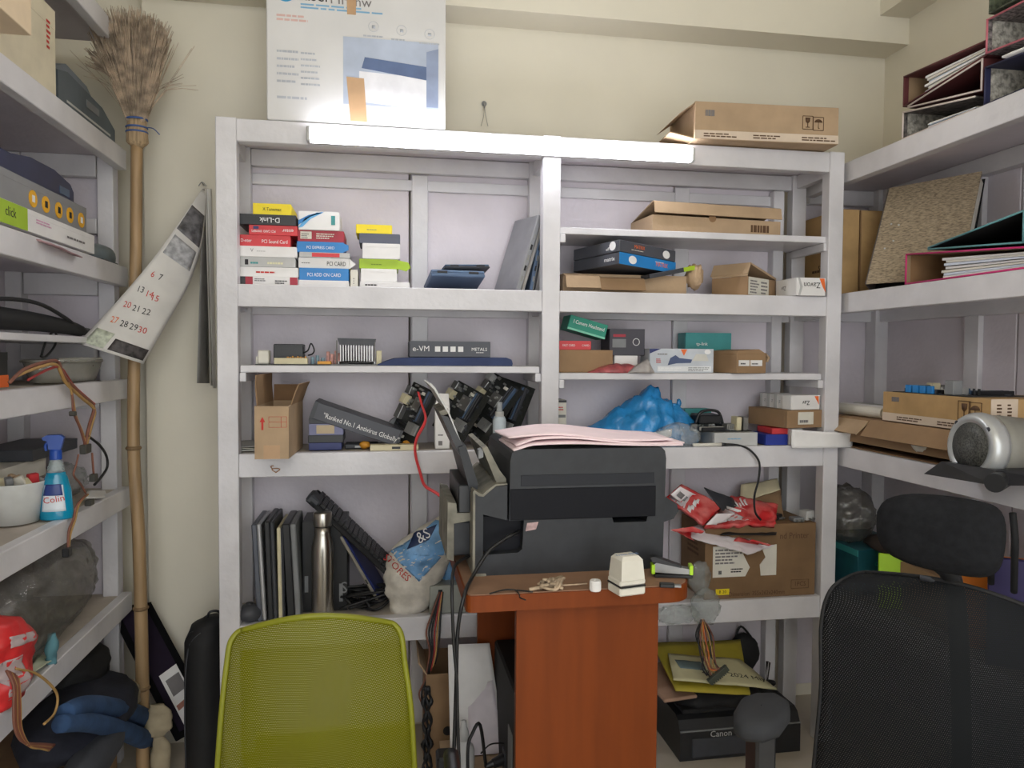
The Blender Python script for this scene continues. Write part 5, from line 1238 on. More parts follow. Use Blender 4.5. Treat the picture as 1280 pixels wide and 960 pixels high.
# black cabinet
t = thing('pc_cabinet', 'black computer cabinet standing under the table', 'computer', (.42, 1.70, .0005))
b = B(); b.box(-.105, .105, 0, .42, 0, .462, c=.006); b.obj('case', BLACKM, t)
b = B(); b.box(-.106, .106, .003, .02, .02, .45, c=.002); b.obj('front_bezel', BLACK, t)
b = B(); b.box(-.107, -.104, .10, .16, .12, .34); b.obj('paper_label', GREY, t)
b = B(); b.box(-.108, -.104, .2, .24, .18, .24); b.obj('socket', DKGREY, t)
P0 = Vector(t.location)
b = B(); pp = Vector((-.108, .22, .215)); b.cyl(pp, pp+Vector((-.03, -.01, -.004)), .016, .012, n=12); b.cyl(pp+Vector((-.03, -.01, -.004)), pp+Vector((-.05, -.014, -.008)), .010, .006, n=12); b.obj('plug', BLACK, t)
b = B(); b.tube([pp+Vector((-.05, -.014, -.008)), W(600, 906, Y=1.86)-P0, W(590, 918, Y=1.84)-P0, W(585, 935, Y=1.83)-P0, W(585, 975, Y=1.83)-P0], .0045); b.obj('lead', WIREK, t)
wire('thin_wire', 'thin black wire looping over the low carton under the table', 'wire', [W(601, 942, Y=1.92), W(612, 931, Y=1.92), W(625, 929, Y=1.93), W(634, 930, Y=1.94)], .002, WIREK)
t = thing('grease_bottle', 'translucent grey nozzle bottle standing by the cables under the table', 'bottle', (W(579, 950, Y=1.98).x, 1.97, .1745))
b = B(); b.lathe([(0, 0), (.028, 0), (.03, .006), (.03, .045), (.026, .06), (.018, .068), (.018, .078), (0, .078)], n=24); b.obj('body', LGREY, t, smooth=True)
b = B(); b.lathe([(0, .078), (.016, .078), (.014, .10), (.009, .112), (.007, .128), (0, .129)], n=18); b.obj('nozzle', LGREY, t, smooth=True)
t = thing('power_adapter', 'black power adapter lying at the foot of the nozzle bottle', 'adapter', (W(556, 950, Y=1.95).x, 1.94, .1745)); b = B(); b.box(-.022, .02, -.01, .05, 0, .05, c=.006); b.obj('body', BLACK, t); b = B(); b.cyl((0, -.012, .02), (0, -.03, .02), .006, n=10); b.obj('cord_grip', BLACK, t)
t.location.x -= .0
# ================================================================== floor right: printer, envelope
YC = 2.20
x0, x1 = W(850, 940, Y=YC).x, W(1000, 940, Y=YC).x; w = x1-x0
t = thing('floor_printer', 'black flat printer with silver lettering on the floor under the shelves', 'printer', ((x0+x1)/2, YC, .0005))
b = B(); b.prism([(0, 0), (0, .09), (.02, .125), (.04, .135), (.29, .135), (.29, 0)], -w/2, w/2, 'x'); b.obj('body', BLACK, t)
b = B(); b.box(-w/2+.02, w/2-.02, .03, .28, .1355, .15, c=.004); b.obj('scanner_lid', BLACKM, t)
b = B(); b.box(-w/2+.04, w/2-.12, -.004, .004, .01, .07, c=.002); b.obj('output_tray', DKGREY, t)
b = B(); b.box(-w/2, w/2, -.002, .002, .094, .098); b.obj('trim_strip', GREY, t)
lettering('Canon', mat('silver_ink', (190, 190, 190), .4), t, (-w*.17, -.003, .082), (R90, 0, 0), .028)
b = B(); b.cyl((w*.06, -.004, .06), (w*.06, 0, .06), .006, n=12); b.obj('button', LGREY, t)
t = thing('pouch_bag', 'black document pouch lying on the floor printer', 'bag', ((x0+x1)/2-.02, YC+.03, .1512)); b = B(); b.ridge([(-.17, .01, .05), (-.12, .05, .09), (0, .07, .1), (.1, .06, .09), (.15, .008, .05)], 0, amp=.18, seed=4, y0=.1); b.obj('body', BLACKM, t); b = B(); b.tube([(.09, .02, .05), (.12, .0, .075), (.16, .02, .06), (.17, .06, .03)], .006); b.obj('handle', BLACKM, t)
YEL = mat('yellow_envelope', (190, 174, 60), .6, var=.08)
qthing('envelope', 'large yellow envelope lying over the floor printer', 'envelope', [W(845, 862, Y=2.17), W(938, 868, Y=2.17), W(925, 800, Y=2.43), W(815, 803, Y=2.43)], YEL, amp=.004, freq=7, n=10, th=.006)
P = [W(842, 854, Y=2.165), W(971, 865, Y=2.165), W(925, 828, Y=2.32), W(835, 821, Y=2.32)]
for v in P: v.z += .012
bb, a0 = qsheet(P, amp=.003, freq=7, n=10, th=.004)
t = thing('envelope', 'pale handwritten envelope lying across the yellow one', 'envelope', a0); bb.obj('paper', mat('pale_envelope', (206, 200, 160), .7, var=.05), t)
down = Vector((0, 0, -1)); rot = Matrix.Rotation(math.radians(-4), 3, 'Z')
drape(bb, '2223 - 2024 Miya', INK, t, (P[0].lerp(P[1], .66)-a0)+Vector((0, .05, .05)), .03, d=down, rot=rot, off=.002, sx=1.1)
drape_patch(bb, [(P[0].lerp(P[2], .3))-a0+Vector((-.04, .02, .1)), (P[0].lerp(P[2], .3))-a0+Vector((.05, .02, .1)), (P[0].lerp(P[2], .3))-a0+Vector((.05, .07, .1)), (P[0].lerp(P[2], .3))-a0+Vector((-.04, .07, .1))], mat('slate_stamp', (110, 128, 130), .7), t, d=down, n=5, name='printed_stamp')
b = B(); b.box(-.06, .06, 0, .22, 0, .012, c=.004); o = b.obj('folder', mat('pinkish_card', (172, 138, 116), .8), None, loc=(W(850, 868, Y=2.2).x, 2.19, .202), rot=rad(6, 0, 8)); tag(o, 'pinkish card folder under the yellow envelope', 'folder')
t = thing('camera_bag', 'small black bag behind the yellow envelope on the floor', 'bag', (1.27, 2.46, .155)); b = B(); b.blob((0, 0, .07), .06, .03, .075, amp=.12, seed=3, sub=3, flat=-.07); b.obj('body', BLACKM, t); b = B(); b.tube([(-.03, 0, .13), (-.01, 0, .17), (.03, 0, .13)], .004); b.obj('strap', BLACKM, t)
# ================================================================== left unit: level 1 (z 1.917)
def YX(px, X, py=480): return W(px, py, X=X).y
def side_box(name, label, cat, X0, X1, Y0, Y1, zb, h, m, prints=(), texts=(), fine=(), lid=True, rot=(0, 0, 0), group=None):
    """box whose printed front faces the aisle (+x) on the left unit: local frame turned so 'F' looks to +x"""
    D = (Y1-Y0, X1-X0, h)
    return carton(name, label, cat, (X1, (Y0+Y1)/2, zb), D, m, rot=(rot[0], rot[1], R90+rot[2]), prints=prints, texts=texts, fine=fine, lid=lid, flap=False, group=group), D
def side_box_r(name, label, cat, X0, X1, Y0, Y1, zb, h, m, **k):
    """same on the right unit: 'F' looks to -x"""
    D = (Y1-Y0, X1-X0, h); rz = k.pop('rz', 0)
    return carton(name, label, cat, (X0, (Y0+Y1)/2, zb), D, m, rot=(0, 0, -R90+rz), flap=False, **k), D
Z1L = LZ[1]+.0005
side_box('flat_carton', 'cream carton overhanging the second highest shelf of the left unit', 'box', -.96, -.69, .9, YX(40, -.69, 60), Z1L, .285, mat('cream_carton', (222, 200, 168), .75, var=.04))
side_box('tall_carton', 'tall off-white carton behind the overhanging cream one on the left unit', 'box', -1.06, -.80, YX(40, -.69, 60)+.02, YX(70, -.80, 100), Z1L, .21, mat('ivory_carton', (214, 204, 178), .75, var=.05), fine=[('F', .86, .5, .92, .85, 6, INKR)])
y0 = YX(73, -.81, 130)
t = thing('old_printer', 'dusty dark grey printer under clear film on the left unit behind the broom', 'printer', (-.81, y0, Z1L))
b = B(); b.prism([(0, 0), (.40, 0), (.40, .05), (.30, .085), (.06, .10), (0, .085)], -.25, 0, 'x'); b.obj('lower_body', mat('slate_plastic3', (82, 92, 100), .45, var=.08), t)
b = B(); b.prism([(.02, .101), (.1, .135), (.24, .125), (.31, .087), (.06, .101)], -.24, -.02, 'x'); b.obj('upper_cover', mat('slate_plastic2', (112, 122, 130), .35, var=.1), t)
b = B(); b.box(-.002, .0008, .05, .36, .02, .026); b.obj('seam', LGREY, t)
b = B(); b.box(-.0015, .0015, .18, .27, .05, .07); b.obj('dusty_label', GREY, t)
side_box('grey_carton', 'blue-grey carton standing at the back of the left unit under the top shelf', 'box', -1.12, -.98, 2.0, 2.22, Z1L, .32, mat('blue_grey_card', (122, 136, 150), .6))
# ---- level 2 (z 1.557)
Z2L = LZ[2]+.0005
ye = YX(118, -.80, 300)
PINKENV = mat('dusty_pink_paper', (170, 138, 142), .8, var=.08)
qthing('envelope', 'dusty pink envelope slipping over the shelf edge under the lime and white box', 'envelope', [(-.765, 1.90, Z2L-.012), (-.765, 2.08, Z2L-.02), (-.9, 2.2, Z2L+.004), (-.9, 1.8, Z2L+.004)], PINKENV, amp=.002, n=8, th=.003, lift=lambda u, v: .02*v*(1-v))
zq = Z2L+.009
t, D = side_box('switch_box', 'long white box with a lime end on the left unit below the grey icon box', 'box', -1.05, -.80, 1.55, ye, zq, .05, WHITE,
    prints=[('F', (0, 0, .44, 1), LIME)], texts=[('F', .33, .55, .03, 'click', INK, False, .9)], fine=[('F', .5, .5, .66, .75, 2, mat('pink_print', (214, 160, 190), .6)), ('F', .74, .35, .97, .55, 1, INKG)])
ye2 = YX(108, -.82, 270); ys2 = 1.5
GREYBX = mat('grey_matte_card', (140, 140, 142), .6, var=.04)
t, D = side_box('icon_box', 'grey box with five yellow round icons on the left unit', 'box', -1.06, -.82, ys2, ye2, zq+.051, .075, GREYBX)
YOL = mat('amber_print', (238, 178, 40), .5, var=.04)
for k, px in enumerate((41, 57, 73, 87, 101)):
    u = YX(px, -.82, 262)-(ys2+ye2)/2; b = B(); b.cyl((u, -.002, .036), (u, .0, .036), .020, n=24); o = b.obj('round_icon', YOL, t)
    b = B(); b.box(u-.007, u+.007, -.0026, -.001, .028, .044); b.obj('icon_glyph', INKW if k in (0, 4) else INK, o)
yn = YX(87, -.85, 235)
t = thing('navy_device', 'glossy navy set-top device lying on the grey icon box', 'device', (-.84, 1.5, zq+.1275))
b = B(); b.prism([(0, 0), (yn-1.5, 0), (yn-1.5, .035), (yn-1.52, .052), (yn-1.62, .068), (yn-1.75, .066), (yn-1.85, .05), (0, .05)], -.17, 0, 'x'); b.obj('body', NAVY, t)
b = B(); b.box(-.001, .0012, yn-1.5-.09, yn-1.5-.03, .015, .035); b.obj('front_label', BLUEG, t)
b = B(); b.box(-.002, .0015, .1, yn-1.5-.01, .004, .008); b.obj('trim_line', GREY, t)
t = thing('dome_device', 'grey-green domed device at the far end of the lime box on the left unit', 'device', (-.845, 2.385, Z2L))
b = B(); b.blob((0, 0, .02), .05, .075, .035, amp=.03, seed=3, sub=3, flat=-.02, power=.8); b.obj('dome', mat('grey_green_plastic', (98, 108, 112), .4), t); b = B(); b.box(-.045, .045, -.06, .06, 0, .006, c=.002); b.obj('base', DKGREY, t)
stk, _ = side_box('brown_packet', 'small brown packet at the back of the left unit beside the icon box', 'packet', -1.02, -.93, 2.14, 2.32, Z2L, .16, CARD)
b = B(); b.blob((0, 0, .05), .07, .13, .05, amp=.15, freq=2.2, seed=2, sub=4, flat=-.05, crease=True); crumple('clear_bag', 'crumpled clear plastic bag on top of the navy device', 'bag', (-.93, 1.70, zq+.195), b, CLEAR)
# ---- thin board and level 3 (z 1.21)
Z3L = LZ[3]+.0005
y1 = YX(110, -.865, 400)
t = thing('umbrella', 'folded black umbrella lying on the thin board of the left unit', 'umbrella', (-.865, y1, 1.3365))
b = B(); b.tube([(0, -.85, .03), (0, -.5, .032), (0, -.3, .03), (0, -.14, .024), (0, -.06, .018)], lambda q: .030-.014*q, n=12); b.obj('canopy', BLACKM, t)
b = B(); b.cyl((0, -.07, .018), (0, 0, .016), .0125, .011, n=12); b.obj('handle', BLACK, t, smooth=True)
b = B(); b.tube([(.02, -.75, .04), (.03, -.6, .07), (.03, -.4, .075), (.02, -.22, .05), (.01, -.12, .03)], .005); b.obj('strap', BLACKM, t)
pA = lambda px, py, X=-.775: W(px, py, X=X)
wire('cable_loop', 'thin black cable loop hanging below the folded umbrella', 'cable', [pA(52, 444, -.86), pA(57, 428, -.86), pA(66, 415, -.86), pA(71, 420, -.86), pA(68, 433, -.86), pA(57, 446, -.86), pA(51, 445, -.86)], .003, WIREK)
t = thing('plastic_tray', 'shallow clear plastic tray of bits on the left unit beneath the calendar page', 'tray', (-.88, 2.25, Z3L))
TRAYM = film('tray_plastic', (176, 174, 164), .6, rough=.3, bump=.2, bscale=20)
b = B(); b.loft([((0, 0, .001), .06, .15), ((0, 0, .03), .068, .165), ((0, 0, .058), .074, .18)], n=28, amp=.02, sub=2); b.obj('tray_wall', TRAYM, t)
b = B(); b.tube([(math.cos(a)*.075, math.sin(a)*.182, .058) for a in [2*math.pi*k/28 for k in range(29)]], .004, n=6, sub=1); b.obj('rim', TRAYM, t)
for k in range(5):
    b = B(); b.cyl((-.03+.012*k, .04+.02*k, .059), (.0+.01*k, .08+.02*k, .062), .006, n=8); b.obj('white_bit', OFFW, t)
side_box('orange_box', 'small dark box with orange end at the near end of the left unit', 'box', -1.0, -.86, 1.6, YX(10, -.86, 465), Z3L, .08, BLACK, prints=[('F', (.7, 0, 1, .35), INKO)])
t = thing('cable_bundle', 'bundle of brown and red power wires drooping over the left unit shelf edge', 'cables', pA(72, 452, -.82)); P0 = Vector(t.location)
runs = [([(12, 478), (30, 462), (55, 453), (72, 452), (80, 470), (100, 492), (117, 508), (112, 530), (106, 556)], .0042, WIREBR), ([(20, 470), (45, 460), (70, 456), (82, 478), (103, 498), (118, 512), (114, 532), (108, 556)], .0042, WIREY),
        ([(72, 455), (84, 474), (90, 492), (92, 515), (100, 535), (107, 558)], .0032, WIREBR), ([(74, 456), (85, 477), (91, 497), (95, 520), (103, 540), (108, 558)], .0028, WIREY), ([(35, 475), (60, 462), (76, 460), (92, 482), (112, 500), (118, 505)], .003, mat('dark_red_wire', (150, 44, 44), .5)),
        ([(110, 545), (124, 556), (133, 570), (134, 584), (126, 597), (118, 606)], .0036, WIREK), ([(98, 568), (95, 582), (92, 594), (100, 604), (107, 616)], .0026, WIREBR), ([(108, 618), (96, 632), (92, 648), (86, 664), (85, 688)], .003, WIREBR), ([(110, 618), (99, 630), (94, 650), (88, 668), (86, 688)], .0026, WIREY), ([(115, 566), (116, 580), (117, 592)], .003, WIREBR)]
for pts, r, m in runs:
    b = B(); b.tube([pA(*p)-P0 for p in pts], r, n=6); b.obj('wire', m, t)
for (px, py, sx, sz) in ((107, 561, .02, .012), (117, 597, .011, .01), (84, 690, .011, .011), (112, 628, .014, .008), (91, 517, .006, .006)):
    c = pA(px, py)-P0; b = B(); b.box(c.x-.008, c.x+.008, c.y-sx, c.y+sx, c.z-sz, c.z+sz, c=.002); b.obj('plug', mat('plug_dark', (62, 60, 54), .5) if px != 84 else BLACK, t)
# ---- level 4 (z .872)
Z4L = LZ[4]+.0005
p = W(22, 652, Z=Z4L); 
t = thing('plastic_tub', 'white plastic tub full of odds and ends on the left unit', 'tub', (p.x-.01, p.y, Z4L))
b = B(); b.lathe([(0, .003), (.052, .003), (.066, .094), (.068, .1), (.07, .1), (.07, .096), (.055, .0), (0, .0)], n=36); b.obj('tub_wall', mat('white_tub_plastic', (206, 208, 206), .45), t, smooth=True)
q = random.Random(2)
for k in range(9):
    c = Vector((q.uniform(-.035, .035), q.uniform(-.035, .035), .075)); b = B()
    b.box(-.012, .012, -.008, .008, 0, .04, M=Matrix.Translation(c) @ Euler((q.uniform(-.8, .8), q.uniform(-.8, .8), q.uniform(0, 3))).to_matrix().to_4x4(), c=.002); b.obj('odd_bit', (BEIGE, CARD, GREY, RED, AMBER, OFFW)[k % 6], t)
p = W(71, 648, Z=Z4L)
t = thing('cleaner_bottle', 'blue glass-cleaner bottle with a blue trigger cap beside the white tub', 'bottle', (p.x, p.y, Z4L), rad(0, 0, 12))
LIQ = mat('blue_cleaner_liquid', (14, 140, 178), .15, var=.05, coat=.5)
b = B(); b.loft([((0, 0, 0), .037, .024), ((0, 0, .01), .038, .025), ((0, 0, .07), .034, .024), ((0, 0, .1), .027, .021), ((0, 0, .118), .021, .018)], n=28, sub=3); b.obj('liquid_body', LIQ, t)
bq = b
b = B(); b.loft([((0, 0, .1181), .021, .018), ((0, 0, .135), .018, .016), ((0, 0, .150), .013, .013)], n=24, sub=2); b.obj('clear_shoulder', film('clear_bottle', (190, 206, 210), .5), t)
b = B(); b.lathe([(0, .150), (.014, .150), (.014, .172), (.012, .176), (0, .176)], n=20); b.obj('collar', mat('royal_blue_plastic', (28, 72, 160), .4), t)
b = B(); b.prism([(-.014, .176), (.013, .176), (.016, .19), (.02, .205), (.012, .212), (-.018, .212), (-.028, .206), (-.026, .2), (-.016, .196)], -.011, .011); b.obj('spray_head', MATS['royal_blue_plastic'], t)
b = B(); b.tube([(-.016, 0, .196), (-.022, 0, .185), (-.02, 0, .172)], .004); b.obj('trigger', MATS['royal_blue_plastic'], t)
drape_patch(bq, [(-.030, -.1, .022), (.024, -.1, .022), (.018, -.1, .088), (-.024, -.1, .088)], mat('white_label', (224, 232, 240), .4), t, name='paper_label')
drape_patch(bq, [(-.026, -.1, .062), (.018, -.1, .062), (.014, -.1, .09), (-.02, -.1, .09)], mat('navy_label', (40, 62, 130), .4), t, name='label_top', off=.0014)
drape(bq, 'Colin', INKR, t, (-.002, -.1, .052), .022, tilt=8, off=.002)
finep_t = t
side_box('white_carton', 'flat white carton at the back of the left unit above the cleaner bottle', 'box', -1.08, -.935, 1.75, YX(57, -.935, 560), Z4L+.078, .05, OFFW)
side_box('paper_pile', 'pile of crumpled papers and film beneath the flat white carton', 'papers', -1.08, -.935, 1.75, YX(62, -.935, 590), Z4L, .076, mat('layered_paper', (190, 176, 168), .8, var=.3, scale=40, stretch=(1, 1, 8)), lid=False)
side_box('flat_device', 'flat dark device box lying on the flat white carton', 'box', -1.07, -.92, YX(40, -.92, 540), 2.44, Z4L+.1295, .03, DKGREY)
b = B(); b.blob((0, 0, .045), .06, .12, .05, amp=.15, freq=2.5, seed=12, sub=4, flat=-.045, crease=True); crumple('clear_bag', 'crumpled clear film lying behind the cleaner bottle', 'bag', (-.93, 2.33, Z4L), b, CLEAR)
qthing('paper_strip', 'white paper strip at the far end of the left unit shelf with the tub', 'paper', [pA(106, 622, -.80), pA(153, 622, -.80), pA(153, 614, -.84), pA(110, 612, -.86)], PAPER, amp=.0015, n=6, th=.002)
# ---- level 5 (z .537)
Z5L = LZ[5]+.0005
DARKFILM = film('dusty_clear_film', (128, 126, 116), .34, rough=.10, bump=1.0, bscale=20, vary=.14)
yc = YX(96, -.90, 700)
b = B(); b.blob((0, 0, .128), .14, .37, .13, amp=.07, freq=2.7, seed=21, sub=5, flat=-.125, crease=True, power=.8)
crumple('clear_bag', 'large dusty clear plastic sack filling the left unit below the cleaner bottle', 'bag', (-.93, 2.03, Z5L), b, DARKFILM)
t = thing('red_bag', 'red and white shopping bag on the lowest shelf of the left unit', 'bag', W(12, 850, X=-.80)); t.location.z = Z5L
b = B(); b.loft([((-.03, 0, .001), .05, .06), ((-.03, .01, .05), .065, .09), ((-.03, .015, .12), .06, .08), ((-.03, .0, .17), .045, .05), ((-.04, -.03, .19), .02, .03)], n=36, amp=.22, seed=4, freq=14, sub=6); b.obj('bag_body', mat('red_shop_film', (208, 48, 50), .4, var=.12, scale=16), t)
drape_patch(b, [(.2, -.05, .02), (.2, .0, .02), (.2, .0, .1), (.2, -.05, .1)], mat('greyish_film', (176, 160, 160), .4), t, d=Vector((-1, 0, 0)), name='white_panel')
drape_patch(b, [(.2, -.03, .125), (.2, .045, .115), (.2, .045, .135), (.2, -.03, .15)], mat('greyish_film', (176, 160, 160), .4), t, d=Vector((-1, 0, 0)), name='white_stripe')
qthing('paper_sheet', 'pale green paper lying over the lowest left shelf edge', 'paper', [W(25, 855, X=-.785), W(52, 832, X=-.785), W(70, 822, X=-.80), W(48, 818, X=-.84)], mat('pale_green_paper', (206, 214, 188), .8), amp=.003, n=8, th=.002)
b = B(); b.loft([((0, 0, 0), .012, .016), ((0, .003, .02), .010, .02), ((0, .008, .045), .014, .018), ((-.004, .012, .07), .008, .010)], n=16, amp=.25, freq=40, seed=3, sub=4); crumple('teal_cloth', 'small teal cloth scrap on the lowest left shelf', 'cloth', W(64, 815, X=-.80)+Vector((0, 0, -.03)), b, mat('teal_cloth', (92, 140, 152), .85))
t = thing('cable_bundle', 'bundle of reddish wires spilling off the lowest left shelf', 'cables', W(18, 842, X=-.76)); P0 = Vector(t.location)
for k in range(8):
    m = (WIREBR, mat('rust_wire', (140, 76, 58), .5), WIREBR, WIREY, MATS['rust_wire'] if 'rust_wire' in MATS else WIREBR, WIREBR, mat('rust_wire', (140, 76, 58), .5), WIREY)[k]
    b = B(); b.tube([W(8+k*2, 838+k, X=-.775)-P0, W(17+k, 858, X=-.755)-P0, W(17+k*1.2, 885, X=-.75)-P0, W(19+k*1.1, 912, X=-.75)-P0, W(30+k, 928+k*.6, X=-.75)-P0, W(52, 930+k*.8, X=-.75)-P0, W(68-k, 931+k, X=-.75)-P0], .003, n=6); b.obj('wire', m, t)
b = B(); b.tube([W(20, 836, X=-.77)-P0, W(45, 842, X=-.76)-P0, W(65, 858, X=-.755)-P0, W(72, 872, X=-.755)-P0, W(68, 892, X=-.755)-P0, W(55, 905, X=-.755)-P0], .003, n=6); b.obj('tan_lead', WIREY, t)
# ---- under the left unit
side_box('floor_carton', 'brown carton on the floor under the left unit', 'box', -1.1, -.80, 1.78, 2.38, .0005, .22, CARD2)
t = thing('duffel_bag', 'dark blue and black duffel bag stuffed under the left unit', 'bag', (-.83, 2.2, .2215))
FAB = mat('navy_black_fabric', (32, 34, 46), .9, var=.2, scale=20, bump=.2, bscale=120)
BLF = mat('blue_fabric', (46, 74, 112), .9, var=.15, scale=20, bump=.2, bscale=120)
b = B(); b.blob((0, -.02, .07), .13, .24, .075, amp=.10, freq=1.8, seed=5, sub=4, flat=-.07); b.obj('bag_body', FAB, t)
b = B(); b.blob((-.05, .12, .15), .08, .11, .07, amp=.12, freq=1.8, seed=8, sub=4); b.obj('bag_flap', BLACKM, t)
P0 = Vector(t.location)
b = B(); b.tube([W(80, 892, X=-.74)-P0, W(110, 882, X=-.73)-P0, W(150, 888, X=-.73)-P0, W(180, 898, X=-.73)-P0, W(187, 902, X=-.74)-P0], lambda q: .022+.012*q, n=12); b.obj('blue_roll', BLF, t)
b = B(); b.tube([W(75, 905, X=-.735)-P0, W(110, 903, X=-.72)-P0, W(150, 912, X=-.72)-P0, W(175, 922, X=-.72)-P0, W(184, 924, X=-.73)-P0], lambda q: .020+.010*q, n=12); b.obj('blue_roll', BLF, t)
b = B(); b.blob(W(120, 940, X=-.74)-P0, .05, .17, .05, amp=.12, freq=1.7, seed=15, sub=4); b.obj('grey_flank', mat('dark_grey_fabric', (60, 62, 68), .9, bump=.2, bscale=150), t)
# cloths near the wall
CLOTH = mat('cream_rag', (158, 146, 122), .9, var=.12, scale=14)
for k, (px, py, rx, rz) in enumerate(((162, 868, 10, 18), (198, 900, 14, 20), (200, 945, 10, 26))):
    c = W(px, py, Y=2.36); b = B(); b.loft([((-.004, 0, -rz*.0024), rx*.0018, .012), ((.003, 0, -rz*.0012), rx*.0028, .02), ((0, 0, 0), rx*.003, .02), ((.003, 0, rz*.0012), rx*.0026, .018), ((-.004, 0, rz*.0024), rx*.0016, .010)], n=26, amp=.18, freq=15, seed=k+4, sub=6); crumple('rag', ('cream rag bundle beside the bamboo pole', 'cream rag tucked under the leaning frame', 'cream rag lowest by the foot of the bamboo pole')[k], 'rag', c, b, CLOTH, group='rags by the broom')
# leaning picture frame
Yf = 2.47
A_, B_, C_, D_ = W(142, 764, Y=2.50), W(186, 757, Y=2.53), W(262, 898, Y=2.48), W(222, 921, Y=2.44)
t = thing('picture_frame', 'black framed certificate leaning in the corner behind the bamboo pole', 'picture frame', D_); 
P = [v-D_ for v in (A_, B_, C_, D_)]; nrm = (P[1]-P[0]).cross(P[3]-P[0]).normalized()
if nrm.y > 0: nrm = -nrm
for i in range(4):
    p, q = P[i], P[(i+1) % 4]; b = B(); dr = (q-p).normalized(); sd = nrm.cross(dr)*.010
    V = [p-dr*.008-sd, q+dr*.008-sd, q+dr*.008+sd, p-dr*.008+sd]; b.add([v+nrm*.006 for v in V]+[v-nrm*.012 for v in V], [(0, 1, 2, 3), (7, 6, 5, 4), (0, 4, 5, 1), (1, 5, 6, 2), (2, 6, 7, 3), (3, 7, 4, 0)]); b.obj('frame_bar', mat('matte_black_frame', (16, 16, 17), .9, spec=.1), t)
def quadpart(name, m, pts, off):
    b = B(); V = pts; b.add([v+nrm*off for v in V]+[v+nrm*(off-.002) for v in V], [(0, 1, 2, 3), (7, 6, 5, 4), (0, 4, 5, 1), (1, 5, 6, 2), (2, 6, 7, 3), (3, 7, 4, 0)]); return b.obj(name, m, t)
quadpart('backing', mat('plum_print', (40, 32, 46), .8, spec=.1), P, -.003)
bil = lambda u, v: P[0]*(1-u)*(1-v)+P[1]*u*(1-v)+P[2]*u*v+P[3]*(1-u)*v
quadpart('certificate', PAPER, [bil(.3, .55), bil(.96, .5), bil(.96, .97), bil(.3, .97)], -.001)
quadpart('red_print', mat('brown_red_print', (170, 110, 92), .6), [bil(.35, .8), bil(.9, .76), bil(.9, .8), bil(.35, .84)], 0)
quadpart('dark_print', INKG, [bil(.4, .6), bil(.85, .57), bil(.85, .7), bil(.4, .73)], 0)
# black instrument bag between wall and post
x0, x1 = W(229, 860, Y=2.34).x, -.482
t = thing('instrument_bag', 'tall black padded bag standing between the wall and the shelving post', 'bag', ((x0+x1)/2, 2.36, .0005)); H = W(250, 776, Y=2.33).z; w = (x1-x0)/2
b = B(); b.loft([((0, 0, 0), w, .07), ((0, 0, .05), w, .075), ((0, 0, H*.6), w, .075), ((0, 0, H-.07), w*.98, .07), ((w*.15, 0, H-.02), w*.8, .05), ((w*.4, 0, H), w*.45, .03)], n=28, amp=.015, seed=2, sub=4); b.obj('bag_body', BLACKM, t)
b = B(); b.tube([(w*.1, 0, H-.01), (w*.3, -.01, H+.018), (w*.75, 0, H+.012), (w*.85, 0, H-.03)], .004); b.obj('handle', BLACK, t)
b = B(); b.tube([(-w*.1, -.03, H-.035), (-w*.45, -.04, H-.03), (-w*.8, -.03, H-.055)], .0022); b.obj('zip_pull', BLACK, t)
b = B(); b.tube([(-w*.75, -.055, .05), (-w*.78, -.056, H*.5), (-w*.6, -.055, H-.08), (0, -.05, H-.03)], .0022); b.obj('piping', DKGREY, t)
# ---- broom
Pb, Pt = W(179, 990, Y=2.38), W(171, 180, Y=2.41)
t = thing('bamboo_broom', 'long bamboo-handled grass broom standing bristles up in the corner', 'broom', (Pb.x, Pb.y, 0.001)); P0 = Vector(t.location)
mid = [W(170, 300, Y=2.41), W(168, 430, Y=2.405), W(167, 560, Y=2.40), W(173, 660, Y=2.395), W(176, 760, Y=2.39), W(178, 860, Y=2.385)]
path = [Pt-P0]+[m-P0 for m in mid]+[Pb-P0]; path[-1].z = 0
b = B(); b.tube(path, lambda q: .0165+.003*q, n=14, sub=6); b.obj('bamboo_pole', BAMBOO, t)
for k in (2, 3, 5, 6):
    c = path[k]; b = B(); b.lathe([(.019, -.006), (.0225, -.002), (.0225, .002), (.019, .006)], n=16, c=c); b.obj('pole_node', mat('bamboo_node', (124, 100, 70), .6), t)
tie = W(171, 158, Y=2.41)-P0; base = W(172, 186, Y=2.41)-P0
b = B(); b.loft([(base, .014, .014), (base.lerp(tie, .3), .031, .026), (base.lerp(tie, .7), .030, .025), (tie+Vector((0, 0, .02)), .026, .022)], n=18, sub=3, amp=.03, freq=60); b.obj('bound_stalks', mat('straw', (170, 146, 114), .8, var=.2, scale=40, stretch=(4, 4, .3)), t)
STR = mat('dry_grass_bristle', (188, 170, 150), .9, var=.3, scale=30)
q = random.Random(4); b = B()
cx = tie+Vector((0, 0, .01))
for k in range(900):
    a = q.uniform(-1, 1); dpt = q.uniform(-1, 1); L = .305-.05*abs(a)**2+q.uniform(-.05, .025)
    e = cx+Vector((a*(.105)+.0+q.gauss(0, .008)-.004, dpt*.035-.02, L))
    m1 = cx+Vector((a*.055+q.gauss(0, .004), dpt*.025-.008, L*.45))
    st = cx+Vector((a*.023, dpt*.016, 0)); b.tube([st, m1, e], lambda s: .0021*(1-.6*s), n=3, sub=2)
for k in range(60):   # drooping tuft
    e = cx+Vector((-.10+q.uniform(-.035, .02), -.02+q.uniform(-.02, .02), .17+q.uniform(-.02, .035))); b.tube([cx+Vector((-.02, 0, .02)), cx+Vector((-.055, -.01, .12)), e], .0014, n=3, sub=2)
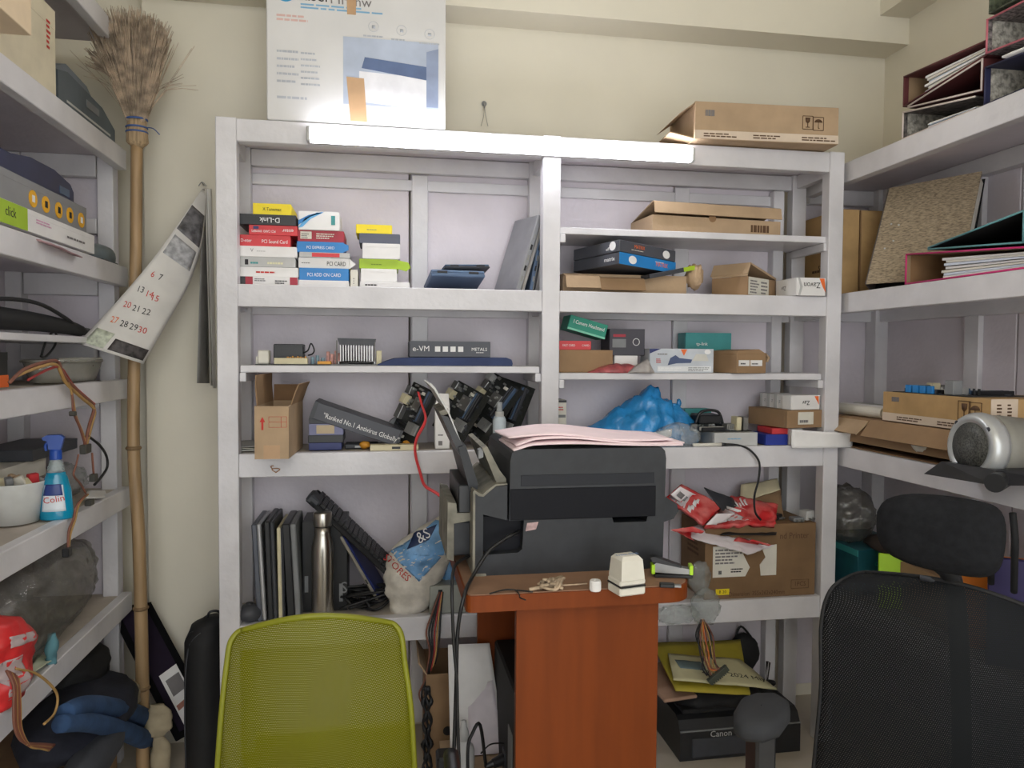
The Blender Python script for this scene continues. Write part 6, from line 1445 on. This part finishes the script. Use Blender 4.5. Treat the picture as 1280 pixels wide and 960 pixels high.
for k in range(16):   # stray stems
    a = q.choice((-1, 1))*q.uniform(.8, 1.3); e = cx+Vector((a*.14, -.02, q.uniform(.10, .24))); b.tube([cx+Vector((a*.02, 0, .02)), cx+Vector((a*.07, -.01, .10)), e], .0008, n=3, sub=2)
o = b.obj('bristles', STR, t, smooth=False); o['kind'] = 'stuff'
BTW = mat('blue_twine', (70, 96, 150), .7)
for dz in (-.008, .006, .03):
    b = B(); b.tube([cx+Vector((math.cos(a)*.029, math.sin(a)*.025, -.02+dz)) for a in [2*math.pi*i/16 for i in range(17)]], .003, n=6, sub=1); b.obj('binding', BTW, t)
b = B(); b.tube([cx+Vector((.028, -.01, -.015)), cx+Vector((.05, -.015, -.018)), cx+Vector((.068, -.015, -.035))], .0015); b.obj('loose_end', BTW, t)
# ---- calendar
nail = W(255, 232, Y=YW)
t = thing('calendar', 'wall calendar with a page lifting away, hanging beside the shelving post', 'calendar', nail); P0 = Vector(nail)
CALP = mat('calendar_paper', (214, 211, 206), .7, var=.04)
Lf = [Vector((252, 237, 2.545)), Vector((226, 275, 2.46)), Vector((190, 325, 2.385)), Vector((145, 378, 2.33)), Vector((97, 429, 2.29))]
Rt = [Vector((258, 240, 2.555)), Vector((253, 300, 2.50)), Vector((236, 355, 2.44)), Vector((208, 405, 2.39)), Vector((179, 455, 2.345))]
Lf, Rt = spline(Lf, 6), spline(Rt, 6)
def cal(u, v):
    f_ = v*(len(Lf)-1); i = min(int(f_), len(Lf)-2); s = f_-i
    p = Lf[i].lerp(Lf[i+1], s).lerp(Rt[i].lerp(Rt[i+1], s), u); w_ = W(p.x, p.y, Y=p.z-.03*math.sin(math.pi*u)*v); return w_-P0
b = B(); b.sheet(lambda u, v: cal(u, v), 12, 24, th=.0006); b.obj('lifted_page', CALP, t)
def onpage(name, m, u0, u1, v0, v1):
    bb = B(); bb.sheet(lambda u, v: cal(u0+(u1-u0)*u, v0+(v1-v0)*v)+Vector((0, -.0015, 0)), 6, 6, th=.0003); return bb.obj(name, m, t)
onpage('printed_picture', mat('dull_photo_print', (104, 102, 104), .6, var=.4, scale=40), .05, .95, .14, .30)
onpage('printed_lines', mat('print_grey', (180, 180, 182), .7, var=.2, scale=60), .1, .9, .33, .44)
onpage('printed_advert', mat('dark_advert', (70, 66, 66), .6, var=.4, scale=60), .42, .97, .90, .975)
onpage('printed_lines', mat('print_greenish', (190, 196, 178), .7, var=.2, scale=80), .06, .36, .88, .98)
V3 = lambda px, py, Y: W(px, py, Y=Y)-P0
def page_y(px, py):
    best = None
    for i in range(25):
        for j in range(49):
            w_ = cal(i/24, j/48)+P0; d_ = w_-CAM; k_ = FPX/d_.dot(_f)
            e_ = (640+d_.dot(_r)*k_-px)**2+(480-d_.dot(_u)*k_-py)**2
            if best is None or e_ < best[0]: best = (e_, w_.y)
    return best[1]
pg = B(); pg.sheet(lambda u, v: cal(u, v), 12, 24, th=.0006)
for txt, px, py, m in (('6', 191, 343, INKR), ('7', 201, 347, INK), ('13', 176, 362, INK), ('14', 187, 368, INKR), ('15', 194, 373, INKR), ('20', 159, 381, INKR), ('21', 171, 386, INK), ('22', 183, 390, INK), ('27', 143, 400, INKO), ('28', 155, 405, INK), ('29', 167, 409, INK), ('30', 178, 413, INKR)):
    drape(pg, txt, m, t, V3(px, py, page_y(px, py)), .026, tilt=-14, sx=.8, name='date_number')
for k, (tp, bt, m, Ye) in enumerate((((253, 259), (246, 262), mat('calendar_back', (150, 148, 144), .7, var=.1), 2.36), ((256, 262), (263, 268), CALP, 2.44), ((259, 264), (266, 270.5), PAPER, 2.50))):
    def fn(u, v, tp=tp, bt=bt, Ye=Ye, k=k):
        px = (tp[0]+(tp[1]-tp[0])*u)*(1-v)+(bt[0]+(bt[1]-bt[0])*u)*v; py = 236+v*(243+3*k)
        return W(px, py, Y=(2.55*(1-v)+Ye*v)*(1-u)+(2.565)*u)-P0
    bb = B(); bb.sheet(fn, 4, 10, th=.0006); bb.obj('hanging_page', m, t)
b = B(); b.cyl((0, 0, 0), (0, -.03, .004), .002, n=8); b.obj('nail', METAL, t)
b = B(); b.tube([(-.012, -.02, -.006), (0, -.024, .006), (.012, -.02, -.006)], .0016); b.obj('hanger', METAL, t)

# ================================================================== right unit: lever files on top
def lever_file(label, X0, ln, Ys, Yo, zbs, zbo, zts, zto, cover, lining, edge, paper=(.2, .75, .45), group=None):
    """file lying flat, open end towards the aisle; Ys spine end, Yo opening end"""
    t = thing('lever_file', label, 'file', (X0, Ys, zbs), group=group); w = Yo-Ys; sg = 1 if w > 0 else -1; th = .004
    a, b_, c, d = (0, 0), (w, zbo-zbs), (0, zts-zbs), (w, zto-zbs)
    bb = B(); bb.prism([a, b_, (b_[0], b_[1]+th), (a[0], a[1]+th)], 0, ln, 'x'); bb.obj('lower_cover', cover, t)
    bb = B(); bb.prism([c, d, (d[0], d[1]-th), (c[0], c[1]-th)], 0, ln, 'x'); bb.obj('upper_cover', cover, t)
    bb = B(); bb.prism([(-sg*.003, 0), (sg*.003, 0), (sg*.003, zts-zbs), (-sg*.003, zts-zbs)], 0, ln, 'x'); bb.obj('spine', cover, t)
    bb = B(); bb.prism([(sg*.0035, th), (w*.97, b_[1]+th), (w*.97, d[1]-th), (sg*.0035, c[1]-th)], .05, ln-.01, 'x')
    bb = B(); bb.box(min(0, 0)+.012, ln-.004, min(sg*.0032, sg*.0045), max(sg*.0032, sg*.0045), th, c[1]-th); bb.obj('spine_lining', lining, t)
    bb = B(); bb.prism([(sg*.005, th+.0005), (w*.98, b_[1]+th+.0005), (w*.98, b_[1]+th+.0012), (sg*.005, th+.0012)], .004, ln-.004, 'x'); bb.obj('cover_lining', lining, t)
    k = 0
    bb = B()
    bb.tube([(-.0005, a[0], a[1]+th/2), (-.0005, b_[0], b_[1]+th/2)], .0026, n=6, sub=1); bb.tube([(-.0005, c[0], c[1]-th/2), (-.0005, d[0], d[1]-th/2)], .0026, n=6, sub=1); bb.tube([(-.0005, 0, 0), (-.0005, 0, c[1])], .003, n=6, sub=1); bb.obj('edge_binding', edge, t)
    if paper:
        p0, p1, fr = paper; n = 7; hs0 = (c[1]-th*2)*(1-p0)+(d[1]-b_[1]-th*2)*p0; hs1 = (c[1]-th*2)*(1-p1)+(d[1]-b_[1]-th*2)*p1
        zb0 = b_[1]*p0+th+.001; zb1 = b_[1]*p1+th+.001; qq = random.Random(len(label))
        for k in range(n):
            f0, f1 = fr*k/n, fr*(k+.8)/n; e = qq.uniform(-.03, .03)
            bb = B(); bb.prism([(w*(p0+e), zb0+hs0*f0), (w*(p1), zb1+hs1*f0), (w*(p1), zb1+hs1*f1), (w*(p0+e), zb0+hs0*f1)], .012+qq.uniform(0, .012), ln-.02, 'x'); bb.obj('paper_sheaf', (PAPER, mat('bluish_paper', (206, 214, 228), .8), OFFW)[k % 3], t)
    return t
MAR = mat('maroon_board', (92, 44, 46), .6, var=.1); MARB = mat('marbled_grey_board', (96, 90, 88), .7, var=.5, scale=70); NAVB = mat('navy_board', (38, 40, 74), .6, var=.1)
KRAFT = mat('kraft_lining', (150, 126, 98), .8, var=.06); DIAG = mat('grey_pattern_lining', (168, 164, 156), .7, var=.35, scale=90); PNK = mat('pink_binding', (200, 110, 124), .6); WBD = mat('pale_binding', (210, 196, 190), .6); MAGB = mat('magenta_binding', (196, 40, 110), .5); GRB = mat('green_marbled_board', (78, 84, 66), .7, var=.4, scale=80)
G = 'lever files on the top of the right unit'; Z = RZ[0]+.002; XA = XRF+.012
yf, yn_ = YX(1129, XA, 150), YX(1226, XA, 150)
lever_file('pale-edged file lying lowest at the far end of the right unit top', XA, .33, yf, yn_+.02, Z, Z, Z+.082, Z+.036, MARB, DIAG, WBD, (.3, .95, .35), G)
lever_file('maroon file with its spine turned to the near end, second in the far stack', XA, .33, yn_, yf-.02, Z+.042, Z+.086, Z+.124, Z+.094, MAR, MARB, WBD, None, G)
lever_file('maroon file full of papers on top of the far file stack', XA+.004, .33, yf+.004, yn_-.01, Z+.098, Z+.128, Z+.188, Z+.168, MAR, KRAFT, MAR, (.22, .96, .8), G)
yg = yn_-.012
lever_file('navy-spined file with patterned lining lying lowest in the near stack', XA, .33, yg, yg-.31, Z, Z, Z+.098, Z+.075, NAVB, DIAG, NAVB, (.4, .97, .75), G)
lever_file('brown file lying second in the near file stack', XA+.002, .33, yg+.05, yg-.30, Z+.1905, Z+.101, Z+.195, Z+.135, MAR, KRAFT, WBD, None, G) if False else None
lever_file('pink-edged file with a dotted lining in the near file stack', XA-.004, .33, yg-.005, yg-.33, Z+.128, Z+.10, Z+.215, Z+.205, mat('dotted_board', (120, 112, 112), .7, var=.5, scale=120), DIAG, PNK, (.45, .98, .6), G)
lever_file('green marbled file on top of the near file stack', XA-.004, .33, yg-.012, yg-.33, Z+.225, Z+.215, Z+.30, Z+.28, GRB, GRB, GRB, (.15, .98, .5), G)
qthing('paper_sheet', 'loose white papers between the navy and the pink-edged files', 'paper', [(XA-.01, yg-.06, Z+.1), (XA-.01, yg-.30, Z+.092), (XA+.2, yg-.30, Z+.092), (XA+.2, yg-.06, Z+.106)], PAPER, amp=.003, n=8, th=.005)
# ---- level 1.505
Z2R = RZ[1]+.001
CR = dict(lid=False)
t = carton('upright_carton', 'yellowish upright carton nearest to the right post of the back unit', 'box', (1.548, 2.30, Z2R), (.066, .24, .285), CARD3, lid=False, flap=False, fine=[('L', .3, .3, .7, .36, 1, INKB)])
b = B(); b.tube([(-.0335, .10+.03*math.sin(k*1.3), .1+.015*k*math.cos(k)) for k in range(8)], .0012, n=4); b.obj('scribble', INK, t)
t = carton('upright_carton', 'yellowish upright carton with a round stamp leaning beside the first', 'box', (1.665, 2.305, Z2R), (.15, .23, .285), CARD3, lid=False, flap=False, texts=[('F', .55, .66, .035, 'FAC', INK, False, .8, 90)])
b = B(); b.tube([(.0075+math.cos(a)*.024, -.001, .188+math.sin(a)*.032) for a in [2*math.pi*i/20 for i in range(21)]], .0012, n=4, sub=1); b.obj('stamp_ring', INK, t)
b = B(); b.box(-.078, -.073, -.001, .1, 0, .285); b.obj('torn_edge', CARDIN, t)
WOVEN = mat('woven_brown_board', (160, 144, 120), .75, var=.28, scale=90, stretch=(1, 1, 4))
Pq = [W(1083, 338, Y=2.15), W(1200, 352, Y=1.93), W(1227, 214, Y=1.97), W(1112, 235, Y=2.21)]
for v in Pq[:2]: v.z = Z2R+.02
bb, a0 = qsheet(Pq, amp=0, n=4, th=.004)
t = thing('box_file', 'large brown woven-pattern box file leaning against the upright cartons', 'file', a0); bb.obj('front_cover', WOVEN, t, smooth=False)
e1, e2 = (Pq[1]-Pq[0]).normalized(), (Pq[3]-Pq[0]).normalized(); nn = e1.cross(e2); nn = nn if nn.y > 0 else -nn
def fquad(name, m, pts, th, dr):
    b = B(); V = [Vector(p)-a0 for p in pts]; b.add(V+[v+dr*th for v in V], [(0, 1, 2, 3), (7, 6, 5, 4), (0, 4, 5, 1), (1, 5, 6, 2), (2, 6, 7, 3), (3, 7, 4, 0)]); return b.obj(name, m, t)
fquad('spine', mat('spine_grey_brown', (84, 76, 72), .7), [Pq[0], Pq[3], Pq[3]+nn*.075, Pq[0]+nn*.075], .004, -e1)
fquad('rear_cover', BLACKM, [Pq[0]+nn*.075, Pq[1]+nn*.07, Pq[2]+nn*.045, Pq[3]+nn*.075], .004, -nn)
fquad('paper_block', OFFW, [Pq[0]+e1*.05+nn*.01+e2*.02, Pq[1]+nn*.01+e2*.02, Pq[2]+nn*.01-e2*.02, Pq[3]+e1*.05+nn*.01-e2*.02], .025, nn)
for k, (u, v) in enumerate(((.13, .6), (.22, .58), (.12, .35), (.2, .42))):
    c = Pq[0]*(1-u)*(1-v)+Pq[1]*u*(1-v)+Pq[2]*u*v+Pq[3]*(1-u)*v-a0; b = B(); b.cyl(c, c-nn*.0022, .0028, n=10); b.obj('rivet', LGREY, t)
G = 'lever files on the middle shelf of the right unit'; XA = XRF+.004
ys = YX(1133, XA, 330)
lever_file('magenta-edged file of white papers lying on the right unit shelf', XA, .32, ys, 1.52, Z2R, Z2R, Z2R+.09, Z2R+.05, KRAFT, CARDIN, MAGB, (.28, .9, .85), G)
lever_file('dark teal-edged empty file lying open over the magenta-edged one', XA+.006, .32, 1.565, YX(1158, XA, 310), Z2R+.062, Z2R+.09, Z2R+.142, Z2R+.098, BLACKM, MARB, mat('teal_binding', (96, 150, 156), .5), None, G)
side_box_r('file_carton', 'brown carton edge at the near end beside the teal-edged file', 'box', XRF+.02, XRF+.25, 1.28, 1.50, Z2R, .16, CARD)
# ---- level .995
Z3R = RZ[2]+.001; XA = XRF+.012
t = thing('flat_carton', 'torn open cardboard carton lying under the fragile-sign carton', 'box', (XA, 2.1, Z3R)); 
b = B(); b.box(0, .003, -.42, .24, 0.02, .1); b.obj('side_panel', CARD2, t); b = B(); b.box(.26, .263, -.42, .24, 0, .1); b.obj('side_panel', CARD2, t); b = B(); b.box(.003, .26, -.42, .24, .097, .1); b.obj('top_panel', CARD2, t); b = B(); b.box(0.003, .26, -.42, .24, 0, .003); b.obj('bottom_panel', CARDIN, t)
b = B(); b.box(.003, .26, .237, .24, .003, .097); b.obj('end_panel', CARD2, t); b = B(); b.box(.003, .26, -.42, -.417, .003, .097); b.obj('end_panel', CARDIN, t)
b = B(); b.prism([(-.0, .1), (-.035, .05), (-.032, .048), (.003, .096)], -.42, .02); b.obj('front_flap', CARD2, t)
b = B(); b.prism([(0, .095), (-.045, .055), (-.042, .052), (.003, .09)], .03, .22); b.obj('front_flap', CARD, t)
D = (.66, .27, .1)
b = B(); b.blob((-.001, -.20, .045), .006, .03, .018, amp=.3, seed=2, sub=3); b.obj('torn_white_label', OFFW, t)
side = dict()
y0, y1 = YX(1239, XA+.01, 500), YX(1104, XA+.01, 490)
t, D = side_box_r('fragile_carton', 'sealed cardboard carton with glass and umbrella signs on the right unit', 'box', XA+.01, XA+.27, y0, y1, Z3R+.1035, .088, CARD3, lid=False, prints=[('F', (0, 0, 1, .28), MATS['printed_tape_band'], 'tape_band'), ('R', (0, 0, .3, 1), MATS['printed_tape_band'], 'tape_band')])
for k in range(2): finep(D, 'F', .16+.4*k, .07, .42+.4*k, .22, 2, INKB, t, k+5, th=.002)
finep(D, 'F', .1, .68, .2, .86, 1, INKG, t, 9, fill=.9, th=.0014); finep(D, 'R', .06, .1, .12, .9, 8, INKB, t, 3, th=.002); finep(D, 'R', .18, .1, .24, .9, 8, INKB, t, 4, th=.002)
transit_sign(D, t, 'F', .79, .6, .042, 0); transit_sign(D, t, 'F', .88, .58, .042, 1)
t = thing('motherboard', 'motherboard with bright blue slots lying on the fragile-sign carton', 'motherboard', (XA+.02, y1-.03, Z3R+.1935), rad(-90, 0, -90)); 
pcb(t, .3, .2, 8)
for k in range(4): b = B(); b.box(.05+.03*k, .05+.03*k+.022, -.022, 0, .004, .012, c=.001); b.obj('blue_port', BLUE, t)
b = B(); b.box(.2, .235, -.04, 0, .01, .04, c=.002); b.obj('tall_port', GREY, t)
for k in range(3):
    a, c = W(1050, 503+k*7, Y=2.36-.05*k), W(1100, 507+k*5, Y=2.10+.02*k); a.z = Z3R+.12+(.034 if k == 0 else 0.0)+.0; c.z = a.z
    a.x, c.x = XA+.04+.05*k, XA+.05+.05*k
    b = B(); b.cyl((0, 0, 0), Vector((c.x-a.x, 2.12-2.4, 0)), .018, n=16); b.cyl((0, .002, 0), (0, -.001, 0), .01, n=12)
    o = b.obj('paper_roll', (OFFW, PAPER, mat('clear_roll', (180, 180, 172), .3))[k], None, loc=(a.x, 2.4, Z3R+.1205+(.0 if k else 0)), smooth=False); tag(o, ('cream', 'white', 'greyish')[k]+' rolled paper tube at the far end of the right unit', 'paper roll', 'rolls at the far end of the right unit')
# silver speaker
c = W(1222, 558, X=1.455)
t = thing('speaker', 'silver and black round speaker at the near edge of the right unit shelf', 'speaker', c)
ax = Vector((-1, .02, .05)).normalized(); zq_ = ax.to_track_quat('Z', 'Y').to_matrix().to_4x4()
SPS = mat('silver_paint', (196, 198, 198), .3, metal=.4, var=.04); GRL = mat('grille_mesh', (72, 72, 68), .5, var=.5, scale=240)
b = B(); b.lathe([(.064, .022), (.067, .026), (.078, .021), (.084, .008), (.085, -.006), (.082, -.02), (.05, -.02)], n=40, M=zq_); b.obj('bezel', SPS, t, smooth=True)
b = B(); b.lathe([(0, .03), (.03, .028), (.064, .021), (.064, .015), (0, .015)], n=40, M=zq_); b.obj('grille', GRL, t, smooth=True)
b = B(); b.lathe([(0, -.021), (.079, -.021), (.08, -.05), (.076, -.13), (.06, -.15), (0, -.15)], n=40, M=zq_); b.obj('rear_shell', mat('grey_shell', (136, 134, 126), .5), t, smooth=True)
for a in (.7, 2.3, 3.9, 5.5):
    pp = zq_ @ Vector((math.cos(a)*.072, math.sin(a)*.072, .022)); b = B(); b.lathe([(0, 0), (.006, 0), (.006, .002), (0, .002)], n=12, M=Matrix.Translation(pp) @ zq_); b.obj('screw', DKGREY, t)
b = B(); P0 = Vector(c); zz = Z3R-P0.z
b.add([Vector(v) for v in ((-.10, .06, zz), (.12, .06, zz), (.14, -.14, zz), (-.06, -.12, zz), (-.05, .06, -.045), (.1, .06, -.045), (.12, -.12, -.045), (-.03, -.09, -.045))], [(0, 3, 2, 1), (4, 5, 6, 7), (0, 1, 5, 4), (1, 2, 6, 5), (2, 3, 7, 6), (3, 0, 4, 7)]); b.obj('base', BLACK, t)
pp = W(1247, 602, X=1.42)-P0; b = B(); b.lathe([(.012, .03), (.022, .03), (.022, -.06), (0, -.06), (0, -.02), (.012, -.02)], n=24, M=Matrix.Translation(pp) @ Vector((-.8, -.6, 0)).to_track_quat('Z', 'Y').to_matrix().to_4x4()); b.obj('bass_port', BLACK, t, smooth=False)
# ---- level .5 on the right, behind the black chair
Z4R = RZ[3]+.001
b = B(); b.blob((0, 0, .09), .09, .10, .1, amp=.12, freq=2.4, seed=31, sub=4, flat=-.09, crease=True); crumple('clear_bag', 'dusty clear plastic bag on the teal box behind the black chair headrest', 'bag', (1.60, 2.36, Z4R+.152), b, DARKFILM)
side_box_r('teal_carton', 'dark teal printed carton on the lowest right shelf', 'box', XRF+.05, XRF+.28, 2.22, 2.5, Z4R, .15, mat('dark_teal_card', (34, 92, 104), .4, var=.15), prints=[('F', (.1, .86, 1, 1), TEAL)], texts=[('R', .3, .7, .03, 'o', GREENC)])
b = B(); b.box(0, .2, 0, .012, 0, .17, c=.002); o = b.obj('lime_folder', NEON, None, loc=(XRF+.04, 2.10, Z4R), rot=rad(-6, 0, -30)); tag(o, 'neon lime folder standing behind the black chair', 'folder')
side_box_r('brown_carton', 'brown carton behind the neon lime folder', 'box', XRF+.1, XRF+.3, 1.85, 2.08, Z4R, .15, CARD2)
b = B(); b.box(0, .25, 0, .01, 0, .26, c=.002); o = b.obj('orange_board', mat('orange_board', (224, 128, 40), .6), None, loc=(XRF+.04, 1.80, Z4R), rot=rad(0, 0, -40)); tag(o, 'bright orange board standing behind the black chair headrest', 'board')
b = B(); b.box(0, .24, 0, .02, 0, .28, c=.002); o = b.obj('purple_folder', mat('deep_purple_folder', (44, 34, 84), .5), None, loc=(XRF+.03, 1.66, Z4R), rot=rad(0, 0, -38)); tag(o, 'deep purple folder standing at the near end beside the orange board', 'folder')
b = B(); b.ridge([(-.2, .02, .05), (-.1, .06, .1), (.05, .07, .1), (.16, .02, .05)], 0, amp=.15, seed=6); o = b.obj('cloth_bundle', mat('dark_brown_cloth', (58, 48, 42), .9), None, loc=(1.70, 2.1, Z4R+.16), rot=rad(0, 0, -80)); tag(o, 'dark brown cloth bundle on the cartons of the lowest right shelf', 'cloth')
for k in range(2):
    wire('black_hose', ('inner', 'outer')[k]+' black hose hanging from the right unit shelf behind the headrest', 'hose', [(XRF-.01, 1.62-.07*k, .92), (XRF-.02, 1.60-.07*k, .86), (XRF-.01, 1.61-.07*k, .80), (XRF+.02, 1.64-.07*k, .72)], .008, BLACKM, group='hoses behind the headrest')

# ================================================================== green mesh chair
GMESH = net('green_chair_mesh', (116, 116, 12), 300, 300, .21, rgb2=(104, 102, 12))
GFR = mat('green_frame_plastic', (128, 130, 26), .5, var=.05)
def chairback(P0, left, right, Yf, n=18, m=20, bulge=.03):
    left, right = spline([Vector((x, y, 0)) for x, y in left], 6), spline([Vector((x, y, 0)) for x, y in right], 6)
    def fn(u, v):
        f_ = v*(len(left)-1); i = min(int(f_), len(left)-2); s = f_-i
        l, r = left[i].lerp(left[i+1], s), right[i].lerp(right[i+1], s); p = l.lerp(r, u)
        return W(p.x, p.y-bow(u, v), Y=Yf(u, v))-P0
    bow = lambda u, v: 14*math.sin(math.pi*u)*(1-v)**3 if v < 1 else 0
    return fn
P0 = W(395, 1050, Y=1.50); P0.z = 0
t = thing('mesh_chair', 'lime green mesh-backed office chair in front of the shelves', 'chair', P0)
fn = chairback(P0, [(299, 789), (288, 803), (283, 835), (278, 880), (272, 960), (268, 1060), (275, 1130)], [(490, 779), (501, 792), (506, 830), (513, 880), (518, 960), (521, 1060), (515, 1130)], lambda u, v: 1.46-.05*v+.05*(2*u-1)**2)
b = B(); b.sheet(fn, 24, 24, th=.0012); b.obj('back_mesh', GMESH, t)
ring = [fn(.02+.96*k/14, 0) for k in range(15)]+[fn(1, .02+.96*k/14) for k in range(15)]+[fn(1-(.02+.96*k/14), 1) for k in range(15)]+[fn(0, 1-(.02+.96*k/14)) for k in range(15)]; ring.append(ring[0])
b = B(); b.tube(ring, .006, n=8, sub=2); b.obj('back_frame', GFR, t)
bot = fn(.5, 1); cz = bot.z
b = B(); b.tube([bot+Vector((0, .02, .1)), bot+Vector((0, .05, .0)), bot+Vector((0, .02, -.09)), Vector((bot.x, bot.y-.15, .40))], .02, n=10); b.obj('back_support', BLACK, t)
b = B(); b.loft([((bot.x, bot.y-.26, .42), .2, .2), ((bot.x, bot.y-.26, .45), .225, .225), ((bot.x, bot.y-.26, .48), .21, .21)], n=32, sub=2); b.obj('seat', GFR, t)
b = B(); b.cyl((bot.x, bot.y-.26, .08), (bot.x, bot.y-.26, .42), .025, n=16); b.obj('gas_column', BLACK, t)
for k in range(5):
    a = 2*math.pi*k/5+.3; e = Vector((bot.x+.27*math.cos(a), bot.y-.26+.27*math.sin(a), .06)); b = B(); b.tube([Vector((bot.x, bot.y-.26, .1)), e], .018, n=8, sub=1); o = b.obj('base_leg', BLACK, t)
    b = B(); b.cyl(e+Vector((0, -.012, -.032)), e+Vector((0, .012, -.032)), .027, n=14); b.obj('caster', BLACK, o)
for sx in (-1, 1):
    e = bot+Vector((sx*.23, -.02, 0)); b = B(); b.tube([Vector((bot.x+sx*.1, bot.y-.2, .42)), Vector((bot.x+sx*.245, bot.y-.2, .44)), Vector((bot.x+sx*.245, bot.y-.2, .54)), Vector((bot.x+sx*.245, bot.y-.1, .575))], .014, n=8); b.obj('armrest', BLACK, t)
# ================================================================== black mesh chair
BMESH = net('black_chair_mesh', (30, 32, 34), 330, 250, .20, rgb2=(25, 27, 29))
P0 = W(1190, 1000, Y=1.22); P0.z = 0
t = thing('mesh_chair', 'black mesh office chair with a padded headrest at the right edge', 'chair', P0)
Yb = lambda u, v: 1.40-.26*u-.04*v+.06*(2*u-1)**2
fn = chairback(P0, [(1076, 715), (1042, 733), (1027, 775), (1026, 860), (1019, 940), (1012, 1050), (1040, 1150)], [(1318, 772), (1352, 795), (1372, 840), (1385, 930), (1396, 1010), (1400, 1110), (1370, 1210)], Yb)
b = B(); b.sheet(fn, 28, 24, th=.0012); b.obj('back_mesh', BMESH, t)
ring = [fn(.03+.94*k/14, 0) for k in range(15)]+[fn(1, .03+.94*k/14) for k in range(15)]+[fn(1-(.03+.94*k/14), 1) for k in range(15)]+[fn(0, 1-(.03+.94*k/14)) for k in range(15)]; ring.append(ring[0])
b = B(); b.tube(ring, .0045, n=8, sub=2); b.obj('back_frame', BLACKM, t)
# headrest pad
HP = [(1096, 640), (1108, 624), (1140, 617), (1185, 620), (1232, 628), (1252, 640), (1258, 665), (1254, 700), (1245, 716), (1225, 722), (1185, 717), (1140, 706), (1108, 690), (1096, 668)]
def hy(px): return 1.315-.16*(px-1096)/162
ctr = W(1176, 668, Y=hy(1176))-P0
outer = [W(x, y, Y=hy(x))-P0 for x, y in HP]; no = len(outer); outer = spline(outer+[outer[0]], 3)[:-1]; no = len(outer)
nb = Vector((-.55, -.83, 0)).normalized(); V = []
for s, dd in ((.0, .036), (.35, .034), (.7, .027), (.9, .015), (1.0, 0), (.93, -.014), (.6, -.022), (0, -.024)):
    for p in outer: V.append(ctr+(p-ctr)*max(s, .001)+nb*dd)
b = B(); b.add(V, [(i*no+k, i*no+(k+1) % no, (i+1)*no+(k+1) % no, (i+1)*no+k) for i in range(7) for k in range(no)]); b.smooth = True; b.obj('headrest', mat('black_fabric', (30, 31, 34), .95, var=.15, scale=60, bump=.3, bscale=260, spec=.2), t)
pa, pb_ = W(1150, 722, Y=1.32)-P0, W(1200, 732, Y=1.28)-P0
b = B(); b.tube([pa, pb_], .006, n=6, sub=1); b.obj('headrest_bar', DKGREY, t)
b = B(); b.tube([ctr-nb*.03, ctr-nb*.05+Vector((0, 0, -.06)), fn(.5, .12)-nb*.03, fn(.5, .6)-nb*.05, fn(.5, 1)-nb*.04, Vector((.02, -.16, .42))], .018, n=10); b.obj('spine_support', BLACK, t)
sc = Vector((.02, -.30, 0))
b = B(); b.loft([(sc+Vector((0, 0, .42)), .22, .22), (sc+Vector((0, 0, .46)), .25, .25), (sc+Vector((0, 0, .50)), .23, .23)], n=32, sub=2); b.obj('seat', BLACKM, t)
b = B(); b.cyl(sc+Vector((0, 0, .08)), sc+Vector((0, 0, .42)), .027, n=16); b.obj('gas_column', BLACK, t)
for k in range(5):
    a = 2*math.pi*k/5; e = sc+Vector((.3*math.cos(a), .3*math.sin(a), .06)); b = B(); b.tube([sc+Vector((0, 0, .1)), e], .02, n=8, sub=1); o = b.obj('base_leg', BLACK, t)
    b = B(); b.cyl(e+Vector((0, -.012, -.03)), e+Vector((0, .012, -.03)), .028, n=14); b.obj('caster', BLACK, o)
AP = [(917, 888), (926, 872), (945, 866), (972, 866), (986, 874), (988, 886), (978, 900), (955, 908), (930, 906), (917, 899)]
za = .735
top = [W(x, y, Z=za)-P0 for x, y in AP]; c = sum(top, Vector())/len(top); n_ = len(top); V = []
for s, dz in ((.02, .006), (.8, .005), (1, -.004), (1, -.02), (.85, -.03), (.02, -.03)):
    for p in top: V.append(c+(p-c)*s+Vector((0, 0, dz)))
b = B(); b.add(V, [(i*n_+k, i*n_+(k+1) % n_, (i+1)*n_+(k+1) % n_, (i+1)*n_+k) for i in range(5) for k in range(n_)]); b.smooth = True; o = b.obj('armrest', mat('armrest_grey', (50, 51, 54), .75, spec=.2), t)
b = B(); b.box(c.x-.017, c.x+.017, c.y-.02, c.y+.02, .40, za-.03, c=.004); b.obj('arm_post', BLACK, o); b = B(); b.tube([Vector((c.x, c.y, .41)), Vector((c.x*.5+sc.x*.5, sc.y*.5+c.y*.5, .41)), sc+Vector((-.05, 0, .42))], .018, n=8); b.obj('arm_bracket', BLACK, o)
# rubber band on the beam under the open carton
p = W(345, 588, Y=F)
b = B(); b.tube([(math.cos(a)*.009+.004*math.sin(2*a), -.002, math.sin(a)*.006) for a in [2*math.pi*k/16 for k in range(17)]], .0014, n=5, sub=1); b.tube([(-.008, -.002, .003), (-.014, -.002, .012), (-.006, -.002, .014)], .0014, n=5)
o = b.obj('rubber_band', mat('tan_rubber', (170, 124, 84), .7), None, loc=p); tag(o, 'twisted tan rubber band caught on the beam under the open carton', 'rubber band')
